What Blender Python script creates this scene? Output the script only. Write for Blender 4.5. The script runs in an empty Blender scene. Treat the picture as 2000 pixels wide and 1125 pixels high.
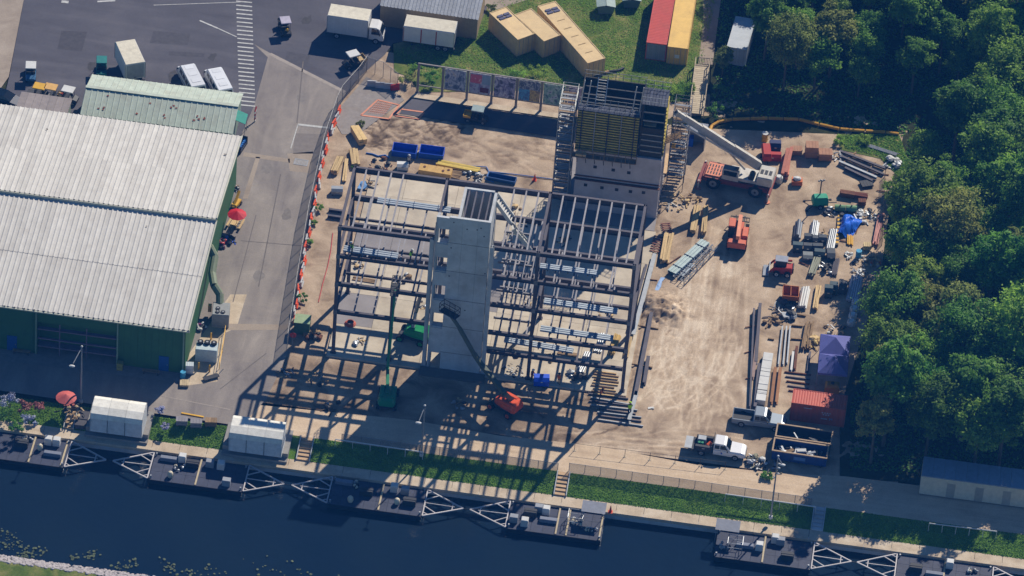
import bpy, bmesh, math, random
import numpy as np
from mathutils import Vector, Matrix
S = bpy.context.scene
COL = S.collection
R = math.radians
# ------------------------------------------------------------------ camera
FPX, PITCH, ROLL, YAW, DIST = 11000.0, R(40), R(4.6), R(4.7), 11000/17.3
cF = np.array([-math.sin(YAW)*math.cos(PITCH), math.cos(YAW)*math.cos(PITCH), -math.sin(PITCH)])
r0 = np.array([math.cos(YAW), math.sin(YAW), 0.0]); u0 = np.cross(r0, cF)
cR = math.cos(ROLL)*r0+math.sin(ROLL)*u0; cU = -math.sin(ROLL)*r0+math.cos(ROLL)*u0
cC = -DIST*cF
cam = bpy.data.cameras.new('camera'); camo = bpy.data.objects.new('camera', cam); COL.objects.link(camo)
cam.sensor_fit = 'HORIZONTAL'; cam.sensor_width = 36; cam.lens = FPX/2000*36
cam.clip_start = 5; cam.clip_end = 6000
camo.matrix_world = Matrix(((cR[0], cU[0], -cF[0], cC[0]), (cR[1], cU[1], -cF[1], cC[1]), (cR[2], cU[2], -cF[2], cC[2]), (0, 0, 0, 1)))
S.camera = camo
# ------------------------------------------------------------------ sky, sun, exposure
SUNV = Vector((0.485, 1.10, 1.0)).normalized()
w = bpy.data.worlds.new('World'); S.world = w; w.use_nodes = True
nt = w.node_tree; nt.nodes.clear()
sk = nt.nodes.new('ShaderNodeTexSky'); sk.sky_type = 'NISHITA'; sk.sun_disc = False
sk.sun_elevation = math.asin(SUNV.z); sk.sun_rotation = math.atan2(SUNV.x, SUNV.y)
sk.air_density = 1.0; sk.dust_density = 0.0; sk.ozone_density = 10.0; sk.altitude = 0
bg = nt.nodes.new('ShaderNodeBackground'); bg.inputs[1].default_value = 0.068
ow = nt.nodes.new('ShaderNodeOutputWorld')
nt.links.new(sk.outputs[0], bg.inputs[0]); nt.links.new(bg.outputs[0], ow.inputs[0])
sl = bpy.data.lights.new('sun', 'SUN'); sl.energy = 5.0; sl.angle = R(0.53); sl.color = (1.0, 0.92, 0.80)
so = bpy.data.objects.new('sun', sl); COL.objects.link(so); so.location = (30, 60, 60)
so.rotation_euler = SUNV.to_track_quat('Z', 'Y').to_euler()
S.view_settings.view_transform = 'Standard'; S.view_settings.look = 'None'
S.view_settings.exposure = 0.15; S.view_settings.gamma = 1.0
S.render.engine = 'CYCLES'
S.cycles.max_bounces = 5; S.cycles.diffuse_bounces = 1; S.cycles.glossy_bounces = 2; S.cycles.transparent_max_bounces = 8
S.cycles.transmission_bounces = 2; S.cycles.use_denoising = True; S.cycles.caustics_reflective = False; S.cycles.caustics_refractive = False
# ------------------------------------------------------------------ helpers
def P(x, y, z=0.0):
    "survey: the point at height z that the photograph shows at pixel x, y"
    d = cF+cR*(x-1000)/FPX-cU*(y-562.5)/FPX
    return Vector(cC+d*((z-cC[2])/d[2]))
def PY(x, y, Y):
    d = cF+cR*(x-1000)/FPX-cU*(y-562.5)/FPX
    return Vector(cC+d*((Y-cC[1])/d[1]))
def seg(a, b, z=0.0):
    p, q = P(*a, z), P(*b, z); d = q-p
    return (p+q)/2, d.length, math.atan2(d.y, d.x)
def lin(c):
    return tuple((v/255/12.92 if v/255 <= .04045 else ((v/255+.055)/1.055)**2.4) for v in c)
MATS = {}
def M(key, rgb=None, rough=.75, metal=0.0, var=.16, sc=2.0, bump=0.0, dirt=0.0, rnd=.08, spec=.3, alpha=1.0, emit=0, world=False, dcol=(120, 98, 76), trans=0.0):
    if key in MATS: return MATS[key]
    m = bpy.data.materials.new(key); m.use_nodes = True; t = m.node_tree; N = t.nodes; L = t.links
    b = N['Principled BSDF']; b.inputs['Roughness'].default_value = rough; b.inputs['Metallic'].default_value = metal
    b.inputs['Specular IOR Level'].default_value = spec
    c = lin(rgb)
    tc = N.new('ShaderNodeTexCoord'); oi = N.new('ShaderNodeObjectInfo')
    if world:
        g = N.new('ShaderNodeNewGeometry'); vec = g.outputs['Position']
    else:
        a = N.new('ShaderNodeVectorMath'); a.operation = 'ADD'; L.new(tc.outputs['Object'], a.inputs[0])
        k = N.new('ShaderNodeVectorMath'); k.operation = 'SCALE'; L.new(oi.outputs['Location'], k.inputs[0]); k.inputs['Scale'].default_value = 1.37
        L.new(k.outputs[0], a.inputs[1]); vec = a.outputs[0]
    n = N.new('ShaderNodeTexNoise'); n.inputs['Scale'].default_value = sc; n.inputs['Detail'].default_value = 6; n.inputs['Roughness'].default_value = .65
    L.new(vec, n.inputs['Vector'])
    mr = N.new('ShaderNodeMapRange'); mr.inputs[1].default_value = .3; mr.inputs[2].default_value = .7
    mr.inputs[3].default_value = 1-var; mr.inputs[4].default_value = 1+var*.7
    L.new(n.outputs[0], mr.inputs[0])
    rr = N.new('ShaderNodeMapRange'); rr.inputs[3].default_value = 1-rnd; rr.inputs[4].default_value = 1+rnd
    L.new(oi.outputs['Random'], rr.inputs[0])
    mu = N.new('ShaderNodeMath'); mu.operation = 'MULTIPLY'; L.new(mr.outputs[0], mu.inputs[0]); L.new(rr.outputs[0], mu.inputs[1])
    cm = N.new('ShaderNodeVectorMath'); cm.operation = 'SCALE'; cm.inputs[0].default_value = c; L.new(mu.outputs[0], cm.inputs['Scale'])
    col = cm.outputs[0]
    if dirt:
        n2 = N.new('ShaderNodeTexNoise'); n2.inputs['Scale'].default_value = sc*.45; n2.inputs['Detail'].default_value = 8; n2.inputs['Roughness'].default_value = .7
        L.new(vec, n2.inputs['Vector'])
        m2 = N.new('ShaderNodeMapRange'); m2.inputs[1].default_value = .48; m2.inputs[2].default_value = .72; m2.inputs[4].default_value = dirt
        L.new(n2.outputs[0], m2.inputs[0])
        mx = N.new('ShaderNodeMixRGB'); L.new(m2.outputs[0], mx.inputs[0]); L.new(col, mx.inputs[1]); mx.inputs[2].default_value = (*lin(dcol), 1)
        col = mx.outputs[0]
    L.new(col, b.inputs['Base Color'])
    if bump:
        bp = N.new('ShaderNodeBump'); bp.inputs['Strength'].default_value = bump; bp.inputs['Distance'].default_value = .05
        nb = N.new('ShaderNodeTexNoise'); nb.inputs['Scale'].default_value = sc*4; nb.inputs['Detail'].default_value = 4
        L.new(vec, nb.inputs['Vector']); L.new(nb.outputs[0], bp.inputs['Height']); L.new(bp.outputs[0], b.inputs['Normal'])
    if alpha < 1:
        b.inputs['Alpha'].default_value = alpha
    if emit:
        b.inputs['Emission Color'].default_value = (*c, 1); b.inputs['Emission Strength'].default_value = emit
    if trans:
        tr = N.new('ShaderNodeBsdfTranslucent'); L.new(col, tr.inputs[0]); ms = N.new('ShaderNodeMixShader'); ms.inputs[0].default_value = trans
        L.new(b.outputs[0], ms.inputs[1]); L.new(tr.outputs[0], ms.inputs[2]); L.new(ms.outputs[0], N['Material Output'].inputs[0])
    MATS[key] = m
    return m
class B:
    def __init__(s): s.v = []; s.f = []
    def add(s, vs, fs):
        o = len(s.v); s.v += [tuple(v) for v in vs]; s.f += [tuple(i+o for i in f) for f in fs]; return s
    def box(s, x0, x1, y0, y1, z0, z1):
        return s.add([(x0, y0, z0), (x1, y0, z0), (x1, y1, z0), (x0, y1, z0), (x0, y0, z1), (x1, y0, z1), (x1, y1, z1), (x0, y1, z1)],
                     [(3, 2, 1, 0), (4, 5, 6, 7), (0, 1, 5, 4), (1, 2, 6, 5), (2, 3, 7, 6), (3, 0, 4, 7)])
    def c(s, x, y, z, sx, sy, sz, rz=0.0):
        "box by centre x,y and base z"
        k, q = math.cos(rz), math.sin(rz)
        vs = []
        for dz in (0, sz):
            for ax, ay in ((-1, -1), (1, -1), (1, 1), (-1, 1)):
                a, b = ax*sx/2, ay*sy/2
                vs.append((x+a*k-b*q, y+a*q+b*k, z+dz))
        return s.add(vs, [(3, 2, 1, 0), (4, 5, 6, 7), (0, 1, 5, 4), (1, 2, 6, 5), (2, 3, 7, 6), (3, 0, 4, 7)])
    def cham(s, x0, x1, y0, y1, z0, z1, k=.05):
        "box with a chamfered top edge"
        a = [(x0, y0, z0), (x1, y0, z0), (x1, y1, z0), (x0, y1, z0)]; b_ = [(x, y, z1-k) for x, y, _ in a]
        d = [(x0+k, y0+k, z1), (x1-k, y0+k, z1), (x1-k, y1-k, z1), (x0+k, y1-k, z1)]
        fs = [(3, 2, 1, 0), (8, 9, 10, 11)]
        for i in range(4):
            j = (i+1) % 4; fs += [(i, j, 4+j, 4+i), (4+i, 4+j, 8+j, 8+i)]
        return s.add(a+b_+d, fs)
    def bar(s, p, q, w=.1, h=None, up=(0, 0, 1)):
        p, q = Vector(p), Vector(q); h = h or w; d = (q-p)
        if d.length < 1e-6: return s
        d.normalize(); sd = d.cross(Vector(up))
        if sd.length < 1e-4: sd = Vector((1, 0, 0))
        sd.normalize(); u = sd.cross(d)
        vs = [e+sd*a*w/2+u*b_*h/2 for e in (p, q) for a, b_ in ((-1, -1), (1, -1), (1, 1), (-1, 1))]
        return s.add(vs, [(0, 1, 2, 3), (7, 6, 5, 4), (4, 5, 1, 0), (5, 6, 2, 1), (6, 7, 3, 2), (7, 4, 0, 3)])
    def cyl(s, p, q, r, n=8, r2=None):
        p, q = Vector(p), Vector(q); r2 = r if r2 is None else r2; d = (q-p).normalized()
        a = d.orthogonal().normalized(); b_ = d.cross(a); vs = []
        for e, rr in ((p, r), (q, r2)):
            for i in range(n):
                t = 2*math.pi*i/n; vs.append(e+a*rr*math.cos(t)+b_*rr*math.sin(t))
        fs = [tuple(range(n-1, -1, -1)), tuple(range(n, 2*n))]+[(i, (i+1) % n, n+(i+1) % n, n+i) for i in range(n)]
        return s.add(vs, fs)
    def tube(s, pts, r, n=6):
        for a, b_ in zip(pts[:-1], pts[1:]): s.cyl(a, b_, r, n)
        return s
    def prism(s, pts, z0, z1):
        n = len(pts); vs = [(x, y, z0) for x, y in pts]+[(x, y, z1) for x, y in pts]
        return s.add(vs, [tuple(range(n-1, -1, -1)), tuple(range(n, 2*n))]+[(i, (i+1) % n, n+(i+1) % n, n+i) for i in range(n)])
    def xprism(s, prof, x0, x1):
        "profile of (y,z) extruded along x"
        n = len(prof); vs = [(x0, y, z) for y, z in prof]+[(x1, y, z) for y, z in prof]
        return s.add(vs, [tuple(range(n)), tuple(range(2*n-1, n-1, -1))]+[(i, n+i, n+(i+1) % n, (i+1) % n) for i in range(n)])
    def yprism(s, prof, y0, y1):
        n = len(prof); vs = [(x, y0, z) for x, z in prof]+[(x, y1, z) for x, z in prof]
        return s.add(vs, [tuple(range(n)), tuple(range(2*n-1, n-1, -1))]+[(i, n+i, n+(i+1) % n, (i+1) % n) for i in range(n)])
    def ell(s, x, y, z, a, b_, c_, n=8, m=5, jit=0, sd=0):
        rg = random.Random(sd); vs = [(x, y, z-c_)]
        for j in range(1, m):
            ph = math.pi*j/m-math.pi/2
            for i in range(n):
                t = 2*math.pi*i/n; k = 1+rg.uniform(-jit, jit)
                vs.append((x+a*k*math.cos(ph)*math.cos(t), y+b_*k*math.cos(ph)*math.sin(t), z+c_*k*math.sin(ph)))
        vs.append((x, y, z+c_)); fs = []
        for i in range(n): fs.append((0, 1+(i+1) % n, 1+i))
        for j in range(m-2):
            for i in range(n): fs.append((1+j*n+i, 1+j*n+(i+1) % n, 1+(j+1)*n+(i+1) % n, 1+(j+1)*n+i))
        k = len(vs)-1
        for i in range(n): fs.append((k, 1+(m-2)*n+i, 1+(m-2)*n+(i+1) % n))
        return s.add(vs, fs)
    def shell(s, st):
        "vehicle body from stations (x, z0, zbelt, ztop, half width low, belt, top)"
        vs = []; n = 8
        for x, z0, zb, zt, a, b_, c_ in st:
            vs += [(x, -a*.92, z0), (x, -a, z0+.12), (x, -b_, zb), (x, -c_, zt), (x, c_, zt), (x, b_, zb), (x, a, z0+.12), (x, a*.92, z0)]
        fs = [tuple(range(n-1, -1, -1)), tuple(range((len(st)-1)*n, len(st)*n))]
        for k in range(len(st)-1):
            for i in range(n): fs.append((k*n+i, k*n+(i+1) % n, (k+1)*n+(i+1) % n, (k+1)*n+i))
        return s.add(vs, fs)
    def wheelx(s, x, y, z, r, w, n=14):
        return s.cyl((x, y-w/2, z), (x, y+w/2, z), r, n)
    def mesh(s, name, smooth=False):
        m = bpy.data.meshes.new(name); m.from_pydata(s.v, [], s.f)
        if smooth: m.polygons.foreach_set('use_smooth', [True]*len(m.polygons))
        m.update(); return m
    def mk(s, name, mat, parent=None, loc=(0, 0, 0), rz=0.0, smooth=False):
        return ob(name, s.mesh(name, smooth), mat, parent, loc, rz)
def fixn(me):
    bm = bmesh.new(); bm.from_mesh(me); bmesh.ops.recalc_face_normals(bm, faces=bm.faces); bm.to_mesh(me); bm.free()
def ob(name, me, mat, parent=None, loc=(0, 0, 0), rz=0.0):
    if mat is not None and not me.materials: me.materials.append(mat)
    o = bpy.data.objects.new(name, me); COL.objects.link(o)
    o.location = loc; o.rotation_euler = (0, 0, rz)
    if parent: o.parent = parent
    return o
def tag(o, label, cat, group=None, kind=None):
    if label: o['label'] = label
    if cat: o['category'] = cat
    if group: o['group'] = group
    if kind: o['kind'] = kind
    return o
def T(name, label, cat, loc=(0, 0, 0), rz=0.0, group=None):
    o = bpy.data.objects.new(name, None); COL.objects.link(o); o.empty_display_size = .3
    o.location = loc; o.rotation_euler = (0, 0, rz)
    return tag(o, label, cat, group)
def one(name, b, mat, label, cat, loc=(0, 0, 0), rz=0.0, group=None, smooth=False):
    return tag(b.mk(name, mat, None, loc, rz, smooth), label, cat, group)
def struct(name, b, mat, kind='structure', **k):
    o = b.mk(name, mat, **k); o['kind'] = kind; return o
def tree_copy(o, loc, rz, label, group=None, parent=None):
    c = o.copy(); COL.objects.link(c)
    if parent is None:
        c.location = loc; c.rotation_euler = (0, 0, rz); c['label'] = label
        if group: c['group'] = group
    else: c.parent = parent
    for ch in list(o.children): tree_copy(ch, None, None, None, None, c)
    return c
ORD = ['first', 'second', 'third', 'fourth', 'fifth', 'sixth', 'seventh', 'eighth', 'ninth', 'tenth', 'eleventh', 'twelfth', 'thirteenth', 'fourteenth',
       'fifteenth', 'sixteenth', 'seventeenth', 'eighteenth', 'nineteenth', 'twentieth']
for i in range(21, 60):
    ORD.append(('twenty', 'thirty', 'forty', 'fifty')[i//10-2]+'-'+ORD[i % 10-1] if i % 10 else {30: 'thirtieth', 40: 'fortieth', 50: 'fiftieth'}[i])
RND = random.Random(7)
# ------------------------------------------------------------------ common materials
MW = M('white_paint', (212, 212, 208), .45, var=.06, dirt=.25, dcol=(150, 145, 135))
MBLK = M('black_rubber', (26, 26, 28), .85, var=.2)
MDK = M('dark_metal', (48, 50, 54), .55, var=.2)
MGAL = M('galvanised_steel', (160, 164, 168), .42, .35, var=.15)
MSTL = M('steel_primer', (84, 80, 88), .6, .1, var=.22, sc=1.2, dirt=.25, dcol=(84, 62, 56))
MRUST = M('rusty_steel', (112, 72, 52), .8, .1, var=.35, sc=3)
MJST = M('joist_primer', (140, 138, 142), .55, .15, var=.2, dirt=.2, dcol=(110, 92, 84))
MGLS = M('dark_glass', (18, 26, 32), .08, var=.05, spec=.6)
MCON = M('cast_concrete', (200, 202, 202), .88, var=.2, sc=.6, bump=.2, dirt=.5, dcol=(140, 132, 122), rnd=.06)
MWOOD = M('sawn_timber', (208, 178, 128), .8, var=.2, sc=4, rnd=.18)
MWOODD = M('weathered_timber', (150, 124, 92), .85, var=.3, sc=4, rnd=.2)
MORG = M('orange_paint', (214, 92, 40), .45, var=.1, dirt=.3)
MRED = M('red_paint', (176, 42, 34), .45, var=.1, dirt=.25)
MGRN = M('green_paint', (20, 128, 88), .4, var=.1, dirt=.15)
MYEL = M('yellow_paint', (222, 170, 40), .5, var=.1, dirt=.2)
MBLU = M('blue_paint', (34, 84, 196), .45, var=.12, dirt=.1)
MSILV = M('silver_rim', (170, 172, 176), .35, .4, var=.1)
# ------------------------------------------------------------------ ground, roads, water
def ramp_mat(name, stops, sc, rough=.95, stretch=None, bump=.3, fine=9.0, finev=.18, rot=0.0, attr=None):
    m = bpy.data.materials.new(name); m.use_nodes = True; t = m.node_tree; N = t.nodes; L = t.links
    b = N['Principled BSDF']; b.inputs['Roughness'].default_value = rough; b.inputs['Specular IOR Level'].default_value = .15
    g = N.new('ShaderNodeNewGeometry')
    n = N.new('ShaderNodeTexNoise'); n.inputs['Scale'].default_value = sc; n.inputs['Detail'].default_value = 9; n.inputs['Roughness'].default_value = .62; n.inputs['Distortion'].default_value = .6
    L.new(g.outputs['Position'], n.inputs['Vector']); fac = n.outputs[0]
    if stretch:
        mp = N.new('ShaderNodeMapping'); mp.inputs['Scale'].default_value = stretch; mp.inputs['Rotation'].default_value = (0, 0, rot); L.new(g.outputs['Position'], mp.inputs['Vector'])
        n3 = N.new('ShaderNodeTexNoise'); n3.inputs['Scale'].default_value = 1; n3.inputs['Detail'].default_value = 6; n3.inputs['Distortion'].default_value = .8
        L.new(mp.outputs[0], n3.inputs['Vector'])
        ad = N.new('ShaderNodeMixRGB'); ad.blend_type = 'MIX'; ad.inputs[0].default_value = .45; L.new(fac, ad.inputs[1]); L.new(n3.outputs[0], ad.inputs[2]); fac = ad.outputs[0]
    if attr:
        at = N.new('ShaderNodeAttribute'); at.attribute_name = attr; am = N.new('ShaderNodeMath'); am.operation = 'ADD'; L.new(fac, am.inputs[0]); L.new(at.outputs['Fac'], am.inputs[1]); fac = am.outputs[0]
    cr = N.new('ShaderNodeValToRGB'); e = cr.color_ramp.elements
    e[0].position = stops[0][0]; e[0].color = (*lin(stops[0][1]), 1); e[1].position = stops[-1][0]; e[1].color = (*lin(stops[-1][1]), 1)
    for p_, c_ in stops[1:-1]: k = e.new(p_); k.color = (*lin(c_), 1)
    L.new(fac, cr.inputs[0])
    nf = N.new('ShaderNodeTexNoise'); nf.inputs['Scale'].default_value = fine; nf.inputs['Detail'].default_value = 5; L.new(g.outputs['Position'], nf.inputs['Vector'])
    mr = N.new('ShaderNodeMapRange'); mr.inputs[1].default_value = .3; mr.inputs[2].default_value = .7; mr.inputs[3].default_value = 1-finev; mr.inputs[4].default_value = 1+finev; L.new(nf.outputs[0], mr.inputs[0])
    sc_ = N.new('ShaderNodeVectorMath'); sc_.operation = 'SCALE'; L.new(cr.outputs[0], sc_.inputs[0]); L.new(mr.outputs[0], sc_.inputs['Scale'])
    L.new(sc_.outputs[0], b.inputs['Base Color'])
    if bump:
        bp = N.new('ShaderNodeBump'); bp.inputs['Strength'].default_value = bump; bp.inputs['Distance'].default_value = .08
        L.new(nf.outputs[0], bp.inputs['Height']); L.new(bp.outputs[0], b.inputs['Normal'])
    return m
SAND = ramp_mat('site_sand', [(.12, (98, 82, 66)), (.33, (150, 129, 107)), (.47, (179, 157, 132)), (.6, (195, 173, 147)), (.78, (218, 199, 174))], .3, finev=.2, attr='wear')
ROADM = ramp_mat('crushed_shell_road', [(.3, (180, 156, 130)), (.5, (206, 182, 152)), (.7, (220, 198, 170))], .3, stretch=(.12, 1.4, 1), finev=.12)
ASPH = ramp_mat('dark_asphalt', [(.3, (78, 76, 82)), (.5, (92, 90, 96)), (.7, (108, 105, 109))], .12, stretch=(.1, .5, 1), finev=.1, bump=.1, rough=.85)
DRIVE = ramp_mat('worn_asphalt', [(.28, (104, 98, 95)), (.43, (134, 126, 120)), (.57, (151, 142, 133)), (.74, (172, 162, 151))], .16, stretch=(.6, .1, 1), finev=.09, bump=.1, rough=.88)
APRON = ramp_mat('tan_concrete', [(.3, (146, 132, 118)), (.5, (164, 150, 134)), (.7, (178, 164, 148))], .2, finev=.1, bump=.1)
WALK = ramp_mat('pale_concrete', [(.3, (176, 158, 134)), (.5, (198, 180, 154)), (.7, (212, 196, 172))], .5, finev=.12, bump=.15)
LAWN = ramp_mat('lawn_soil', [(.25, (66, 88, 34)), (.45, (88, 106, 44)), (.58, (120, 122, 66)), (.72, (166, 150, 104))], .35, finev=.3, bump=.5)
FLOORM = ramp_mat('forest_floor', [(.3, (30, 36, 20)), (.6, (52, 58, 30)), (.8, (84, 80, 50))], .5, finev=.3, bump=.6)
def poly(name, px, z, mat, world=None, th=None):
    pts = world or [tuple(P(a, b, z)[:2]) for a, b in px]
    b = B(); n = len(pts)
    if th: b.prism(pts, z-th, z)
    else: b.add([(x, y, z) for x, y in pts], [tuple(range(n))])
    me = b.mesh(name); fixn(me)
    o = ob(name, me, mat); o['kind'] = 'structure'; return o
YB, YW, YE, ZW, ZWAT = -29.7, -32.75, -34.3, -.75, -1.7
b = B(); b.add([(-900, YB, -.2), (900, YB, -.2), (900, 1400, -.2), (-900, 1400, -.2)], [(0, 1, 2, 3)])
struct('ground', b, FLOORM)
# site dirt: a real relief with ruts
def vnoise(x, y, sc, seed):
    rg = np.random.RandomState(seed); tb = rg.rand(64, 64)
    u, v = x*sc, y*sc; i, j = np.floor(u).astype(int), np.floor(v).astype(int); fu, fv = u-i, v-j
    fu = fu*fu*(3-2*fu); fv = fv*fv*(3-2*fv); g = lambda a, c: tb[a % 64, c % 64]
    return (g(i, j)*(1-fu)+g(i+1, j)*fu)*(1-fv)+(g(i, j+1)*(1-fu)+g(i+1, j+1)*fu)*fv
xs = np.arange(-26, 46.01, .19); ys = np.arange(-25, 40.01, .19)
X, Y = np.meshgrid(xs, ys)
H = (vnoise(X, Y, .21, 1)-.5)*.06+(vnoise(X, Y, .8, 2)-.5)*.035+(vnoise(X, Y, 2.3, 3)-.5)*.03
WEAR = np.zeros_like(H); GS = .19
def rut(path, amp=.07, wd=.3, gauge=1.9, tone=.12):
    pts = [P(*q) for q in path]
    for sgn in ((-1, 1) if gauge else (0,)):
        for p, q in zip(pts[:-1], pts[1:]):
            d = np.array([q.x-p.x, q.y-p.y]); l = np.hypot(*d); d = d/l; n = np.array([-d[1], d[0]]); m = gauge/2+1.0
            i0, i1 = [int(np.clip((v+26)/GS, 0, len(xs))) for v in (min(p.x, q.x)-m, max(p.x, q.x)+m)]
            j0, j1 = [int(np.clip((v+25)/GS, 0, len(ys))) for v in (min(p.y, q.y)-m, max(p.y, q.y)+m)]
            if i1 <= i0 or j1 <= j0: continue
            sl_ = (slice(j0, j1), slice(i0, i1)); px_, py_ = X[sl_]-p.x, Y[sl_]-p.y; t = px_*d[0]+py_*d[1]; o_ = px_*n[0]+py_*n[1]-sgn*gauge/2
            e = np.exp(-(o_/wd)**2)*np.clip(1-np.maximum(-t, t-l)/.25, 0, 1)*((t > -.25) & (t < l+.25))
            WEAR[sl_] = np.where(abs(tone)*e > abs(WEAR[sl_])*.999, tone*e, WEAR[sl_]+tone*e*.25)
            H[sl_] += -amp*e
def arc(x0, y0, a0, L_, turn, n=7):
    pts, a = [(x0, y0)], a0
    for k in range(n): a += turn/n; x0 += math.cos(a)*L_/n; y0 += math.sin(a)*L_/n; pts.append((x0, y0))
    return pts
for k in range(22): rut(arc(RND.uniform(1360, 1450), RND.uniform(440, 560), R(RND.uniform(88, 112)), RND.uniform(220, 340), R(RND.uniform(-8, 22))), RND.uniform(.01, .03), .16, 1.8, RND.uniform(.08, .17))
for k in range(26): rut(arc(RND.uniform(1290, 1440), RND.uniform(640, 720), R(RND.uniform(60, 150)), RND.uniform(90, 190), R(RND.uniform(-70, 90))), RND.uniform(.01, .03), .14, RND.choice((1.7, 1.9)), RND.uniform(.13, .26))
for k in range(10): rut(arc(RND.uniform(1080, 1300), RND.uniform(850, 880), R(RND.uniform(2, 12)), RND.uniform(100, 220), R(RND.uniform(-25, 8))), RND.uniform(.01, .03), .16, 1.8, RND.uniform(.08, .18))
for k in range(120):
    x0, y0 = RND.uniform(708, 900), RND.uniform(232, 290); rut(arc(x0, y0, R(RND.gauss(15, 35)), RND.uniform(8, 34), R(RND.uniform(-50, 50)), 4), RND.uniform(.02, .06), RND.uniform(.12, .25), 0, RND.uniform(-.3, -.1))
for k in range(70):
    x0, y0 = RND.uniform(860, 1070), RND.uniform(258, 330); rut(arc(x0, y0, R(RND.gauss(8, 10)), RND.uniform(15, 60), R(RND.uniform(-20, 20)), 4), RND.uniform(.01, .035), RND.uniform(.15, .3), 0, RND.uniform(-.14, .05))
for k in range(60):
    x0, y0 = RND.uniform(480, 1200), RND.uniform(705, 850); rut(arc(x0, y0, R(RND.gauss(8, 30)), RND.uniform(15, 50), R(RND.uniform(-50, 50)), 4), RND.uniform(.01, .04), RND.uniform(.15, .35), 0, RND.uniform(-.2, .04))
for k in range(130):
    c_ = P(RND.gauss(1298, 22), RND.gauss(605, 18)); q_ = (c_.x, c_.y)
    x0, y0 = RND.gauss(1298, 24), RND.gauss(606, 18); rut(arc(x0, y0, R(RND.uniform(0, 180)), RND.uniform(8, 25), R(RND.uniform(-70, 70)), 3), RND.uniform(.02, .07), .1, 0, RND.uniform(-.2, .08))
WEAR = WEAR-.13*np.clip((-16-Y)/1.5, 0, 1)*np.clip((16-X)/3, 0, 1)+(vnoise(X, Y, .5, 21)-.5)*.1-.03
for cx, cy, rr, hh in ((1292, 603, 2.6, .7), (1272, 592, 1.6, .5), (1318, 618, 1.5, .35)):
    c_ = P(cx, cy); d2 = ((X-c_.x)**2+(Y-c_.y)**2)/rr**2
    H = H+hh*np.exp(-d2*1.6)*(.55+.9*vnoise(X, Y, 2.3, 9))
H = np.clip(H, -.15, .9)
for (xa, xb, ya, yb) in ((-19, 15.2, -16.1, 13.4), (-19, 4.0, 13, 16.9), (3.4, 14.8, 13, 26)):
    H = np.where((X > xa) & (X < xb) & (Y > ya) & (Y < yb), -.15, H)
nx, ny = len(xs), len(ys); vs = np.stack([X.ravel(), Y.ravel(), H.ravel()], 1)
ii, jj = np.meshgrid(np.arange(nx-1), np.arange(ny-1)); k0 = (jj*nx+ii).ravel()
me = bpy.data.meshes.new('site_dirt'); me.from_pydata(vs.tolist(), [], np.stack([k0, k0+1, k0+nx+1, k0+nx], 1).tolist())
me.polygons.foreach_set('use_smooth', [True]*len(me.polygons))
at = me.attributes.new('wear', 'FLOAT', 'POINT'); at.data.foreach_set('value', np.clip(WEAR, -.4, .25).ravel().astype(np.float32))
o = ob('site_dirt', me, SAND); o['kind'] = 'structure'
poly('asphalt_lot', [(62, -80), (1000, -80), (930, 62), (768, 84), (752, 106), (700, 152), (662, 208), (640, 270), (562, 690), (440, 760), (-160, 690), (-160, 330), (0, 225), (18, 150)], .045, ASPH)
poly('concrete_apron', [(-60, -80), (62, -80), (17, 150), (-60, 260)], .05, APRON)
poly('driveway', [(496, 86), (528, 104), (676, 182), (662, 206), (640, 262), (606, 430), (563, 690), (520, 780), (470, 832), (-220, 730), (-220, 640), (300, 690), (380, 640), (455, 300), (497, 205), (523, 112)], .052, DRIVE)
poly('north_road', [(880, -60), (1010, -60), (1060, -10), (958, 22)], .06, APRON)
poly('service_road', None, .048, ROADM, world=[(-26, YB), (75, YB), (75, -23.6), (40, -24.2), (33, -25.1), (24, -25.6), (12, -24.7), (2, -25.2), (-8, -24.6), (-26, -25.6)])
poly('grass_field', [(768, 86), (940, 40), (1000, -90), (1420, -90), (1392, 60), (1372, 190), (1320, 200), (1245, 195), (1100, 175), (818, 180), (800, 150), (770, 140)], .05, LAWN)
poly('grass_verge', [(1640, 262), (1755, 258), (1780, 330), (1755, 345), (1720, 310), (1640, 292)], .05, LAWN)
poly('forest_floor', [(1392, 60), (1420, -90), (2150, -90), (2150, 960), (1640, 935), (1640, 800), (1720, 540), (1745, 345), (1765, 262), (1640, 262), (900, 230), (1385, 226)], .03, FLOORM)
# pale strips and patches in the driveway
for nm, px in (('gutter_strip', [(440, 632), (562, 634), (560, 644), (432, 645)]), ('gutter_strip', [(476, 297), (566, 310), (566, 318), (475, 305)]), ('gutter_strip', [(500, 306), (508, 307), (484, 388), (474, 388)]),
               ('drain_pad', [(561, 300), (612, 296), (606, 338), (566, 334)]), ('dark_patch', [(576, 260), (630, 262), (624, 300), (572, 300)])):
    poly(nm, px, .058, APRON if nm != 'dark_patch' else M('patch', (128, 120, 114), .9, world=True))
g = T('drain_grate', 'square steel drain grate set in the driveway pad', 'drain grate', P(588, 317, .06), seg((575, 312), (600, 316))[2])
B().box(-.8, .8, -.55, -.47, 0, .03).box(-.8, .8, .47, .55, 0, .03).box(-.8, -.72, -.47, .47, 0, .03).box(.72, .8, -.47, .47, 0, .03).mk('rim', MGAL, g)
for k in range(9): B().box(-.68+k*.16, -.6+k*.16, -.47, .47, 0, .025).mk('grate_bar', MGAL, g)
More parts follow.
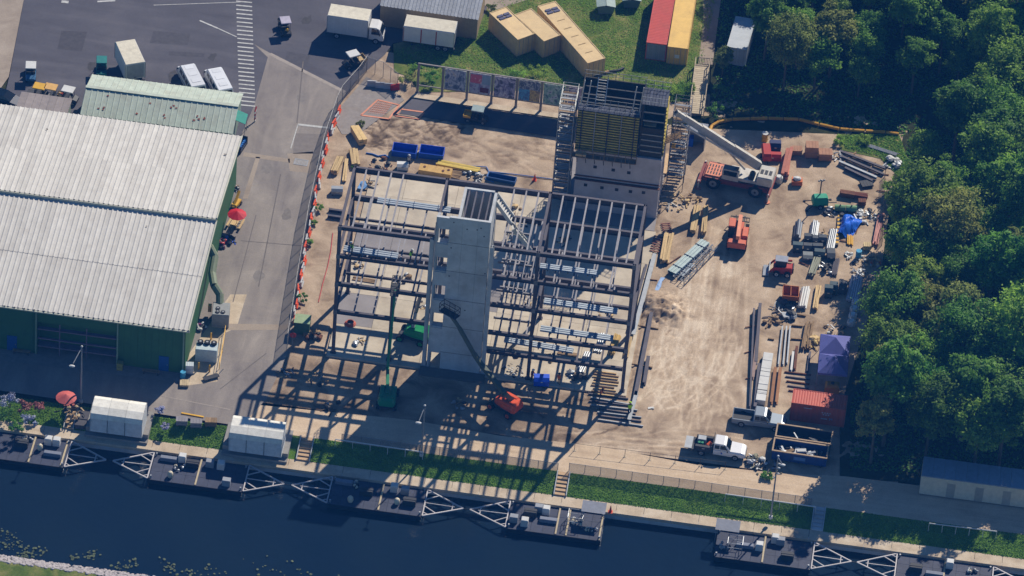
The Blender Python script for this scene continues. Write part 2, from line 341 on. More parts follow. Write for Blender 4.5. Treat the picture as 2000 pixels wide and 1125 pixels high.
# painted markings
MPAINT = M('road_paint', (196, 196, 192), .7, var=.25, sc=5, world=True, dirt=.5, dcol=(120, 116, 114))
cw = T('crosswalk', None, None); cw['kind'] = 'structure'
y = 2
for k in range(26):
    x0 = 461+(y/205)*6.5; c_, l_, a_ = seg((x0, y), (x0+31, y+3), .064)
    B().c(0, 0, 0, l_, .22, .004).mk('stripe', MPAINT, cw, c_, a_); y += 8.1
def mark(a, b, w=.16):
    c_, l_, a_ = seg(a, b, .066); struct('road_marking', B().c(0, 0, 0, l_, w, .004), MPAINT, loc=c_, rz=a_)
mark((390, 40), (425, 55), .22); mark((425, 55), (462, 72), .14); mark((582, 243), (655, 251), .35); mark((120, 3), (134, 4), .5); mark((582, 243), (568, 290), .12)
MSEAM = M('tar_seam', (116, 109, 104), .9, world=True); MPALE = M('pale_seam', (162, 152, 142), .9, world=True)
def seam(a, b, w=.12, mat=MSEAM):
    c_, l_, a_ = seg(a, b, .06); struct('road_seam', B().c(0, 0, 0, l_, w, .003), mat, loc=c_, rz=a_)
seam((527, 105), (674, 180), .5, MPALE); seam((592, 120), (580, 240), .14); seam((548, 340), (505, 560), .12); seam((470, 470), (590, 480), .1); seam((455, 590), (500, 420), .1); seam((430, 760), (520, 690), .12); seam((300, 770), (450, 800), .15, MPALE)
MOLD = M('asphalt_patch', (82, 80, 85), .9, world=True, var=.2); MOIL = M('oil_stain', (70, 68, 70), .8, world=True, var=.3)
for px in ([(300, 60), (372, 66), (366, 88), (292, 84)], [(120, 60), (170, 62), (160, 100), (112, 96)], [(560, 100), (606, 108), (600, 128), (556, 122)], [(330, 100), (400, 104), (398, 112), (330, 108)]): poly('asphalt_patch', px, .0505, MOLD)
for x, y_, r_ in ((340, 150, .9), (415, 112, .6), (600, 40, .8), (180, 130, .7), (560, 420, .8), (520, 330, .9), (590, 190, .7), (505, 540, .8)):
    c_ = P(x, y_); poly('oil_stain', None, .0565, MOIL if y_ < 160 else M('drive_stain', (130, 123, 117), .9, world=True, var=.2), world=[(c_.x+r_*RND.uniform(.5, 1)*math.cos(t), c_.y+1.6*r_*RND.uniform(.5, 1)*math.sin(t)) for t in np.linspace(0, 5.7, 11)])
mark((190, 3), (225, 1), .3); mark((300, 10), (470, 4), .1)
# canal
b = B()
for k, (ya, za, yb, zb) in enumerate(((YB, .04, YW, ZW), (YW, ZW, YE, ZW), (YE, ZW, YE-.05, -4))):
    pass
n_ = 120; vs, fs = [], []
for i in range(n_+1):
    x = -80+160*i/n_
    for j in range(5):
        t = j/4; vs.append((x, YB+(YW-YB)*t, .03+(ZW-.03)*t+RND.uniform(-.06, .06)*(0 < j < 4)))
for i in range(n_):
    for j in range(4): a = i*5+j; fs.append((a, a+1, a+6, a+5))
b.add(vs, fs); struct('canal_bank', b, ramp_mat('bank_turf', [(.3, (76, 110, 34)), (.5, (96, 132, 42)), (.7, (124, 146, 60))], .6, finev=.35, bump=.5), smooth=True)
cwk = T('canal_walkway', None, None); cwk['kind'] = 'structure'
x = -80.0
while x < 80:
    B().box(x, x+2.96, YE, YW+.15, ZW-.4, ZW+RND.uniform(.0, .015)).mk('paving_slab', WALK, cwk); x += 3.0
B().box(-80, 80, YE+.06, YE+.5, -4, ZW-.02).mk('quay_wall', MCON, cwk)
m = bpy.data.materials.new('canal_water'); m.use_nodes = True; N = m.node_tree.nodes; bs = N['Principled BSDF']
bs.inputs['Base Color'].default_value = (.006, .016, .034, 1); mk = N.new('ShaderNodeTexNoise'); mk.inputs['Scale'].default_value = .09; mk.inputs['Detail'].default_value = 6; mc = N.new('ShaderNodeMixRGB'); mc.inputs[1].default_value = (.003, .011, .03, 1); mc.inputs[2].default_value = (.012, .024, .036, 1); bs.inputs['Roughness'].default_value = .09; bs.inputs['IOR'].default_value = 1.33
wn = N.new('ShaderNodeTexNoise'); wn.inputs['Scale'].default_value = 1.1; wn.inputs['Detail'].default_value = 5; gg = N.new('ShaderNodeNewGeometry')
bp = N.new('ShaderNodeBump'); bp.inputs['Strength'].default_value = .22; bp.inputs['Distance'].default_value = .12
m.node_tree.links.new(gg.outputs['Position'], mk.inputs['Vector']); m.node_tree.links.new(mk.outputs[0], mc.inputs[0]); m.node_tree.links.new(mc.outputs[0], bs.inputs['Base Color']); m.node_tree.links.new(gg.outputs['Position'], wn.inputs['Vector']); m.node_tree.links.new(wn.outputs[0], bp.inputs['Height']); m.node_tree.links.new(bp.outputs[0], bs.inputs['Normal'])
struct('canal_water', B().add([(-900, -56, ZWAT), (900, -56, ZWAT), (900, YE+.3, ZWAT), (-900, YE+.3, ZWAT)], [(0, 1, 2, 3)]), m)
struct('south_bank', B().add([(-900, -300, -.8), (-900, -56, -.8), (-900, -54.8, -.85), (-900, -53.0, -1.9), (900, -300, -.8), (900, -56, -.8), (900, -54.8, -.85), (900, -53.0, -1.9)],
       [(0, 4, 5, 1), (1, 5, 6, 2), (2, 6, 7, 3)]), LAWN)
# riprap on the south bank, water weeds at its foot
MROCK = M('riprap_stone', (196, 188, 186), .9, var=.25, rnd=.25)
b = B(); rg = random.Random(3)
for k in range(1300):
    x = rg.uniform(-50, -28); t = rg.random(); yy = -53.0-t*1.9; zz = -1.72+t*.9
    r_ = rg.uniform(.09, .2); b.ell(x, yy, zz, r_*1.2, r_, r_*.7, 6, 4, .25, k)
o = struct('riprap', b, MROCK, 'stuff'); tag(o, 'band of pale broken stone along the near canal bank', 'stones')
MWEED = M('water_weed', (82, 92, 66), .8, var=.35, rnd=.2)
b = B()
for cx, cy, n, sp in ((20, 1062, 40, 1.2), (55, 1085, 36, 1.0), (10, 1040, 14, .8), (175, 1085, 25, .8), (145, 1090, 14, .5), (235, 1108, 18, .8), (335, 1105, 24, 1.0), (365, 1120, 24, 1.1), (255, 1100, 14, .8), (80, 1075, 20, 1.0), (420, 1118, 14, 1.5), (520, 1112, 14, 2), (600, 1120, 10, 2)):
    c_ = P(cx, cy, ZWAT)
    for k in range(n):
        x, yy = c_.x+rg.gauss(0, sp*.6), c_.y+rg.gauss(0, sp*.4); r_ = rg.uniform(.06, .2); a = rg.uniform(0, 3.14)
        pts = [(x+r_*math.cos(a+t*1.257)*rg.uniform(.6, 1.2), yy+r_*math.sin(a+t*1.257)*rg.uniform(.6, 1.2)) for t in range(5)]
        zz = ZWAT+rg.uniform(.02, .12); b.add([(p, q, zz+rg.uniform(-.02, .06)) for p, q in pts], [tuple(range(5))])
o = struct('water_weeds', b, MWEED, 'stuff'); tag(o, 'scattered floating water weeds along the near canal bank', 'weeds')
# ------------------------------------------------------------------ warehouse
MROOF = M('white_roof_sheet', (206, 202, 193), .5, .05, var=.1, sc=.8, dirt=.4, dcol=(174, 166, 156), rnd=.09)
MGWALL = M('green_wall_cladding', (58, 104, 62), .7, var=.14, sc=.8, rnd=.05)
MTRIMW = M('pale_trim', (196, 196, 176), .6, var=.1)
WX1, WX0, WYF, WYB, WYR, ZE, ZR = -33.2, -66.0, -22.3, 11.8, -5.2, 6.8, 8.3
wh = T('warehouse', 'large green warehouse with a low white ribbed metal roof', 'warehouse', (0, 0, 0))
X0 = WX0
bw = B()
ped = B().box(X0, -50.1, -22.0, -21.8, 0, 6.6).box(-41.2, -33.6, -22.0, -21.8, 0, 6.6).box(-50.1, -41.2, -22.0, -21.8, 4.7, 6.6).box(-50.1, -41.2, -20.3, -20.1, 0, 4.7)
ped.box(-50.3, -50.1, -21.8, -20.1, 0, 4.7).box(-41.2, -41.0, -21.8, -20.1, 0, 4.7).box(-50.1, -41.2, -21.8, -20.1, 4.5, 4.7)
ped.mk('front_wall', MGWALL, wh)
bx = B().add([(-33.6, -22, 0), (-33.6, 11.5, 0), (-33.6, 11.5, 6.6), (-33.6, -5.2, 8.1), (-33.6, -22, 6.6), (-33.8, -22, 0), (-33.8, 11.5, 0), (-33.8, 11.5, 6.6), (-33.8, -5.2, 8.1), (-33.8, -22, 6.6)],
             [(0, 1, 2, 3, 4), (9, 8, 7, 6, 5), (0, 5, 6, 1), (1, 6, 7, 2)])
bx.mk('side_wall', MGWALL, wh)
B().box(X0, -33.8, 11.3, 11.5, 0, 6.6).mk('rear_wall', MGWALL, wh)
# wall cladding ribs
for k in range(22):
    x = -34.2-k*.78
    if -50.1 < x < -41.2: continue
    B().box(x-.04, x+.04, -22.05, -22.0, .2, 6.5).mk('cladding_rib', MGWALL, wh)
for x in (-50.2, -41.1, -33.75, -55.6):
    B().cyl((x, -22.14, .1), (x, -22.14, 6.7), .09, 8).mk('downpipe', M('pale_green_pipe', (136, 160, 132), .6), wh)
MLEDGE = M('bay_ledge', (120, 104, 118), .7)
for z, d in ((3.55, .5), (1.1, .9), (2.2, .25)):
    B().box(-50.05, -41.25, -22.0+.02, -22.0+d, z, z+.14).mk('bay_shelf', MLEDGE, wh)
for x in (-47.6, -44.6): B().box(x-.06, x+.06, -21.9, -21.78, 0, 4.5).mk('bay_post', MLEDGE, wh)
for x in (-52.9, -35.9):
    d_ = B().box(x-.55, x+.55, -22.08, -22.0, 0, 2.15).mk('door', M('blue_door', (30, 84, 150), .5), wh)
    B().box(x+.36, x+.44, -22.14, -22.08, .95, 1.1).mk('handle', MGAL, d_)
# corrugated roof, two rows of sheets on either slope
def roofpanel(y0, z0, y1, z1, wd, nm):
    b = B(); prof = [(0, 0), (.09, .075), (.17, .075), (.26, 0), (wd, 0)]
    for a, c_ in zip(prof[:-1], prof[1:]):
        b.add([(a[0], y0, z0+a[1]), (c_[0], y0, z0+c_[1]), (c_[0], y1, z1+c_[1]), (a[0], y1, z1+a[1])], [(0, 1, 2, 3)])
    b.add([(0, y0, z0-.02), (wd, y0, z0-.02), (wd, y1, z1-.02), (0, y1, z1-.02)], [(3, 2, 1, 0)])
    return b.mesh(nm)
def sl(y): return ZE+(ZR-ZE)*(y-(WYF-.3))/(WYR-(WYF-.3)) if y < WYR else ZR-(ZR-ZE)*(y-WYR)/(WYB-WYR)
rows = [(WYF-.3, -14.0), (-14.03, WYR), (WYR+.02, 3.2), (3.17, WYB)]
WD = .56
for r_, (ya, yb) in enumerate(rows):
    off = (.012 if r_ in (0, 3) else .035)+(.34 if r_ > 1 else 0)
    me = roofpanel(ya-(.1 if r_ == 1 else 0), sl(ya)+off, yb+(.1 if r_ == 2 else 0), sl(yb-.001 if r_ < 2 else yb)+off, WD, 'roof_panel'); me.materials.append(MROOF)
    for k in range(57):
        x = WX1-(k+1)*WD+.0; ob('roof_panel', me, None, wh, (x, 0, 0))
B().yprism([(WX1+.16, ZE-.3), (WX1+.16, ZE), (WX1-.06, ZE+.16), (WX1-.06, ZE-.3)], WYF-.3, WYF-.2).mk('fascia', MTRIMW, wh)
rc = B(); (lambda *a: 0)([(X0, WYR-.35, ZR+.09), (X0, WYR, ZR+.2), (X0, WYR+.35, ZR+.09), (WX1+.1, WYR-.35, ZR+.09), (WX1+.1, WYR, ZR+.2), (WX1+.1, WYR+.35, ZR+.09)], [(0, 3, 4, 1), (1, 4, 5, 2)])
rc = B().box(X0, WX1+.05, WYR-.12, WYR-.02, ZR-.05, ZR+.36); rc.mk('ridge_step', MTRIMW, wh)
B().bar((WX1+.06, WYF-.3, ZE+.02), (WX1+.06, WYR, ZR+.06), .14, .22).bar((WX1+.06, WYR, ZR+.4), (WX1+.06, WYB, ZE+.36), .14, .22).mk('verge_trim', MTRIMW, wh)
B().box(X0, WX1, WYF-.48, WYF-.3, ZE-.16, ZE-.02).mk('gutter', MTRIMW, wh)
for k in range(30): B().box(-.05, .05, -.05, .05, 0, .09).mk('roof_bolt', MDK, wh, (WX1-.6-k*1.1, WYF-.32, ZE+.02))
for px_, s_ in (((92, 252), .14), ((440, 302), .18), ((286, 450), .1)):
    q_ = P(*px_, 7.6); B().prism([(s_*math.cos(t), .6*s_*math.sin(t)) for t in np.linspace(0, 5.6, 7)], 0, .03).mk('roof_patch', M('roof_mark', (136, 128, 118), .9), wh, (q_.x, q_.y, sl(q_.y)+.12+(.34 if q_.y > WYR else 0)))
poly('loading_apron', None, .09, M('apron', (142, 136, 130), .9, world=True), world=[(-70, -24.4), (-32.8, -23.6), (-32.8, -22.1), (-70, -22.1)])
for px, l_ in (((42, 691), 'wooden bench by the far door'), ((295, 730), 'wooden bench by the near blue door')):
    t_ = T('bench', l_+' of the green warehouse', 'bench', P(*px, .09), 0)
    for k in range(3): B().box(-1.0, 1.0, -.22+k*.16, -.1+k*.16, .42, .46).mk('seat_slat', MWOODD, t_)
    for x in (-.8, .8): B().box(x-.04, x+.04, -.2, .2, 0, .42).mk('leg', MDK, t_)
# mint gabled building behind the warehouse
MMINT = M('mint_roof', (188, 198, 182), .6, var=.14, sc=1.3, dirt=.45, dcol=(150, 140, 122), rnd=.05)
MMINTW = M('mint_wall', (150, 168, 150), .7, var=.1)
c0, c1 = P(160, 224, 3.0), P(458, 262, 3.0); c3, c2 = P(176, 143, 3.0), P(472, 184, 3.0)
cc = (c0+c1+c2+c3)/4; L_ = ((c1-c0).length+(c2-c3).length)/2; D_ = ((c3-c0).length+(c2-c1).length)/2
cc.z = 0; mb = T('mint_building', 'low mint-green gabled building with a rust-spotted ribbed roof', 'building', cc, math.atan2((c1-c0).y, (c1-c0).x))
hl, hd = L_/2, D_/2
B().box(-hl+.2, hl-.2, -hd+.3, hd-.3, 0, 2.9).mk('wall', MMINTW, mb)
B().add([(hl-.2, -hd+.3, 2.9), (hl-.2, hd-.3, 2.9), (hl-.2, 0, 4.0), (-hl+.2, -hd+.3, 2.9), (-hl+.2, hd-.3, 2.9), (-hl+.2, 0, 4.0)], [(0, 1, 2), (5, 4, 3)]).mk('gable', MMINTW, mb)
n_ = 26; wd = L_/n_
for s_ in (-1, 1):
    bq = B(); 
    prof = [(0, 0), (.05, .05), (.12, .05), (.17, 0), (wd, 0)]
    for a, c_ in zip(prof[:-1], prof[1:]): bq.add([(a[0], s_*hd, 3.0+a[1]), (c_[0], s_*hd, 3.0+c_[1]), (c_[0], 0, 4.12+c_[1]), (a[0], 0, 4.12+a[1])], [(0, 1, 2, 3)])
    me = bq.mesh('roof_panel'); fixn(me); me.materials.append(MMINT)
    for k in range(n_): ob('roof_panel', me, None, mb, (-hl+k*wd, 0, 0))
B().box(-hl-.02, hl+.02, -.22, .22, 4.12, 4.2).mk('ridge_cap', MMINT, mb)
MRSP = M('rust_spot', (150, 84, 66), .9, var=.3)
for k in range(16):
    u, v = RND.uniform(-.4, .42)*L_, RND.uniform(.15, .8)
    o_ = B().prism([(RND.uniform(.08, .2)*math.cos(t), RND.uniform(.06, .16)*math.sin(t)) for t in np.linspace(0, 5.6, 7)], 0, .004).mk('rust_stain', MRSP, mb, (u, -hd*v, 3.0+1.12*(1-v)+.06)); o_.rotation_euler = (math.atan2(1.12, hd), 0, 0)
for u in (-.42, -.2, -.05, .14, .34, .45):
    B().box(u*L_-.45, u*L_+.45, -hd+.1, -hd+.3, 1.9, 2.5).mk('window_unit', MDK, mb)
B().box(-.18*L_, .03*L_, -hd+.22, -hd+.3, 1.7, 2.8).mk('teal_panel', M('teal_panel', (40, 140, 134), .6), mb)
B().add([(hl-.2, -.9, 2.75), (hl-.2, 1.0, 2.75), (hl+1.0, 1.0, 2.3), (hl+1.0, -.9, 2.3), (hl-.2, -.9, 2.7), (hl-.2, 1.0, 2.7), (hl+1.0, 1.0, 2.25), (hl+1.0, -.9, 2.25)], [(0, 1, 2, 3), (7, 6, 5, 4), (3, 2, 6, 7), (0, 3, 7, 4), (1, 5, 6, 2)]).mk('awning', M('teal_awning', (34, 140, 124), .7), mb)
for yy in (-.8, .9): B().cyl((hl+.92, yy, 0), (hl+.92, yy, 2.3), .03, 6).mk('awning_post', MGAL, mb)
# flat roofed shed beside it
c_, l_, a_ = seg((32, 208), (132, 222), 2.6)
sh = T('flat_shed', 'small grey flat-roofed shed wedged behind the white warehouse roof', 'shed', (c_.x, c_.y+1.1, 0), a_)
B().box(-l_/2+.15, l_/2-.15, -1.2, 1.5, 0, 2.5).mk('wall', MMINTW, sh); 
for k in range(7): B().box(-l_/2+k*l_/7+.01, -l_/2+(k+1)*l_/7-.01, -1.4, 1.75, 2.5, 2.62).mk('roof_panel', M('grey_roof', (150, 140, 136), .8), sh)
# long shed with grey corrugated roof at the top
c_, l_, a_ = seg((742, 8), (935, 36), 3.2)
sd = T('long_shed', 'long beige shed with a grey corrugated roof behind the white box trailer', 'shed', (c_.x, c_.y, 0), a_)
MBEIG = M('beige_cladding', (170, 150, 118), .75, var=.12, rnd=.04); MGRF = M('grey_roof_sheet', (152, 156, 162), .55, .1, var=.25, sc=3, rnd=.1)
B().box(-l_/2+.1, l_/2-.1, 0, 6, 0, 3.1).mk('wall', MBEIG, sd)
for k in range(38): B().box(-l_/2+.15+k*.3, -l_/2+.24+k*.3, -.04, 0, .05, 3.05).mk('wall_rib', MBEIG, sd)
n_ = int(l_/.42); wd = l_/n_
bq = B()
for a, c2_ in zip([(0, 0), (.06, .06), (.15, .06), (.21, 0)], [(.06, .06), (.15, .06), (.21, 0), (wd, 0)]): bq.add([(a[0], -.25, 3.15+a[1]), (c2_[0], -.25, 3.15+c2_[1]), (c2_[0], 3.0, 3.7+c2_[1]), (a[0], 3.0, 3.7+a[1])], [(0, 1, 2, 3)]); bq.add([(a[0], 3.0, 3.7+a[1]), (c2_[0], 3.0, 3.7+c2_[1]), (c2_[0], 6.3, 3.15+c2_[1]), (a[0], 6.3, 3.15+a[1])], [(0, 1, 2, 3)])
me = bq.mesh('roof_panel'); me.materials.append(MGRF)
for k in range(n_): ob('roof_panel', me, None, sd, (-l_/2+k*wd, 0, 0))
# ------------------------------------------------------------------ foundation slabs
MSLAB = M('slab_concrete', (203, 190, 168), .85, var=.18, sc=.5, world=True, dirt=.6, dcol=(158, 138, 114), rnd=.1)
MSLAB2 = M('grey_slab', (150, 144, 142), .85, var=.16, sc=.4, world=True, dirt=.4, dcol=(120, 106, 98), rnd=.06)
fs_ = T('foundation_slab', None, None); fs_['kind'] = 'structure'
gx = [-18.7, -14.5, -8.4, -1.1, 3.8, 9.1, 14.9]; gy = [-15.9, -10.2, -4.7, 1.2, 7.2, 13.2, 16.7]
for i in range(6):
    for j in range(6 if i < 4 else 5): B().box(gx[i]+.015, gx[i+1]-.015, gy[j]+.015, gy[j+1]-.015, -.3, .1+RND.uniform(-.01, .01)).mk('slab_panel', MSLAB2 if (i, j) in ((1, 3), (0, 3), (0, 1), (2, 2)) else MSLAB, fs_)
f2 = T('core_slab', None, None); f2['kind'] = 'structure'
gx = [3.6, 7.5, 11.4, 14.7]; gy = [13.25, 15.45, 22.3, 26]
for i in range(3):
    for j in range(3): B().box(gx[i]+.015, gx[i+1]-.015, gy[j]+.015, gy[j+1]-.015, -.3, .12+RND.uniform(-.01, .01)).mk('slab_panel', MSLAB2, f2)
# ------------------------------------------------------------------ steel frame
fr = T('steel_skeleton_building', 'open steel frame of a four-storey building under construction around a concrete core', 'building', (0, 0, 0))
XL, XM, XRR, YF, YK = -18.05, 3.8, 14.35, -15.15, -4.7
LV = [6.3, 10.3, 14.3, 18.3]
def ibeam_mesh(L, d, wf, t=.035):
    b = B(); b.box(0, L, -wf/2, wf/2, -t, 0); b.box(0, L, -wf/2, wf/2, -d, -d+t); b.box(0, L, -.02, .02, -d+t, -t); return b.mesh('beam')
ICACHE = {}
def ibeam(p, q, d=.5, wf=.28, nm='beam', mat=None, par=None, jit=0):
    p, q = Vector(p), Vector(q); v = q-p; key = (round(v.length, 2), d, wf, (mat or MSTL).name)
    if key not in ICACHE: ICACHE[key] = ibeam_mesh(v.length, d, wf); ICACHE[key].materials.append(mat or MSTL)
    o = ob(nm, ICACHE[key], None, par or fr, p); o.rotation_euler = (0, -math.atan2(v.z, math.hypot(v.x, v.y)), math.atan2(v.y, v.x)); return o
def column(x, y, z1, wf=.36, z0=.1, mat=None):
    b = B(); b.box(-wf/2, wf/2, -wf/2, -wf/2+.03, 0, z1-z0); b.box(-wf/2, wf/2, wf/2-.03, wf/2, 0, z1-z0); b.box(-.02, .02, -wf/2+.03, wf/2-.03, 0, z1-z0); b.box(-.3, .3, -.3, .3, 0, .04)
    b.mk('column', mat or MSTL, fr, (x, y, z0))
for x, y, z in ((XL, YF, 18.32), (-11.8, YF, 10.0), (XM, YF, 18.32), (XRR, YF, 18.32), (XL, YK, 18.32), (-7.7, YK, 18.32), (XM, YK, 18.32), (XRR, YK, 18.32)): column(x, y, z)
for x in (-7.85, -1.25): column(x, YF-.12, 18.32, .45, .1, MCON)
for z in LV:
    for xa, xb in ((XL+.2, -8.1), (-1.0, XM-.2), (XM+.2, XRR-.2)): ibeam((xa, YF, z), (xb, YF, z), .5, .3)
    for xa, xb in ((XL+.2, -7.9), (-7.5, XM-.2), (XM+.2, XRR-.2)): ibeam((xa, YK, z), (xb, YK, z), .72, .3)
    for x in (XL, XM, XRR): ibeam((x, YF+.2, z), (x, YK-.2, z), .45, .28)
    ibeam((-7.7, YF+.6, z), (-7.7, YK-.2, z), .4, .25)
    if z > 18:
        js = [-16.7, -15.3, -13.9, -12.55]+[-.2+1.36*k for k in range(11) if abs(-.2+1.36*k-XM) > .3]
    else:
        js = [-16.0+2.12*k for k in range(4)]+[.2+1.0*k for k in range(4)]+[5.7+2.05*k for k in range(4)]
    for x in js: ibeam((x, YF+.18, z-.02), (x, YK-.18, z-.02), .28, .16, 'joist', MJST)
    if z < 18:
        ibeam((-.75, -10.2, z-.02), (XM-.16, -10.2, z-.02), .3, .18, 'joist'); 
        for x in (-.4, .75, 2.6): ibeam((x, -10.1, z-.3), (x, YK-.18, z-.3), .25, .15, 'joist', MJST)
        ibeam((-.75, -12.4, z-.3), (XM-.16, -12.4, z-.3), .25, .15, 'joist', MJST); ibeam((-.75, -7.4, z-.02), (2.2, -7.4, z-.02), .25, .15, 'joist', MJST)
        ibeam((XL+.16, -8.2, z-.3), (-7.85, -8.2, z-.3), .3, .18, 'joist')
ibeam((-1.0, YF, 3.5), (XM-.2, YF, 3.5), .45, .28); ibeam((XM+.2, YF, 3.5), (XRR-.2, YF, 3.5), .45, .28)
for x in (1.0, 6.4, 9.0, 11.7): ibeam((x, YF+.18, 3.45), (x, YK-.18, 3.45), .3, .18, 'joist')
ibeam((XM+.2, YK, 3.5), (XRR-.2, YK, 3.5), .45, .28)
MGUS = M('steel_grey_face', (120, 118, 122), .6)
for z in LV:
    for x in (XL, XM, XRR): B().box(-.22, .22, -.2, -.17, -.55, .05).mk('gusset_plate', MGUS, fr, (x, YF, z))
# ------------------------------------------------------------------ concrete core
co = T('concrete_core', 'tall poured concrete stair and lift core rising through the steel frame', 'concrete core', (0, 0, 0))
TX0, TX1, TY, TZ = -7.5, -1.55, -15.55, 21.7
cuts = [0]+[z-.35 for z in LV]+[TZ]
zz = [.1]
for L_ in (2.3,)+tuple(LV):
    pass
for k in range(5):   # panels of the right, unbroken part of the front wall
    za, zb = (.1, 6.3, 10.3, 14.3, 18.3)[k], (6.3, 10.3, 14.3, 18.3, TZ+(.15))[k]
    for xa, xb in ((-6.05, -4.6), (-4.6, -2.9), (-2.9, TX1)):
        B().box(xa+.006, xb-.006, TY, TY+.3+RND.uniform(0, .006), za+.005, zb-.005).mk('wall_panel', MCON, co)
    B().box(TX0, -7.3, TY, TY+.3, za+.005, zb-.005-(.15 if k == 4 else 0)).mk('wall_panel', MCON, co)
    fl = (0, 6.3, 10.3, 14.3, 18.3)[k]
    s0 = (.1, 8.1, 12.1, 16.1, 20.1)[k]
for zj in (2.6, 6.3, 10.3, 14.3, 18.3): B().box(-6.05, TX1, TY-.006, TY+.02, zj-.035, zj+.035).mk('pour_joint', M('joint_grey', (124, 124, 124), .9), co)
for za, zb in ((2.4, 5.95), (8.1, 9.95), (12.1, 13.95), (16.1, 17.95), (20.1, TZ)):
    B().box(-7.3, -6.05, TY+.002, TY+.3, za, zb).mk('spandrel', MCON, co)
for z in LV: B().box(-7.3, -6.05, TY+.1, TY+.9, z-.35, z-.2).mk('landing', MCON, co)
B().box(-5.2, -4.9, TY+.3, -10.0, .1, TZ+.15).mk('side_wall', MCON, co)
B().box(-1.85, -1.55, TY+.3, -10.0, .1, TZ+.15).mk('side_wall', MCON, co)
B().box(-4.9, -1.55, -10.3, -10.0, .1, TZ+.15).mk('rear_wall', MCON, co)
B().box(TX0, TX0+.3, TY+.3, TY+1.4, .1, TZ-.5).mk('return_wall', MCON, co)
for k in range(4): ibeam((-4.6+k*.78, TY+.3, TZ+.05), (-4.6+k*.78, -10.0, TZ+.05), .22, .16, 'joist', None, co)
B().box(-4.9, -1.85, TY+.3, -10, 17.0, 17.2).mk('shaft_floor', MCON, co)
for x, z in ((-2.6, 20.9), (-3.0, 20.6), (-2.2, 19.8), (-5.7, 17.6), (-5.7, 13.6), (-1.8, 14.6), (-4.1, 20.5), (-5.6, 21.2), (-3.7, 9.0)):
    B().cyl((x, TY-.004, z), (x, TY+.05, z), .09, 8).mk('tie_hole', MDK, co)
B().tube([(-7.5, TY-.12, 21.0), (-7.62, TY-.12, 12.0), (-7.62, TY-.12, 1.0)], .05, 6).mk('rising_pipe', MGAL, co)
B().box(-8.2, -.9, -17.0, -15.6, -.2, .22).mk('footing', M('dark_concrete', (112, 106, 100), .9), co)  # footing in a plain grey, darker than the core walls
# precast stair flights behind the core
for i, (a, b_, z0, z1, l_) in enumerate((((968, 383), (1000, 428), 21.2, 18.4, 'upper'), ((1000, 440), (1034, 480), 17.6, 14.4, 'lower'))):
    p, q = P(*a, z0), P(*b_, z1); d = q-p; hl_ = math.hypot(d.x, d.y)
    t_ = T('stair_flight', f'{l_} white precast stair flight right of the concrete core', 'stairs', p, math.atan2(d.y, d.x), 'precast stair flights beside the core')
    n_ = 9; MSTR = M('white_precast', (216, 214, 206), .8)
    for k in range(n_): B().box(k*hl_/n_, (k+1)*hl_/n_, -.55, .55, (d.z)*(k+1)/n_-.03, (d.z)*(k+1)/n_+.02).mk('tread', MSTR, t_)
    for y_ in (-.62, .62): B().bar((0, y_, -.1), (hl_, y_, d.z-.1), .14, .42).mk('stringer', MSTR, t_)
    for x_ in (.2, hl_-.2): B().box(x_-.06, x_+.06, -.6, .6, d.z*x_/hl_-.5, d.z*x_/hl_-.25).mk('hanger', MSTL, t_)
# decking bundles on the floors
MDECK = M('deck_sheet', (168, 178, 186), .4, .4, var=.1, rnd=.1); MSTRP = M('blue_strap', (40, 70, 110), .6)
def deck(a, b_, z, w, h, label, strap=3, mat=None, grp=None):
    c_, l_, an = seg(a, b_, z+h); t_ = T('deck_bundle', label, 'metal decking', (c_.x, c_.y, z), an, grp or 'bundles of ribbed metal decking')
    n_ = 3; wd = w/n_; ly = max(2, int(h/.09))
    for k in range(ly):
        z0 = k*h/ly; bq = B()
        for i in range(n_):
            y0 = -w/2+i*wd; hh = .05
            pr = [(y0, z0), (y0+wd*.18, z0+hh), (y0+wd*.62, z0+hh), (y0+wd*.8, z0), (y0+wd, z0)]
            for p, q in zip(pr[:-1], pr[1:]): bq.add([(-l_/2, p[0], p[1]), (l_/2, p[0], p[1]), (l_/2, q[0], q[1]), (-l_/2, q[0], q[1])], [(0, 1, 2, 3)])
        bq.mk('sheet', mat or MDECK, t_, (RND.uniform(-.05, .05), 0, .1))
    for k in range(strap): x = -l_/2+(k+.5)*l_/strap; B().box(x-.02, x+.02, -w/2-.015, w/2+.015, .08, .11+h).mk('strap', MSTRP, t_)
    for x in (-l_*.35, 0, l_*.35): B().box(x-.07, x+.07, -w/2-.1, w/2+.1, 0, .1).mk('skid', MWOODD, t_)
    return t_
deck((737, 390), (880, 409), 14.35, 1.0, .25, 'bundle of ribbed metal decking at the back of the upper left bay')
deck((672, 484), (778, 499), 14.35, 1.0, .25, 'bundle of ribbed metal decking at the front of the upper left bay', 4)
deck((1054, 518), (1166, 532), 14.35, .9, .25, 'silver decking bundle on the upper floor right of the core', 4)
deck((1062, 586), (1206, 607), 10.35, .95, .25, 'half-shaded decking bundle on the middle floor right of the core', 2)
deck((1056, 640), (1198, 660), 6.35, .95, .25, 'half-shaded decking bundle on the lowest floor right of the core', 2)
deck((986, 662), (1120, 684), 3.55, .9, .25, 'decking bundle on the low mezzanine beside the core', 5)
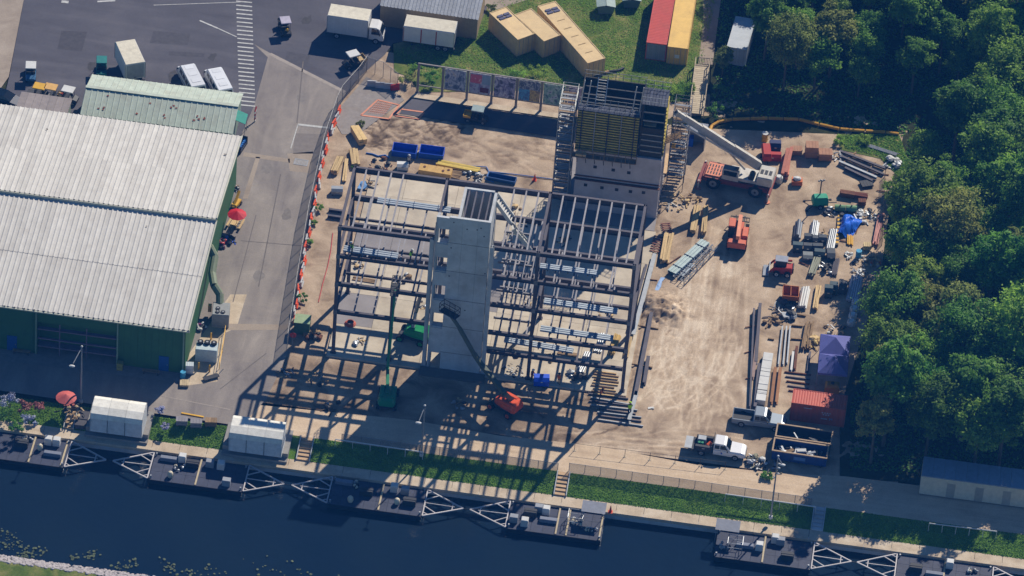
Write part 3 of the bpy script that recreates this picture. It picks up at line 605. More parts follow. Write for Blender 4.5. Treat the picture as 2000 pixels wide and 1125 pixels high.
# ------------------------------------------------------------------ mural fence
def mural(key, cols, sc, seed):
    m = bpy.data.materials.new(key); m.use_nodes = True; N = m.node_tree.nodes; L = m.node_tree.links; b = N['Principled BSDF']; b.inputs['Roughness'].default_value = .8
    tc = N.new('ShaderNodeTexCoord'); mp = N.new('ShaderNodeMapping'); mp.inputs['Location'].default_value = (seed*3.1, 0, seed*1.7); mp.inputs['Scale'].default_value = (sc*1.5, 1, sc)
    L.new(tc.outputs['Object'], mp.inputs[0]); n = N.new('ShaderNodeTexNoise'); n.inputs['Scale'].default_value = 1.1; n.inputs['Detail'].default_value = 3.5; n.inputs['Distortion'].default_value = 1.5; L.new(mp.outputs[0], n.inputs[0])
    cols = [tuple(int(v+(235-v)*.3) for v in c_) for c_ in cols]; cr = N.new('ShaderNodeValToRGB'); cr.color_ramp.interpolation = 'CONSTANT'; e = cr.color_ramp.elements
    e[0].color = (*lin(cols[0]), 1); e[1].position = .42; e[1].color = (*lin(cols[1]), 1)
    for k, c_ in enumerate(cols[2:]): q = e.new(.5+.08*k); q.color = (*lin(c_), 1)
    L.new(n.outputs[0], cr.inputs[0]); L.new(cr.outputs[0], b.inputs['Base Color']); return m
pa, pb = P(815, 181), P(1248, 246); d_ = (pb-pa); ML = d_.length; ma = math.atan2(d_.y, d_.x)
mf = T('mural_fence', 'long steel-framed fence of painted mural panels north of the sand area', 'fence', pa, ma)
NP = 9; pw = ML/NP; MFR = M('fence_steel', (142, 136, 132), .6, .1)
for k in range(NP+1): B().box(-.14, .14, -.1, .1, 0, 4.3).box(-.2, .2, -.25, .25, 0, .12).mk('post', MFR, mf, (k*pw, 0, 0))
B().box(-.1, ML+.1, -.08, .08, 4.3, 4.42).mk('top_rail', MFR, mf)
MUR = [mural('mural_crowd', [(30, 52, 84), (96, 112, 140), (150, 160, 176), (190, 192, 194), (164, 140, 92)], .9, 1), None,
       mural('mural_figures', [(34, 34, 62), (92, 84, 130), (150, 142, 172), (196, 190, 198), (120, 96, 140)], .9, 3), None,
       mural('mural_trees', [(24, 50, 70), (70, 120, 108), (120, 160, 140), (170, 176, 186), (60, 70, 104)], .9, 5),
       mural('mural_violet', [(60, 52, 78), (112, 100, 126), (150, 140, 158), (104, 74, 88)], .9, 6),
       mural('mural_grey', [(70, 74, 100), (112, 116, 138), (160, 164, 176), (90, 92, 112)], .9, 7), mural('mural_blue', [(84, 84, 110), (110, 130, 160), (80, 120, 176), (170, 150, 140)], .9, 8)]
for k in range(1, NP):
    x0, x1 = k*pw+.2, (k+1)*pw-.2; mm = MUR[k-1]
    if k == 2:
        pn = B().box(x0, x1, -.03, .03, 1.25, 4.2).mk('mural_panel', mural('mural_lilac', [(108, 92, 140), (150, 150, 180), (170, 178, 196), (134, 120, 160)], .8, 12), mf)
        B().box(x0+.1, x0+1.45, -.045, -.03, 2.75, 4.0).mk('red_square', mural('mural_red', [(190, 36, 66), (206, 52, 80), (196, 44, 70), (226, 160, 160)], .8, 2), pn)
        B().box(x0+1.5, x1-.1, -.045, -.03, 2.7, 4.05).mk('pale_square', M('mural_pale', (150, 170, 190), .8), pn)
        B().box(x0+1.3, x1-.2, -.045, -.03, 1.5, 2.2).mk('maroon_band', M('mural_maroon', (104, 44, 62), .8), pn)
    elif k == 4:
        pn = B().box(x0, x1, -.03, .03, 1.25, 4.2).mk('mural_panel', mural('mural_navy', [(26, 38, 70), (60, 70, 104), (150, 150, 150), (40, 54, 90)], .9, 4), mf)
        B().box(x0, x0+1.3, -.045, -.03, 1.3, 2.9).mk('blue_square', mural('mural_cyan', [(20, 60, 120), (34, 96, 160), (40, 140, 190), (24, 80, 150)], 1, 9), pn)
        B().box(x0+1.35, x1-.05, -.045, -.03, 1.3, 2.9).mk('gold_square', mural('mural_gold', [(120, 92, 40), (186, 150, 60), (176, 140, 56), (110, 84, 50)], 1, 10), pn)
    else:
        B().box(x0, x1, -.03, .03, 1.25, 4.2).mk('mural_panel', mm, mf)
for k in range(NP): B().box(k*pw+.14, (k+1)*pw-.14, -.05, .05, 1.1, 1.22).mk('bottom_rail', MFR, mf)
poly('fence_kerb', [(812, 181), (1105, 223), (1104, 232), (800, 190)], .09, WALK)
# ------------------------------------------------------------------ second core: concrete below, formwork above
MFY = M('formwork_timber', (196, 176, 78), .75, var=.35, sc=3, rnd=.2); MFD = M('formwork_ply', (62, 58, 48), .8, var=.3)
MGREY = M('scaffold_steel', (150, 152, 150), .5, .3); MALU = M('alu_plank', (160, 162, 166), .5, .2); MDPL = M('dark_plank', (74, 78, 92), .8, rnd=.2)
MCON2 = M('green_concrete', (196, 190, 190), .88, var=.14, sc=.7, bump=.15, dirt=.3, dcol=(120, 112, 106), rnd=.06)
KX0, KX1, KY, KYB, KZ = 4.9, 14.6, 15.5, 22.0, 8.7
c2 = T('second_core', 'shorter concrete core under construction beneath the yellow formwork', 'concrete core', (0, 0, 0))
gx = [KX0, 8.1, 11.4, KX1]
for (za, zb) in ((.1, 4.75), (4.75, KZ)):
    for i in range(3): B().box(gx[i]+.005, gx[i+1]-.005, KY, KY+.3+RND.uniform(0, .006), za+.004, zb-.004).mk('wall_panel', MCON2, c2)
    B().box(KX1-.3, KX1, KY+.31, KYB, za+.004, zb-.004).mk('side_wall', MCON2, c2); B().box(KX0, KX0+.3, KY+.31, KYB, za+.004, zb-.004).mk('side_wall', MCON2, c2)
B().box(KX0, KX1, KYB, KYB+.3, .1, KZ).mk('rear_wall', MCON2, c2)
for x, z in ((6.2, 3.5), (8.1, 3.4), (9.8, 3.4), (11.4, 3.4), (12.9, 3.5), (7.1, 6.3), (9.2, 6.2), (11.0, 6.1)): B().box(x-.2, x+.2, KY-.012, KY+.1, z, z+.42).mk('beam_pocket', MDK, c2)
for k, z in enumerate((4.6, 5.0)): B().box(KX0-.1, KX1+.1, KY-.16-.2*(1-k), KY-.02, z, z+.1).mk('ledge_beam', MRUST, c2)
fwk = T('core_formwork', 'gang of dark yellow wall formwork on top of the second core', 'formwork', (4.6, KY-.45, KZ))
FW, FH = 7.1, 5.9
B().box(0, FW, .35, .47, 0, FH).mk('form_face', MFD, fwk)
for k in range(16): B().box(.06, FW-.06, .2, .34, .2+k*.36, .2+k*.36+.17).mk('timber_waler', MFY, fwk)
for k in range(5): B().box(.5+k*1.5, .6+k*1.5, .06, .2, 0, FH+.1).mk('steel_strongback', MGREY if k % 2 else MDK, fwk)
for x in (0, FW-.12): B().box(x, x+.12, .5, 6.4, 0, FH).mk('side_form', MFD, fwk)
B().box(0, FW, 6.4, 6.55, 0, FH).mk('rear_form', MFD, fwk)
for k in range(12): B().box(FW*k/12+.02, FW*(k+1)/12-.02, .1, 1.25, FH+.1, FH+.16).mk('walkway_plank', MDPL, fwk)
for j in range(3): B().box(.3, FW-.3, 2.2+j*1.5, 2.4+j*1.5, FH-.5, FH-.35).mk('tie_beam', MDK, fwk)
for yy in (.1, 1.25, 6.4):
    gr = B()
    for x in np.linspace(0, FW, 9): gr.cyl((x, yy, FH+.06), (x, yy, FH+1.1), .03, 5)
    for z in (.55, 1.05): gr.cyl((0, yy, FH+z), (FW, yy, FH+z), .03, 5)
    gr.mk('guardrail', MGREY, fwk)
for k in range(9): B().box(-.2+k*.82, .6+k*.82, -.95, .0, -.05, .03).mk('platform_plank', MWOODD, fwk)
lw = B()
for x in np.linspace(-.2, FW+.1, 7): lw.cyl((x, -.9, 0), (x, -.9, 1.15), .035, 5)
for z in (.6, 1.1): lw.cyl((-.2, -.9, z), (FW+.1, -.9, z), .035, 5)
lw.mk('guardrail', MWOODD, fwk)
for k in range(7): B().bar((.4+k*1.02, .0, -1.4), (.4+k*1.02, -.9, -.1), .08).mk('platform_bracket', MDK, fwk)
B().box(.2, 1.4, -.8, -.1, .03, .3).mk('plywood_stack', MWOOD, fwk)
MLAD = M('pale_aluminium', (206, 206, 200), .4, .3)
for x in (.2, .9, FW-1.0, FW-.2): B().bar((x, .8, FH), (x+.25, 1.2, FH+3.6), .09).mk('lifting_pole', MLAD, fwk)
lb = B()
for x in (1.8, 2.9): lb.bar((x, 1.4, FH), (x, 3.4, FH+2.6), .08)
for k in range(9): t = (k+1)/10; lb.bar((1.8, 1.4+2*t, FH+2.6*t), (2.9, 1.4+2*t, FH+2.6*t), .05)
lb.mk('ladder', MLAD, fwk)
tf = T('tower_formwork', 'tall dark formwork box at the right end of the second core', 'formwork', (11.85, KY+.3, KZ))
for x in (0, 2.55): B().box(x, x+.15, 0, 2.8, 0, 7.6).mk('side_form', MFD, tf)
B().box(.15, 2.55, 2.65, 2.8, 0, 7.6).mk('rear_form', MFD, tf); B().box(.15, 2.55, .0, .12, 0, 4.2).mk('front_form', MFD, tf)
for z in (.8, 1.6, 2.4, 3.2, 5.2, 6.4): B().box(.15, 2.55, -.1, .0, z, z+.14).mk('waler', MGREY, tf)
for k in range(14): B().box(2.7, 2.82, .05, 2.75, .3+k*.5, .5+k*.5).mk('timber_waler', MFY, tf)
for k in range(8): B().box(-.1+k*.36, .22+k*.36, -.2, 3.0, 7.6, 7.66).mk('walkway_plank', MDPL, tf)
for yy in (-.2, 3.0):
    gr = B()
    for x in np.linspace(-.1, 2.8, 4): gr.cyl((x, yy, 7.6), (x, yy, 8.75), .035, 5)
    for z in (8.1, 8.7): gr.cyl((-.1, yy, z), (2.8, yy, z), .035, 5)
    gr.mk('guardrail', MGREY, tf)
B().box(.3, 1.7, .3, 1.4, 4.2, 4.3).mk('timber_deck', MWOOD, tf)
def scaffold(name, label, loc, rz, nx_, sx, ny_, sy, lifts, lh, diag=True, stair=False, mat=None):
    t_ = T(name, label, 'scaffold', loc, rz); mat = mat or MGREY; H_ = lifts*lh+1.0
    for i in range(nx_+1):
        for j in range(ny_+1): B().cyl((i*sx, j*sy, 0), (i*sx, j*sy, H_), .04, 6).mk('standard', mat, t_)
    for l in range(1, lifts+1):
        b = B(); z = l*lh
        for dz in (0, .5, 1.0):
            for j in range(ny_+1): b.cyl((0, j*sy, z+dz), (nx_*sx, j*sy, z+dz), .03, 5)
            for i in range(nx_+1): b.cyl((i*sx, 0, z+dz), (i*sx, ny_*sy, z+dz), .03, 5)
        b.mk('ledger', mat, t_)
        n_ = int(ny_*sy/.34)
        for k in range(n_):
            if k % 3 != 2 or not stair: B().box(.03, nx_*sx-.03, k*ny_*sy/n_+.03, (k+1)*ny_*sy/n_-.05, z-.05, z).mk('plank', MWOODD if (k+l) % 2 else MALU, t_)
    if diag:
        b = B()
        for l in range(lifts): b.cyl((0, 0, l*lh), (nx_*sx, 0, (l+1)*lh), .03, 5); b.cyl((0, ny_*sy, (l+1)*lh), (nx_*sx, ny_*sy, l*lh), .03, 5)
        b.mk('brace', mat, t_)
    if stair:
        for l in range(lifts):
            bb = B(); y0, y1 = (.3, ny_*sy-.3)[::(1 if l % 2 else -1)]
            for k in range(9): t = k/9; bb.c(nx_*sx/2, y0+(y1-y0)*t, l*lh+lh*t, nx_*sx-.3, .26, .05)
            bb.mk('stair_run', MALU, t_)
    return t_
scaffold('stair_scaffold', 'tall scaffold stair tower at the left end of the second core', (2.5, 14.4, 0), R(0), 1, 1.75, 2, 2.1, 7, 2.1, stair=True)
scaffold('stair_scaffold', 'scaffold stair tower beside the crane boom tip', (15.1, 21.2, 0), R(0), 1, 1.9, 2, 1.6, 5, 2.1, stair=True, mat=M('dark_scaffold', (96, 96, 102), .6, .2))
t_ = T('access_ramp', 'timber gangway with handrails between the formwork platform and the right scaffold', 'gangway', (0, 0, 0))
p, q = P(1243, 296, 8.75), P(1330, 262, 11.2); n_ = 16; d = q-p; s_ = Vector((-d.y, d.x, 0)).normalized()*.5
for k in range(n_):
    a, c_ = p+d*(k/n_), p+d*((k+.9)/n_); B().add([tuple(v) for v in (a-s_, c_-s_, c_+s_, a+s_)]+[tuple(v-Vector((0, 0, .07))) for v in (a-s_, c_-s_, c_+s_, a+s_)], [(0, 1, 2, 3), (7, 6, 5, 4), (0, 4, 5, 1), (1, 5, 6, 2), (2, 6, 7, 3), (3, 7, 4, 0)]).mk('plank', MWOODD, t_)
for sg in (-1, 1):
    b = B()
    for k in range(7): a = p+d*(k/6)+s_*sg; b.cyl(a-Vector((0, 0, .1)), a+Vector((0, 0, 1.0)), .035, 5)
    for z in (-.1, .5, 1.0): b.cyl(p+s_*sg+Vector((0, 0, z)), q+s_*sg+Vector((0, 0, z)), .035, 5)
    b.mk('handrail', MWOODD, t_)
# ------------------------------------------------------------------ fences
MMESH = M('fence_mesh', (168, 166, 164), .7, alpha=.32, var=.05); MPOST = M('fence_post', (150, 150, 150), .5, .3)
MSCR = M('fence_screen', (120, 120, 122), .8, alpha=.5, var=.1)
def fence(name, label, pts, h, n, mat, rail=True, z=0.0, postm=None):
    t_ = T(name, label, 'fence', (0, 0, 0)); ps = []
    for (a, b_), k in zip(zip(pts[:-1], pts[1:]), n):
        for i in range(k): ps.append(a+(b_-a)*(i/k))
    ps.append(pts[-1])
    for p_ in ps: B().cyl((0, 0, 0), (0, 0, h+.05), .035, 6).mk('post', postm or MPOST, t_, p_)
    for a, b_ in zip(ps[:-1], ps[1:]):
        B().add([a, b_, b_+Vector((0, 0, h)), a+Vector((0, 0, h))], [(0, 1, 2, 3)]).mk('mesh_panel', mat, t_)
    if rail:
        for a, b_ in zip(ps[:-1], ps[1:]): B().cyl(a+Vector((0, 0, h)), b_+Vector((0, 0, h)), .025, 5).mk('top_rail', postm or MPOST, t_)
    return t_
fence('site_fence', 'tall chain-link site fence along the driveway beside the orange barriers', [P(560, 688), P(580, 560), P(602, 430), P(632, 295), P(658, 218), P(668, 198), P(700, 162), P(716, 140)], 2.4, [5, 5, 5, 3, 1, 2, 1], MSCR)
fence('site_fence', 'short return of mesh fence by the red and white barriers', [P(716, 140), P(748, 150), P(776, 172)], 2.2, [2, 2], MMESH)
fence('bank_fence', 'low mesh fence along the top of the grassy canal bank beside the steel frame', [Vector((-14.8, YB+.05, 0)), Vector((-4, YB+.05, 0)), Vector((9.0, YB+.05, 0))], 1.15, [5, 6], MSCR)
fence('bank_fence', 'low mesh fence along the bank between the steps and the tall lamp pole', [Vector((10.2, YB+.35, 0)), Vector((24, YB+.25, 0)), Vector((36.8, YB+.05, 0))], 1.15, [8, 7], MSCR)
t_ = T('rope_fence', 'knee-high rope fence on thin stakes along the shell road', 'fence', (0, 0, 0))
ps = [P(x, 880+(x-1120)*.124) for x in range(1122, 1420, 49)]
for p_ in ps: B().cyl((0, 0, 0), (0, 0, 1.1), .03, 6).mk('stake', MDK, t_, p_); B().c(0, 0, 0, .35, .35, .08).mk('foot', WALK, t_, p_)
for a, b_ in zip(ps[:-1], ps[1:]): B().cyl(a+Vector((0, 0, 1.05)), b_+Vector((0, 0, 1.05)), .018, 4).mk('rope', MDK, t_)
for nm, a, b_, l_ in (('pipe_rail', (655, 858), (826, 883), 'white pipe rail on the bank top in the shadow of the core'), ('pipe_rail', (1417, 965), (1594, 990), 'white pipe rail on the bank top beside the tall lamp pole'), ('pipe_rail', (1815, 1022), (1947, 1038), 'white pipe rail on the bank top in the tree shade')):
    p_, q_ = P(*a, .9), P(*b_, .9); t_ = T(nm, l_, 'railing', (0, 0, 0)); B().cyl(p_, q_, .07, 8).mk('rail', MW, t_)
    for k in range(6): e = p_+(q_-p_)*(k/5); B().cyl((e.x, e.y, -.3), e, .035, 6).mk('post', MW, t_)
# water-filled barriers along the site fence
MBO = M('barrier_orange', (226, 84, 34), .5, var=.1, rnd=.1); MBW = M('barrier_white', (190, 190, 190), .5, var=.08, rnd=.06)
def barrier_mesh(L=1.12, h=.8):
    b = B(); b.xprism([(-.2, 0), (.2, 0), (.19, .15), (.08, .32), (.07, h), (-.07, h), (-.08, .32), (-.19, .15)], -L/2+.02, L/2-.02)
    b.box(-L/2, -L/2+.02, -.06, .06, .15, h-.1).box(L*.1, L*.3, -.12, .12, h-.25, h-.1).box(-L*.3, -L*.1, -.12, .12, h-.25, h-.1); return b.mesh('road_barrier')
bo, bw_ = barrier_mesh(), barrier_mesh(); bo.materials.append(MBO); bw_.materials.append(MBW)
path = [P(664, 214), P(650, 246), P(633, 300), P(607, 432), P(586, 560), P(572, 640)]
cum = [0]
for a, b_ in zip(path[:-1], path[1:]): cum.append(cum[-1]+(b_-a).length)
nB = int(cum[-1]/1.27); ko = kw = 0
for k in range(nB):
    s_ = (k+.5)*1.27; i = max(j for j in range(len(cum)-1) if cum[j] <= s_); f_ = (s_-cum[i])/(cum[i+1]-cum[i]); pp = path[i]+(path[i+1]-path[i])*f_; d = path[i+1]-path[i]
    og = k % 2 == 0
    o_ = ob('road_barrier', bo if og else bw_, None, None, pp+Vector((RND.uniform(-.16, .16), 0, 0)), math.atan2(d.y, d.x)+RND.uniform(-.16, .16))
    if og: ko += 1
    else: kw += 1
    tag(o_, f"{'orange' if og else 'white'} plastic barrier by the site fence, {ORD[(ko if og else kw)-1]} {'orange' if og else 'white'} one from the far end", 'barrier', 'plastic barriers along the site fence')
for k, (x, y_, mt, l_) in enumerate(((726, 168, MBW, 'left white'), (742, 171, MBW, 'middle white'), (758, 173, MBW, 'right white'), (771, 175, M('barrier_red', (196, 40, 44), .5), 'red'))):
    me = bo.copy(); me.materials.clear(); me.materials.append(mt); o_ = ob('road_barrier', me, None, None, P(x, y_), R(8) if k < 3 else R(30)); tag(o_, f'{l_} plastic barrier of the row closing the fence gap', 'barrier', 'barriers closing the fence gap')
poly('paved_patch', [(668, 205), (716, 150), (770, 178), (790, 195), (700, 262), (668, 262), (655, 240)], .05, M('grey_patch', (150, 142, 136), .9, world=True, dirt=.3))
poly('asphalt_strip', [(800, 192), (1098, 234), (1090, 268), (900, 240), (780, 222)], .052, ASPH)
# orange safety mesh lying by the paved patch
t_ = T('safety_mesh', 'orange plastic mesh fence lying around the paved patch', 'safety mesh', (0, 0, 0)); MOM = M('orange_mesh', (220, 146, 114), .7)
for (a, b_, c_, d) in (((738, 195), (780, 205), (760, 232), (705, 225)), ((783, 213), (828, 219), (818, 232), (772, 226))):
    q = [P(*v, .07) for v in (a, b_, c_, d)]
    for e, f_ in zip(q, q[1:]+q[:1]): B().bar(e, f_, .22, .03).mk('edge_band', MOM, t_)
q = [P(*v, .075) for v in ((738, 197), (768, 203), (752, 225), (715, 220))]
for k in range(1, 9): B().bar(q[0]+(q[1]-q[0])*k/9, q[3]+(q[2]-q[3])*k/9, .05, .02).mk('mesh_strand', MOM, t_)
for k in range(1, 6): B().bar(q[0]+(q[3]-q[0])*k/6, q[1]+(q[2]-q[1])*k/6, .05, .02).mk('mesh_strand', MOM, t_)
# ------------------------------------------------------------------ containers
def container(label, ctr, ang, L_, col, h=2.6, w=2.44, doors=True, endcol=None, key=None, ribs=True, name='shipping_container', cat='container'):
    mt = M(key or f'container_{col[0]}_{col[1]}', col, .6, var=.1, sc=1.2, dirt=.25, dcol=(130, 100, 80))
    t_ = T(name, label, cat, ctr, ang); hl_, hw = L_/2, w/2
    n_ = int(L_/.28); b = B()
    for s_ in (-1, 1):
        pr = []
        for k in range(n_+1):
            x = -hl_+.1+(L_-.2)*k/n_; pr.append((x, hw-(.045 if k % 2 else .0)))
        for (xa, ya), (xb, yb) in zip(pr[:-1], pr[1:]):
            xm = xa+(xb-xa)*.7; b.add([(xa, s_*ya, .15), (xm, s_*ya, .15), (xb, s_*yb, .15), (xb, s_*yb, h-.1), (xm, s_*ya, h-.1), (xa, s_*ya, h-.1)], [(0, 1, 4, 5), (1, 2, 3, 4)])
        b.mk('side_wall', mt, t_); b = B()
    b = B(); z = h-.06
    n2 = int(L_/.3) if ribs else 4
    for k in range(n2):
        xa = -hl_+.1+(L_-.2)*k/n2; xb = -hl_+.1+(L_-.2)*(k+1)/n2; q1, q2 = xa+(xb-xa)*.2, xa+(xb-xa)*.6; dz = .035 if ribs else .012
        for (u, zu), (v, zv) in (((xa, z), (q1, z+dz)), ((q1, z+dz), (q2, z+dz)), ((q2, z+dz), (xb, z))): b.add([(u, -hw+.06, zu), (v, -hw+.06, zv), (v, hw-.06, zv), (u, hw-.06, zu)], [(0, 1, 2, 3)])
    b.mk('roof', mt, t_)
    b = B()
    for sx in (-1, 1):
        for sy in (-1, 1): b.box(sx*hl_-(.12 if sx > 0 else 0), sx*hl_+(0 if sx > 0 else .12), sy*hw-(.1 if sy > 0 else 0), sy*hw+(0 if sy > 0 else .1), 0, h)
    for sy in (-1, 1):
        for z0 in (.03, h-.12): b.box(-hl_+.12, hl_-.12, sy*hw-(.08 if sy > 0 else 0)+sy*.002, sy*hw+(0 if sy > 0 else .08)+sy*.002, z0, z0+.12)
    for sx in (-1, 1): b.box(sx*hl_-(.1 if sx > 0 else 0), sx*hl_+(0 if sx > 0 else .1), -hw+.1, hw-.1, h-.13, h-.01); b.box(sx*hl_-(.1 if sx > 0 else 0), sx*hl_+(0 if sx > 0 else .1), -hw+.1, hw-.1, .03, .15)
    b.mk('corner_frame', mt, t_)
    me_ = M(f'cend_{endcol[0]}', endcol, .6, dirt=.2) if endcol else mt
    b = B()
    for k in range(8): y0 = -hw+.1+k*(w-.2)/8; b.box(-hl_+.03+(.03 if k % 2 else 0), -hl_+.07+(.03 if k % 2 else 0), y0, y0+(w-.2)/8, .15, h-.13)
    b.mk('end_wall', me_, t_)
    for s_ in (0, 1):
        dd = B().box(hl_-.06, hl_-.02, -hw+.11 if s_ else .01, -.01 if s_ else hw-.11, .16, h-.14).mk('door', me_, t_)
        for k in (.3, .75): yy = (-1 if s_ else 1)*hw*k; B().cyl((hl_, yy, .18), (hl_, yy, h-.15), .025, 6).mk('locking_bar', MGAL, dd)
    return t_
def corner3(front, left, right, h): pass
an = seg((1012, 77), (957.5, 25), 2.6)[2]
TAN = (222, 192, 140)
tc1 = container('short tan container with two dark roof vents, leftmost of three', P(1000, 45, 2.6)-Vector((0, 0, 2.6)), an+math.pi, 6.06, TAN, key='container_tan', ribs=False)
tc2 = container('short tan container touching the one with dark roof vents', P(1050, 48, 2.6)-Vector((0, 0, 2.6)), seg((1092, 67), (1036, 16), 2.6)[2]+math.pi, 6.06, TAN, key='container_tan', ribs=False)
tc3 = container('long tan container set at a slant on the lawn', P(1116, 62, 2.6)-Vector((0, 0, 2.6)), seg((1147.5, 122.5), (1050, 11), 2.6)[2]+math.pi, 12.19, TAN, key='container_tan', ribs=False)
MVENT = M('roof_vent', (84, 84, 110), .6)
for t_, x0 in ((tc1, -2.0), (tc3, -5.0)):
    for i in range(2):
        for j in range(2): B().box(x0+i*.5, x0+i*.5+.36, -.85+j*.9, -.1+j*.9, 2.58, 2.66).mk('roof_vent', MVENT, t_)
MSM = M('roof_smudge', (166, 138, 96), .8, var=.4)
for k in range(5): B().box(-2.6+k*1.7, -2.5+k*1.7, -.5, .5, 2.57, 2.576).mk('roof_seam', MSM, tc3)
def end_container(label, fl, fr_, far, col, L_=12.19, **k):
    f0, f1, g_ = P(*fl, 2.6), P(*fr_, 2.6), P(*far, 2.6); d = (g_-f0); a = math.atan2(d.y, d.x); m = (f0+f1)/2+Vector((math.cos(a), math.sin(a), 0))*L_/2; m.z = 0
    return container(label, m, a+math.pi, L_, col, **k)
end_container('red shipping container with a grey corrugated end, standing on the lawn', (1262.5, 82.5), (1302.5, 87), (1277, 2), (206, 84, 72), key='container_red', endcol=(136, 146, 152))
yc = end_container('ochre yellow shipping container beside the red one', (1304.5, 90), (1343.7, 96), (1319, 2), (228, 186, 100), key='container_ochre', ribs=False)
B().box(6.085, 6.1, -.3, .25, 1.0, 1.5).mk('door_placard', MW, yc)
# red container at the bottom right, lettered side
p0, p1 = P(1545, 786, 2.6), P(1545+108, 786+15, 2.6); a = math.atan2((p1-p0).y, (p1-p0).x); m = (p0+p1)/2+Vector((-math.sin(a), math.cos(a), 0))*1.22; m.z = 0
rc2 = container('short orange-red container with white lettering behind the blue skips', m, a, 6.06, (190, 88, 68), key='container_orange', endcol=(96, 34, 34))
MLET = M('white_lettering', (206, 206, 210), .6)
def text(s_, size, par, loc, rot, mat, name='lettering', ext=.004):
    cu = bpy.data.curves.new(name, 'FONT'); cu.body = s_; cu.size = size; cu.extrude = ext
    o_ = bpy.data.objects.new(name, cu); COL.objects.link(o_); bpy.context.view_layer.update()
    me = bpy.data.meshes.new_from_object(o_); bpy.data.objects.remove(o_); me.materials.clear(); me.materials.append(mat)
    q_ = bpy.data.objects.new(name, me); COL.objects.link(q_); q_.parent = par; q_.location = loc; q_.rotation_euler = rot; return q_
b = B()
for i, (x, z) in enumerate([(.5+.28*k, 1.75) for k in range(4)]+[(.64+.28*k, 1.5) for k in range(3)]): b.add([(x-.1, -1.235, z), (x, -1.235, z-.1), (x+.1, -1.235, z), (x, -1.235, z+.1)], [(0, 1, 2, 3)])
b.mk('diamond_logo', MLET, rc2)
text('M', .5, rc2, (1.3, -1.236, .75), (math.pi/2, 0, 0), M('pale_blue_letter', (120, 170, 200), .6)); B().box(.4, 1.1, -1.237, -1.228, .85, .95).mk('lettering_bar', MLET, rc2); B().box(-1.6, -.7, -1.237, -1.228, 2.05, 2.13).mk('lettering_bar', MLET, rc2)
# pale trailer under the trees, long shed bottom right
c_, l_, an = seg((1455, 26), (1432, 105), 2.6)
container('pale box trailer half hidden under the trees', P(1448, 64, 2.6)-Vector((0, 0, 2.6)), an, 6.2, (190, 196, 200), key='container_pale', ribs=False)
p0, p1 = P(1800, 928, 2.9), P(2010, 956, 2.9); a = math.atan2((p1-p0).y, (p1-p0).x); l_ = 17.0
ls = T('long_cabin', 'long beige cabin with a blue-grey flat roof in the tree shade', 'cabin', p0-Vector((0, 0, 2.9)), a)
B().box(0, l_, 0, 3.0, .2, 2.8).mk('wall', M('cabin_wall', (220, 210, 186), .7), ls)
for k in range(14): B().box(k*l_/14+.01, (k+1)*l_/14-.01, -.08, 3.1, 2.8, 2.92).mk('roof_panel', M('cabin_roof', (136, 152, 170), .6, rnd=.06), ls)
for x in (2.9, 6.0, 9.0): B().box(x, x+.9, -.03, 0, .2, 2.2).mk('door', M('cabin_door', (172, 166, 152), .7), ls)
B().box(0, l_, .3, .5, 0, .2).box(0, l_, 2.5, 2.7, 0, .2).mk('skid', MDK, ls)
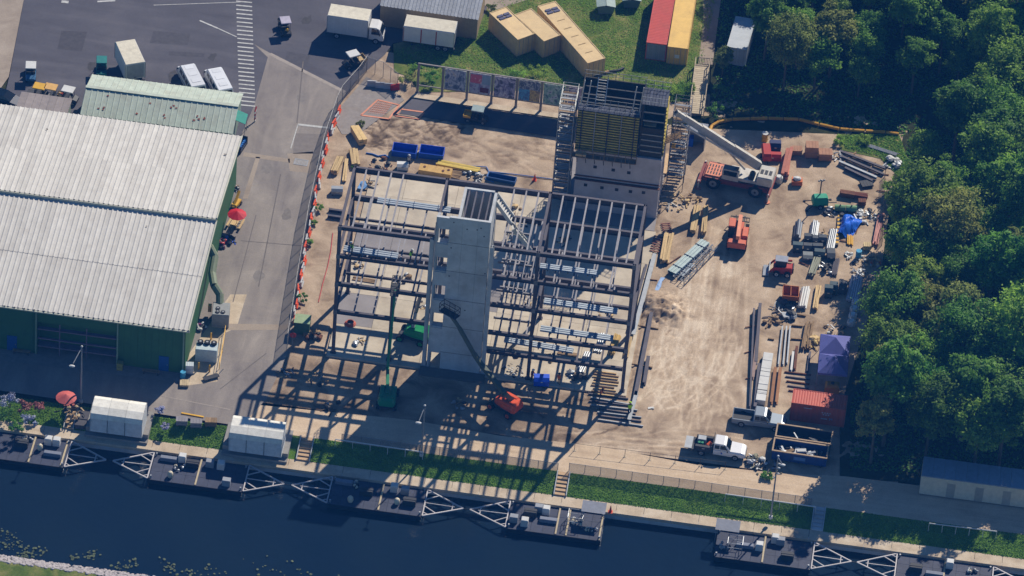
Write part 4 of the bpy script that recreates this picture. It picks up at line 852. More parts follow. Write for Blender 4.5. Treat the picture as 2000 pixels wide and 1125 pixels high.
# ------------------------------------------------------------------ vehicles
def wheels(t_, xs_, hw, r, w, rim=MSILV):
    for x in xs_:
        for s_ in (-1, 1):
            wh_ = B().wheelx(x, s_*hw, r, r, w, 16).mk('wheel', MBLK, t_)
            B().wheelx(x, s_*(hw+w*.32), r, r*.55, w*.45, 12).mk('rim', rim, wh_)
            B().wheelx(x, s_*(hw+w*.36), r, r*.18, w*.5, 8).mk('hub', MDK, wh_)
def face(t_, name, pts, mat):
    return B().add(pts, [tuple(range(len(pts)))]).mk(name, mat, t_)
def pickup(label, a, b_, paint, bed='open', L_=5.95):
    c_, l_, an = seg(a, b_); t_ = T('pickup_truck', label, 'pickup truck', c_, an); k = L_/5.95
    W = .98
    B().shell([(-2.95*k, .5, .95, 1.05, W*.95, W, W*.96), (-2.9*k, .45, .98, 1.08, W, W, W*.97), (-2.86*k, .42, 1.0, 1.1, W, W, W*.97)] if bed == 'open' else
              [(.1, .45, .98, 1.1, W, W, W*.97), (.12, .45, .98, 1.1, W, W, W*.97)]).mk('tailgate', paint, t_)
    # cab and bonnet
    B().shell([(-.55, .42, 1.0, 1.12, W, W, W*.97), (.6, .42, 1.0, 1.12, W, W, W*.97), (1.25, .42, 1.02, 1.18, W, W, W*.9), (2.5, .45, .95, 1.12, W, W*.98, W*.84), (2.85, .45, .85, 1.0, W*.95, W*.93, W*.8), (2.97, .5, .75, .85, W*.85, W*.86, W*.74)]).mk('body', paint, t_)
    B().shell([(-.55, 1.1, 1.3, 1.86, W*.95, W*.95, W*.76), (-.45, 1.1, 1.3, 1.93, W*.95, W*.95, W*.78), (.55, 1.1, 1.3, 1.93, W*.95, W*.95, W*.78), (.75, 1.1, 1.3, 1.86, W*.95, W*.95, W*.76), (1.3, 1.1, 1.16, 1.2, W*.93, W*.93, W*.9)]).mk('cab', paint, t_)
    face(t_, 'windscreen', [(.84, -.68, 1.83), (.84, .68, 1.83), (1.29, .78, 1.27), (1.29, -.78, 1.27)], MGLS)
    face(t_, 'rear_window', [(-.565, -.6, 1.78), (-.565, .6, 1.78), (-.565, .7, 1.3), (-.565, -.7, 1.3)], MGLS)
    for s_ in (-1, 1):
        for xa, xb, xc, xd in ((-.42, .1, .1, -.45), (.18, .62, 1.0, .16)):
            face(t_, 'side_window', [(xa, s_*.79, 1.82), (xb, s_*.79, 1.82), (xc, s_*.945, 1.32), (xd, s_*.945, 1.32)], MGLS)
        B().box(.95, 1.08, s_*1.0, s_*1.2, 1.2, 1.4).mk('mirror', MDK, t_)
        B().box(2.86, 2.96, s_*.6, s_*.82, .72, .9).mk('headlight', MW, t_)
        B().box(.25, .4, s_*.985, s_*1.0, .98, 1.02).mk('door_handle', MDK, t_)
    B().box(2.93, 3.03, -.85, .85, .45, .62).mk('bumper', MDK, t_); B().box(2.9, 2.99, -.5, .5, .62, .85).mk('grille', MDK, t_)
    if bed == 'open':
        b = B()
        for s_ in (-1, 1): b.box(-2.86, -.56, s_*W-.09 if s_ > 0 else -W, W if s_ > 0 else -W+.09, .45, 1.08)
        b.mk('bed_side', paint, t_); B().box(-2.86, -.56, -W+.09, W-.09, .55, .62).mk('bed_floor', MDK, t_); B().box(-.64, -.56, -W+.09, W-.09, .62, 1.1).mk('bed_front', paint, t_)
    else:
        B().box(-2.95, -.62, -1.02, 1.02, .72, .84).mk('flatbed', MDK, t_)
        for s_ in (-1, 1):
            tb = B().cham(-2.6, -.75, s_*1.02-(.42 if s_ > 0 else 0), s_*1.02+(0 if s_ > 0 else .42), .84, 1.35, .04).mk('tool_box', MDK, t_); B().box(-1.8, -1.5, s_*1.02-.01, s_*1.02+.015, 1.05, 1.2).mk('latch', MGAL, tb)
        B().cham(-2.45, -1.5, -.05, .75, .84, 1.55, .06).mk('welder', MGAL, t_); B().cyl((-1.3, -.2, .9), (-1.0, .3, 1.0), .22, 9).mk('hose_reel', MORG, t_)
        B().cyl((-2.2, -.35, .84), (-2.2, -.35, 1.45), .16, 10).cyl((-1.85, -.35, .84), (-1.85, -.35, 1.45), .16, 10).mk('gas_bottle', MGRN, t_)
        lg = B()
        for y_ in np.linspace(-.95, .95, 5): lg.box(-.68, -.62, y_-.03, y_+.03, .84, 1.95)
        lg.box(-.69, -.61, -.98, .98, 1.9, 1.97); lg.mk('headache_rack', MDK, t_)
        B().box(-3.75, -3.0, -.98, .98, .86, .92).box(-3.0, -2.95, -.98, .98, .5, .92).mk('tail_lift', MGAL, t_)
        B().box(.3, .45, -1.003, -.985, .72, .92).mk('door_logo', MBLU, t_)
    B().box(-2.9 if bed == 'open' else -2.8, 2.6, -.4, .4, .38, .55).mk('chassis', MDK, t_)
    wheels(t_, (-1.85*k, 1.9), .86, .4, .27)
    return t_
pickup('grey pickup truck with an empty open bed parked by the blue skips', (1433, 821), (1530, 835), M('grey_metallic', (150, 160, 168), .3, .3, var=.04, spec=.5))
pickup('white flatbed service truck with tool boxes parked by the rope fence', (1352, 876), (1455, 892), M('truck_white', (226, 226, 226), .3, var=.04, spec=.5), 'service')
def boxtruck(label, ctr, an, L_, hb=3.5, cab=True, stripes=None, w=2.4, name='box_truck', cat='truck', roofm=None):
    t_ = T(name, label, cat, ctr, an); hl_ = L_/2; mt = M('box_white', (218, 218, 216), .45, var=.05, dirt=.15)
    B().cham(-hl_, hl_, -w/2, w/2, .95, hb, .05).mk('box_body', mt, t_)
    B().box(-hl_+.02, hl_-.02, -w/2+.06, w/2-.06, hb, hb+.03).mk('roof', roofm or M('box_roof', (216, 208, 186), .6, dirt=.2), t_)
    for x in (-hl_, hl_):
        for s_ in (-1, 1): B().box(x-.03, x+.03, s_*w/2-.05, s_*w/2+.05, .9, hb-.02).mk('corner_post', MGAL, t_)
    for k in range(1, 6): x = -hl_+k*L_/6; B().box(x-.02, x+.02, -w/2-.012, -w/2, 1.0, hb-.08).mk('side_seam', mt, t_)
    B().box(-hl_+.1, hl_, -.45, .45, .55, .95).mk('chassis', MDK, t_)
    rd = B().box(-hl_-.025, -hl_, -w/2+.15, w/2-.15, 1.05, hb-.15).mk('roller_door', MGAL, t_); B().box(-hl_-.06, -hl_-.03, -.15, .15, 1.15, 1.22).mk('handle', MDK, rd)
    B().box(-hl_-.12, -hl_, -w/2, w/2, .55, .68).mk('rear_bumper', MDK, t_)
    if cab:
        x0 = hl_+.12
        B().shell([(x0, .55, 1.35, 2.3, 1.0, 1.03, .88), (x0+.9, .55, 1.35, 2.32, 1.0, 1.03, .88), (x0+1.25, .5, 1.3, 2.1, 1.0, 1.02, .84), (x0+1.65, .5, 1.25, 1.35, .98, .98, .93), (x0+1.75, .5, .9, 1.2, .95, .95, .9)]).mk('cab', mt, t_)
        face(t_, 'windscreen', [(x0+1.3, -.76, 2.02), (x0+1.3, .76, 2.02), (x0+1.66, .88, 1.4), (x0+1.66, -.88, 1.4)], MGLS)
        for s_ in (-1, 1):
            face(t_, 'side_window', [(x0+.3, s_*.9, 2.2), (x0+1.1, s_*.9, 2.15), (x0+1.35, s_*1.045, 1.42), (x0+.3, s_*1.045, 1.42)], MGLS)
            B().box(x0+1.3, x0+1.4, s_*1.05, s_*1.3, 1.5, 1.9).mk('mirror', MDK, t_); B().box(x0+1.7, x0+1.78, s_*.6, s_*.85, .75, .95).mk('headlight', MW, t_)
        B().box(x0+1.68, x0+1.8, -.95, .95, .45, .62).mk('bumper', MDK, t_)
        wheels(t_, (-hl_+1.2, hl_+1.0), .9, .42, .28)
    else:
        wheels(t_, (-hl_+1.0, -hl_+1.9), .9, .42, .28)
        for s_ in (-1, 1): B().box(hl_-1.1, hl_-1.0, s_*.6-.05, s_*.6+.05, .05, .95).box(hl_-1.2, hl_-.9, s_*.6-.15, s_*.6+.15, 0, .06).mk('landing_leg', MDK, t_)
    return t_
boxtruck('white box truck with a cab parked facing the grey-roofed shed', P(682, 40, 2.2)-Vector((0, 0, 2.2)), seg((640, 60), (722, 72))[2], 4.9, 3.4)
tr = boxtruck('white box trailer with red seams in front of the grey-roofed shed', P(840, 62, 1.9)-Vector((0, 0, 1.9)), seg((792, 60), (893, 74))[2]+math.pi, 6.1, 3.1, cab=False, name='box_trailer', cat='trailer')
for x in (.9, -.9, 3.03): B().box(x-.06, x+.06, 1.2, 1.235, 1.0, 2.95).mk('red_seam', MRED, tr)
boxtruck('white box truck parked beside the mint-green building', P(254, 116, 2.1)-Vector((0, 0, 2.1)), seg((235, 100), (262, 160))[2]+math.pi, 4.5, 3.2, cab=False)
def van(label, ctr, an):
    t_ = T('passenger_van', label, 'van', ctr, an, 'white vans beside the mint building'); W = 1.0; mt = M('van_white', (226, 228, 230), .3, spec=.5, var=.03)
    B().shell([(-2.75, .4, 1.2, 2.0, W*.96, W, W*.82), (-2.65, .35, 1.2, 2.1, W, W, W*.84), (1.2, .35, 1.2, 2.12, W, W, W*.84), (1.6, .35, 1.2, 2.0, W, W, W*.8), (2.2, .35, 1.15, 1.3, W, W, W*.86), (2.65, .4, .95, 1.1, W*.95, W*.94, W*.82), (2.75, .45, .8, .95, W*.86, W*.86, W*.78)]).mk('body', mt, t_)
    B().shell([(-2.76, .4, .7, .9, W*.97, W*1.004, W*1.004), (2.5, .4, .7, .86, W*.97, W*1.004, W*.99)]).mk('purple_skirt', M('van_purple', (58, 44, 110), .35), t_)
    face(t_, 'windscreen', [(1.66, -.74, 1.94), (1.66, .74, 1.94), (2.2, .86, 1.36), (2.2, -.86, 1.36)], MGLS)
    face(t_, 'rear_window', [(-2.765, -.7, 1.9), (-2.765, .7, 1.9), (-2.77, .85, 1.35), (-2.77, -.85, 1.35)], MGLS)
    for s_ in (-1, 1):
        for k in range(4): x = -2.45+k*1.0; face(t_, 'side_window', [(x, s_*.885, 1.85), (x+.85, s_*.885, 1.85), (x+.85, s_*1.003, 1.3), (x, s_*1.003, 1.3)], MGLS)
        B().box(1.9, 2.0, s_*1.0, s_*1.18, 1.3, 1.5).mk('mirror', MDK, t_); B().box(2.68, 2.77, s_*.55, s_*.8, .75, .92).mk('headlight', MW, t_)
    for k in range(3): B().box(-2.0+k*1.3, -1.3+k*1.3, -.5, .5, 2.115, 2.135).mk('roof_rib', mt, t_)
    B().box(2.68, 2.82, -.85, .85, .4, .55).mk('bumper', MDK, t_); wheels(t_, (-1.7, 1.75), .86, .36, .24)
an = seg((365, 122), (390, 170))[2]
van('white passenger van with a purple tail, nearer the box truck', P(374, 143, 1.9)-Vector((0, 0, 1.9)), an+math.pi)
van('white passenger van with a purple tail, nearer the crosswalk', P(427, 150, 1.9)-Vector((0, 0, 1.9)), an+math.pi)
def cart(label, px, an, roof=MW, body=MDK, deck_=None, load=None, seats=True):
    t_ = T('utility_cart', label, 'utility cart', P(*px), an)
    B().shell([(-1.35, .35, .55, .7, .58, .6, .56), (-.1, .35, .5, .62, .6, .6, .56), (.5, .35, .45, .5, .6, .6, .56), (.8, .35, .6, .85, .6, .58, .5), (1.3, .35, .55, .68, .55, .52, .44)]).mk('body', body, t_)
    for x in (-.35, .75):
        for s_ in (-1, 1): B().cyl((x, s_*.52, .6), (x+(.0 if x < 0 else -.15), s_*.5, 1.82), .025, 6).mk('roof_post', MDK, t_)
    B().cham(-.6, .85, -.62, .62, 1.8, 1.9, .04).mk('roof', roof, t_)
    B().cham(-.3, .2, -.5, .5, .62, .85, .05).mk('seat', MDK, t_); B().cham(-.4, -.28, -.5, .5, .8, 1.25, .04).mk('seat_back', MDK, t_)
    B().cyl((.55, .2, .8), (.4, .2, 1.1), .16, 10).mk('steering_wheel', MBLK, t_)
    if deck_:
        B().box(-1.5, -.62, -.62, .62, .7, .76).box(-1.5, -1.46, -.62, .62, .76, 1.0).box(-1.46, -.62, -.62, -.58, .76, 1.0).box(-1.46, -.62, .58, .62, .76, 1.0).mk('cargo_bed', deck_, t_)
    if load:
        for k, (x, y_, mt) in enumerate(load): B().ell(x, y_, .95, .22, .2, .2, 7, 5, .15, k).mk('load', mt, t_)
    wheels(t_, (-.95, .85), .52, .26, .2)
    return t_
cart('white-roofed utility cart with a tan cargo bed near the fence corner', (690, 128), seg((715, 108), (672, 120))[2], MW, MDK, M('tan_bed', (196, 168, 120), .7))
cart('small tractor cart with orange and red load on the asphalt lot', (556, 62), R(-70), M('lilac_roof', (176, 170, 186), .6), MDK, MDK, [(-1.1, .2, MRED), (-1.0, -.25, MORG), (-.85, .1, MYEL), (.9, .1, MYEL)])
cart('white-roofed cart with a light blue front by the left lot edge', (60, 150), R(-80), MW, M('cart_blue', (70, 120, 160), .5), MDK)
cart('yellow cart beside the grey shed roof', (75, 192), R(-5), MYEL, MDK)
cart('cart loaded with tan firewood beside the grey shed roof', (101, 194), R(175), M('tan_load', (216, 170, 100), .8), MDK, MWOODD, [(-1.1, .2, MWOOD), (-.9, -.2, MWOOD), (-1.2, -.1, MORG)])
cart('white-topped cart beside the mint building gable', (131, 198), R(-8), MW, MDK)
cart('teal utility cart beside the white box truck', (198, 142), R(100), M('teal_cart', (30, 120, 116), .5), M('teal_cart', (30, 120, 116), .5), M('teal_cart', (30, 120, 116), .5))
t_ = cart('four-seat utility buggy with a grey roof parked under the mural fence', (930, 236), seg((905, 228), (955, 236))[2], M('pale_green_roof', (150, 168, 168), .6), MDK, MYEL)
# dark car cut by the left edge
t_ = T('parked_car', 'dark blue car at the left picture edge behind the warehouse', 'car', P(8, 200), R(-15))
B().shell([(-2.2, .35, .8, .95, .8, .86, .76), (-1.2, .3, .85, 1.0, .88, .9, .82), (1.1, .3, .85, .98, .88, .9, .8), (2.2, .35, .65, .75, .8, .8, .68)]).mk('body', M('dark_blue_paint', (30, 42, 66), .3, spec=.5), t_)
B().shell([(-1.8, .95, 1.0, 1.05, .78, .8, .76), (-1.1, .95, 1.1, 1.45, .8, .8, .64), (.2, .95, 1.1, 1.47, .8, .8, .64), (1.1, .95, 1.0, 1.03, .78, .8, .76)]).mk('glasshouse', MGLS, t_); wheels(t_, (-1.35, 1.35), .78, .33, .22)
# ------------------------------------------------------------------ rough terrain crane
c_, l_, an = seg((1375, 352), (1500, 378))
cr_ = T('mobile_crane', 'red and white rough-terrain crane with its boom raised over the formwork', 'crane', P(1436, 372)+Vector((0, .9, 0)), an)
MCR = M('crane_red', (134, 50, 44), .5, dirt=.3); MCP = M('crane_salmon', (222, 138, 104), .6, dirt=.2); MCW = M('crane_white', (208, 203, 192), .5, dirt=.3)
B().cham(-3.9, 3.9, -1.15, 1.15, .75, 1.35, .06).mk('chassis', MCR, cr_)
B().cham(-3.6, -1.7, -1.25, 1.25, 1.35, 1.75, .08).mk('front_deck', MCP, cr_)
for i in range(5):
    for j in range(3): B().box(-3.4+i*.34, -3.25+i*.34, -.9+j*.65, -.45+j*.65, 1.75, 1.78).mk('deck_slot', MDK, cr_)
for x in (-2.5, 2.5):
    for s_ in (-1, 1): B().box(x-1.0, x+1.0, s_*1.2-.3, s_*1.2+.3, 1.5, 1.6).mk('mudguard', MCR, cr_)
wheels(cr_, (-2.5, 2.5), 1.22, .82, .62, MGAL)
for x in (-4.1, 4.1):
    B().box(x-.2, x+.2, -1.9, 1.9, .75, 1.05).mk('outrigger_beam', MCR, cr_)
    for s_ in (-1, 1): B().cyl((x, s_*1.85, .1), (x, s_*1.85, 1.2), .1, 8).mk('outrigger_jack', MCW, cr_); B().cyl((x, s_*1.85, 0), (x, s_*1.85, .1), .35, 10).mk('outrigger_pad', MCP, cr_)
B().cyl((.6, 0, 1.35), (.6, 0, 1.65), 1.0, 18).mk('slew_ring', MDK, cr_)
B().cham(-.9, 3.6, -1.1, 1.1, 1.65, 2.05, .06).mk('turntable', MCW, cr_)
cb = B().shell([(-1.6, 1.6, 2.3, 2.95, .5, .5, .42), (-1.45, 1.6, 2.3, 3.1, .5, .5, .44), (.2, 1.6, 2.3, 3.12, .5, .5, .44), (.35, 1.6, 2.3, 3.0, .5, .5, .42)]); cb.v = [(x, y-.85, z) for x, y, z in cb.v]; cb = cb.mk('cab', MCW, cr_)
B().box(-1.5, .25, -1.28, -.42, 3.11, 3.14).mk('cab_roof_window', MGLS, cb); face(cb, 'windscreen', [(-1.62, -1.22, 2.9), (-1.62, -.5, 2.9), (-1.66, -.45, 2.2), (-1.66, -1.3, 2.2)], MGLS)
face(cb, 'side_window', [(-1.4, -1.33, 2.95), (.15, -1.33, 2.95), (.15, -1.365, 2.3), (-1.4, -1.365, 2.3)], MGLS)
B().cham(2.5, 4.3, -1.25, 1.25, 1.75, 2.9, .1).mk('counterweight', MCW, cr_)
for k in range(3): B().box(2.7+k*.5, 3.05+k*.5, -.5, .3, 2.9, 2.93).mk('engine_grille', MDK, cr_)
B().cyl((1.8, -1.0, 2.3), (1.8, .1, 2.3), .35, 12).mk('winch_drum', MDK, cr_)
# boom in the world frame, from its pivot to the tip over the formwork
cr_w = Matrix.Translation(cr_.location) @ Matrix.Rotation(an, 4, 'Z'); inv = cr_w.inverted()
p = inv @ P(1474, 318, 3.6); q = inv @ P(1326, 223, 12.0); v = q-p; u_ = v.normalized()
for k, (f0, f1, w_, h_) in enumerate(((-.05, .3, .6, 1.05), (.3, .72, .56, .9), (.72, .93, .46, .7), (.93, 1.0, .38, .55))): B().bar(p+v*f0, p+v*f1, w_, h_).mk('boom_section', MCW, cr_)
hd_ = B().bar(q-u_*.1, q+u_*.5, .5, .6).mk('boom_head', MCW, cr_); B().wheelx(0, 0, 0, .25, .12, 10).mk('sheave', MDK, hd_, tuple(q+u_*.4))
hk = q+u_*.4-Vector((0, 0, 4.6)); B().cyl(q+u_*.4, hk, .035, 5).cyl(q+u_*.4+Vector((.1, 0, 0)), hk+Vector((.1, 0, 0)), .035, 5).mk('hoist_rope', M('pale_rope', (196, 190, 176), .7), cr_)
B().box(-.15, .25, -.15, .15, -.5, 0).mk('hook_block', MYEL, cr_, tuple(hk))
B().cyl(p+v*.02-Vector((.9, 0, 1.3)), p+v*.42-Vector((0, 0, .35)), .14, 10).mk('luffing_cylinder', MCW, cr_)
B().bar(p+v*.1-Vector((0, .7, .1)), p+v*.95-Vector((0, .75, .5)), .16, .2).mk('stowed_jib', MCW, cr_)
sd_ = v.cross(Vector((0, 0, 1))).normalized(); nrm = sd_.cross(u_)
tq = text('CRANE', .62, cr_, (0, 0, 0), (0, 0, 0), MDK) if False else None
for k in range(6): e = p+v*(.30+.04*k)+sd_*.315; B().bar(e-nrm*.16, e+nrm*.16+u_*(.1 if k % 2 else -.05), .02, .09).mk('boom_lettering', MDK, cr_)
# ------------------------------------------------------------------ telehandler, skid steer, light tower
th_ = T('telehandler', 'orange telehandler standing in the open yard', 'telehandler', P(1440, 470), seg((1437, 492), (1446, 428))[2]); MTO = M('tele_orange', (214, 108, 74), .5, dirt=.2)
B().cham(-2.2, 2.1, -.55, .55, .65, 1.2, .06).mk('chassis', MTO, th_)
B().cham(-.9, .9, -1.15, -.45, .8, 1.5, .08).mk('engine_cover', MTO, th_)
cb = B().cham(-.5, .95, .42, 1.15, .75, 2.35, .08).mk('cab', MDK, th_); B().cham(-.55, 1.0, .4, 1.18, 2.35, 2.48, .05).mk('cab_roof', MTO, cb)
for x in (-2.3, ): B().cham(x, x+.9, -1.05, 1.05, .7, 1.45, .1).mk('counterweight', MTO, th_)
B().bar((-1.9, -.05, 1.95), (2.3, -.05, 1.75), .42, .5).mk('boom', M('boom_peach', (232, 148, 112), .5), th_); B().bar((2.3, -.05, 1.75), (2.9, -.05, 1.2), .34, .4).mk('boom_nose', MTO, th_)
cg = B().box(2.85, 2.95, -1.1, 1.1, .5, .6).box(2.85, 2.95, -1.1, 1.1, 1.1, 1.2)
for y_ in np.linspace(-1.1, 1.05, 7): cg.box(2.86, 2.94, y_, y_+.05, .6, 1.1)
cg.mk('carriage', MDK, th_)
for y_ in (-.5, .5): B().box(2.95, 4.0, y_-.07, y_+.07, .42, .5).mk('fork', MDK, th_)
wheels(th_, (-1.5, 1.5), .95, .62, .42, MTO)
ss = T('skid_steer', 'red skid steer loader with its bucket down in the laydown yard', 'skid steer', P(1526, 533), seg((1545, 524), (1500, 519))[2]+math.pi/2+R(-90))
B().cham(-1.2, 1.0, -.6, .6, .35, 1.15, .08).mk('body', MRED, ss); cb = B().cham(-.5, .75, -.5, .5, 1.15, 2.05, .08).mk('cab', MDK, ss); B().cham(-.6, .85, -.55, .55, 2.05, 2.13, .03).mk('cab_roof', M('grey_roofp', (150, 156, 170), .5), cb)
for s_ in (-1, 1): B().bar((-1.1, s_*.72, 1.35), (.9, s_*.72, 1.2), .12, .22).bar((.9, s_*.72, 1.2), (1.5, s_*.72, .4), .12, .2).mk('lift_arm', MRED, ss)
bk = B(); bk.yprism([(1.4, .1), (2.1, .1), (2.1, .15), (1.5, .2), (1.45, .8), (1.35, .8)], -.95, .95).mk('bucket', MGAL, ss); B().cham(-1.35, -1.2, -.55, .55, .5, 1.2, .03).mk('rear_door', MDK, ss)
wheels(ss, (-.7, .55), .72, .38, .3, MW)
lt = T('light_tower', 'green mobile light tower with folded mast in the open yard', 'light tower', P(1600, 402), R(15))
B().shell([(-.9, .45, .9, 1.25, .6, .62, .42), (-.7, .42, .9, 1.5, .62, .64, .42), (.7, .42, .9, 1.5, .62, .64, .42), (.9, .45, .9, 1.25, .6, .62, .42)]).mk('hood', M('tower_green', (36, 150, 116), .45), lt)
B().cyl((0, .3, .5), (0, .3, 3.4), .07, 8).mk('mast', MDK, lt)
for k in range(4): B().ell(-.3+.2*k, .3, 3.45+.12*(k % 2), .14, .1, .12, 8, 5).mk('lamp_head', MGAL, lt)
for x, y_ in ((-1.6, .9), (-1.6, -.9), (1.5, 1.0), (1.5, -1.0)): B().bar((x*.5, y_*.5, .45), (x, y_, .12), .07).box(x-.12, x+.12, y_-.12, y_+.12, 0, .12).mk('outrigger', MDK, lt)
wheels(lt, (0,), .68, .3, .2, MGAL); B().bar((.9, 0, .45), (2.0, 0, .42), .08).mk('drawbar', MDK, lt)
# ------------------------------------------------------------------ boom lifts
def boomlift(label, base, an, paint, pts, basket=True, boomm=None, tw=.35):
    t_ = T('boom_lift', label, 'boom lift', base, an); mt = Matrix.Translation(base) @ Matrix.Rotation(an, 4, 'Z'); iv = mt.inverted()
    B().cham(-1.5, 1.5, -.7, .7, .4, .85, .08).mk('chassis', MDK, t_); wheels(t_, (-1.2, 1.2), .95, .45, .36, paint)
    B().cyl((0, 0, .85), (0, 0, 1.0), .5, 14).mk('slew_ring', MDK, t_)
    b = B(); b.shell([(-1.9, .95, 1.4, 1.75, .8, .85, .6), (-1.6, .9, 1.4, 1.95, .95, 1.0, .75), (-.2, .9, 1.4, 1.9, .9, .95, .75), (.9, .9, 1.3, 1.6, .7, .7, .55)]); b.mk('turret', paint, t_)
    for s_ in (-1, 1): B().cham(-1.3, .6, s_*.62-.28, s_*.62+.28, 1.55, 2.0, .1).mk('hood', paint, t_)
    P_ = [iv @ Vector(v) for v in pts]
    for k, (a, b_) in enumerate(zip(P_[:-1], P_[1:])): B().bar(a, b_, tw-.06*k, tw+.05-.06*k).mk('boom_section', boomm or paint, t_)
    if len(P_) > 1: B().cyl(P_[0]+Vector((0, 0, -.5)), P_[0]+(P_[1]-P_[0])*.35+Vector((0, 0, -.1)), .09, 8).mk('lift_cylinder', MGAL, t_)
    if basket:
        e = P_[-1]; bk_ = T_child('basket', t_, e); g = B()
        for z in (0, .55, 1.1):
            for s_ in (-1, 1): g.bar((-1.1, s_*.45, z), (1.1, s_*.45, z), .05); g.bar((s_*1.1, -.45, z), (s_*1.1, .45, z), .05)
        for x in (-1.1, -.37, .37, 1.1):
            for s_ in (-1, 1): g.bar((x, s_*.45, 0), (x, s_*.45, 1.1), .045)
        g.box(-1.1, 1.1, -.45, .45, -.06, 0); g.mk('cage', MDK, bk_); B().box(-.3, .3, -.52, -.42, .8, 1.1).mk('control_panel', MGAL, bk_)
    return t_
def T_child(name, par, loc):
    o = bpy.data.objects.new(name, None); COL.objects.link(o); o.parent = par; o.location = loc; return o
MLO = M('lift_orange', (226, 84, 34), .4, dirt=.1); MBO2 = M('boom_olive', (92, 98, 82), .5)
bs = P(985, 800); boomlift('orange boom lift reaching its basket up the front of the concrete core', bs, R(150), MLO, [P(1000, 782, 1.6), P(985, 768, 3.2), PY(940, 712, -17.9), PY(925, 690, -17.6), PY(897, 640, -17.0), PY(878, 612, -16.9)], True, MBO2, .52)
bs = P(757, 785); boomlift('green boom lift with a near-vertical boom in front of the left bay', bs, R(92), MGRN, [P(757, 770, 1.9), PY(757, 718, -18.6), PY(765, 640, -17.2), PY(772, 566, -16.4)], True)
bs = P(806, 662); boomlift('rounded green lift machine inside the left bay beside the core', bs, R(170), M('lift_green', (22, 138, 78), .35), [P(806, 645, 1.6), PY(812, 610, -10.6), PY(822, 575, -10.3)], False, MGAL)
# ------------------------------------------------------------------ loose materials in the yards
def lumber(label, a, b_, w=.9, h=.4, n=5, ly=2, mat=None, skew=.04, name='timber_stack', cat='timber', z=.02, piece='board', grp=None):
    c_, l_, an = seg(a, b_, z); t_ = T(name, label, cat, c_, an, grp); mat = mat or MWOOD
    for x in (-l_*.33, l_*.33): B().box(x-.06, x+.06, -w/2, w/2, 0, .1).mk('skid', MWOODD, t_)
    bw2 = w/n; bh = (h-.1)/ly; me = B().box(-l_/2, l_/2, -bw2/2+.012, bw2/2-.012, 0, bh-.01).mesh('board'); me.materials.append(mat)
    for k in range(ly):
        for i in range(n): ob(piece, me, None, t_, (RND.uniform(-.1, .1)*l_*.4, -w/2+(i+.5)*bw2, .1+k*bh), RND.uniform(-skew, skew))
    return t_
def pipes(label, a, b_, n=5, r=.09, ly=2, mat=None, name='pipe_bundle', cat='pipes', z=.02):
    c_, l_, an = seg(a, b_, z); t_ = T(name, label, cat, c_, an); mat = mat or MGAL
    me = B().cyl((-l_/2, 0, 0), (l_/2, 0, 0), r, 8).mesh('pipe'); me.materials.append(mat)
    for k in range(ly):
        for i in range(n-k): ob('pipe', me, None, t_, (RND.uniform(-.15, .15), (i-(n-k-1)/2)*r*2.05, r+k*r*1.75+.08), RND.uniform(-.01, .01))
    for x in (-l_*.3, l_*.3): B().box(x-.06, x+.06, -n*r, n*r, 0, .08).mk('skid', MWOODD, t_)
    return t_
def beam(label, a, b_, d=.4, wf=.3, mat=None, z=.05, lay=True):
    c_, l_, an = seg(a, b_, z); b = B(); t = .035
    b.box(-l_/2, l_/2, -wf/2, wf/2, d-t, d).box(-l_/2, l_/2, -wf/2, wf/2, 0, t).box(-l_/2, l_/2, -.02, .02, t, d-t)
    for x in (-l_*.3, l_*.1): b.box(x-.012, x+.012, -wf/2+.01, wf/2-.01, t, d-t)
    return one('steel_beam', b, mat or MSTL, label, 'steel beam', c_, an)
def crate(label, px, sx, sy, h, mat, an=R(8), lid=True, name='crate', cat='crate', slats=4):
    t_ = T(name, label, cat, P(*px), an)
    B().box(-sx/2+.03, sx/2-.03, -sy/2+.03, sy/2-.03, .1, h-.04).mk('box', mat, t_)
    for i in range(slats):
        x0 = -sx/2+i*sx/slats; B().box(x0+.01, x0+sx/slats-.01, -sy/2, sy/2, h-.04, h).mk('top_board', mat, t_)
    for x in (-sx/2+.1, sx/2-.22): B().box(x, x+.12, -sy/2, sy/2, 0, .1).mk('skid', MWOODD, t_)
    for s_ in (-1, 1): B().box(-sx/2, sx/2, s_*sy/2-.02, s_*sy/2+.02, h*.45, h*.45+.1).mk('batten', mat, t_)
    return t_
def gangbox(label, px, sx, sy, h, mat, an=R(8), name='tool_chest', cat='tool chest'):
    t_ = T(name, label, cat, P(*px), an)
    B().cham(-sx/2, sx/2, -sy/2, sy/2, .08, h*.72, .02).mk('body', mat, t_)
    lid = B().add([(-sx/2-.02, -sy/2-.02, h*.72), (sx/2+.02, -sy/2-.02, h*.72), (sx/2+.02, sy/2+.02, h*.72), (-sx/2-.02, sy/2+.02, h*.72), (-sx/2-.02, -sy*.15, h), (sx/2+.02, -sy*.15, h), (sx/2+.02, sy/2+.02, h), (-sx/2-.02, sy/2+.02, h)], [(0, 1, 5, 4), (4, 5, 6, 7), (1, 2, 6, 5), (3, 0, 4, 7), (2, 3, 7, 6)]).mk('lid', mat, t_)
    B().box(-.12, .12, -sy/2-.06, -sy/2-.02, h*.6, h*.7).mk('hasp', MGAL, lid)
    for x in (-sx/2+.1, sx/2-.25): B().box(x, x+.15, -sy/2, sy/2, 0, .08).mk('skid', MDK, t_)
    return t_
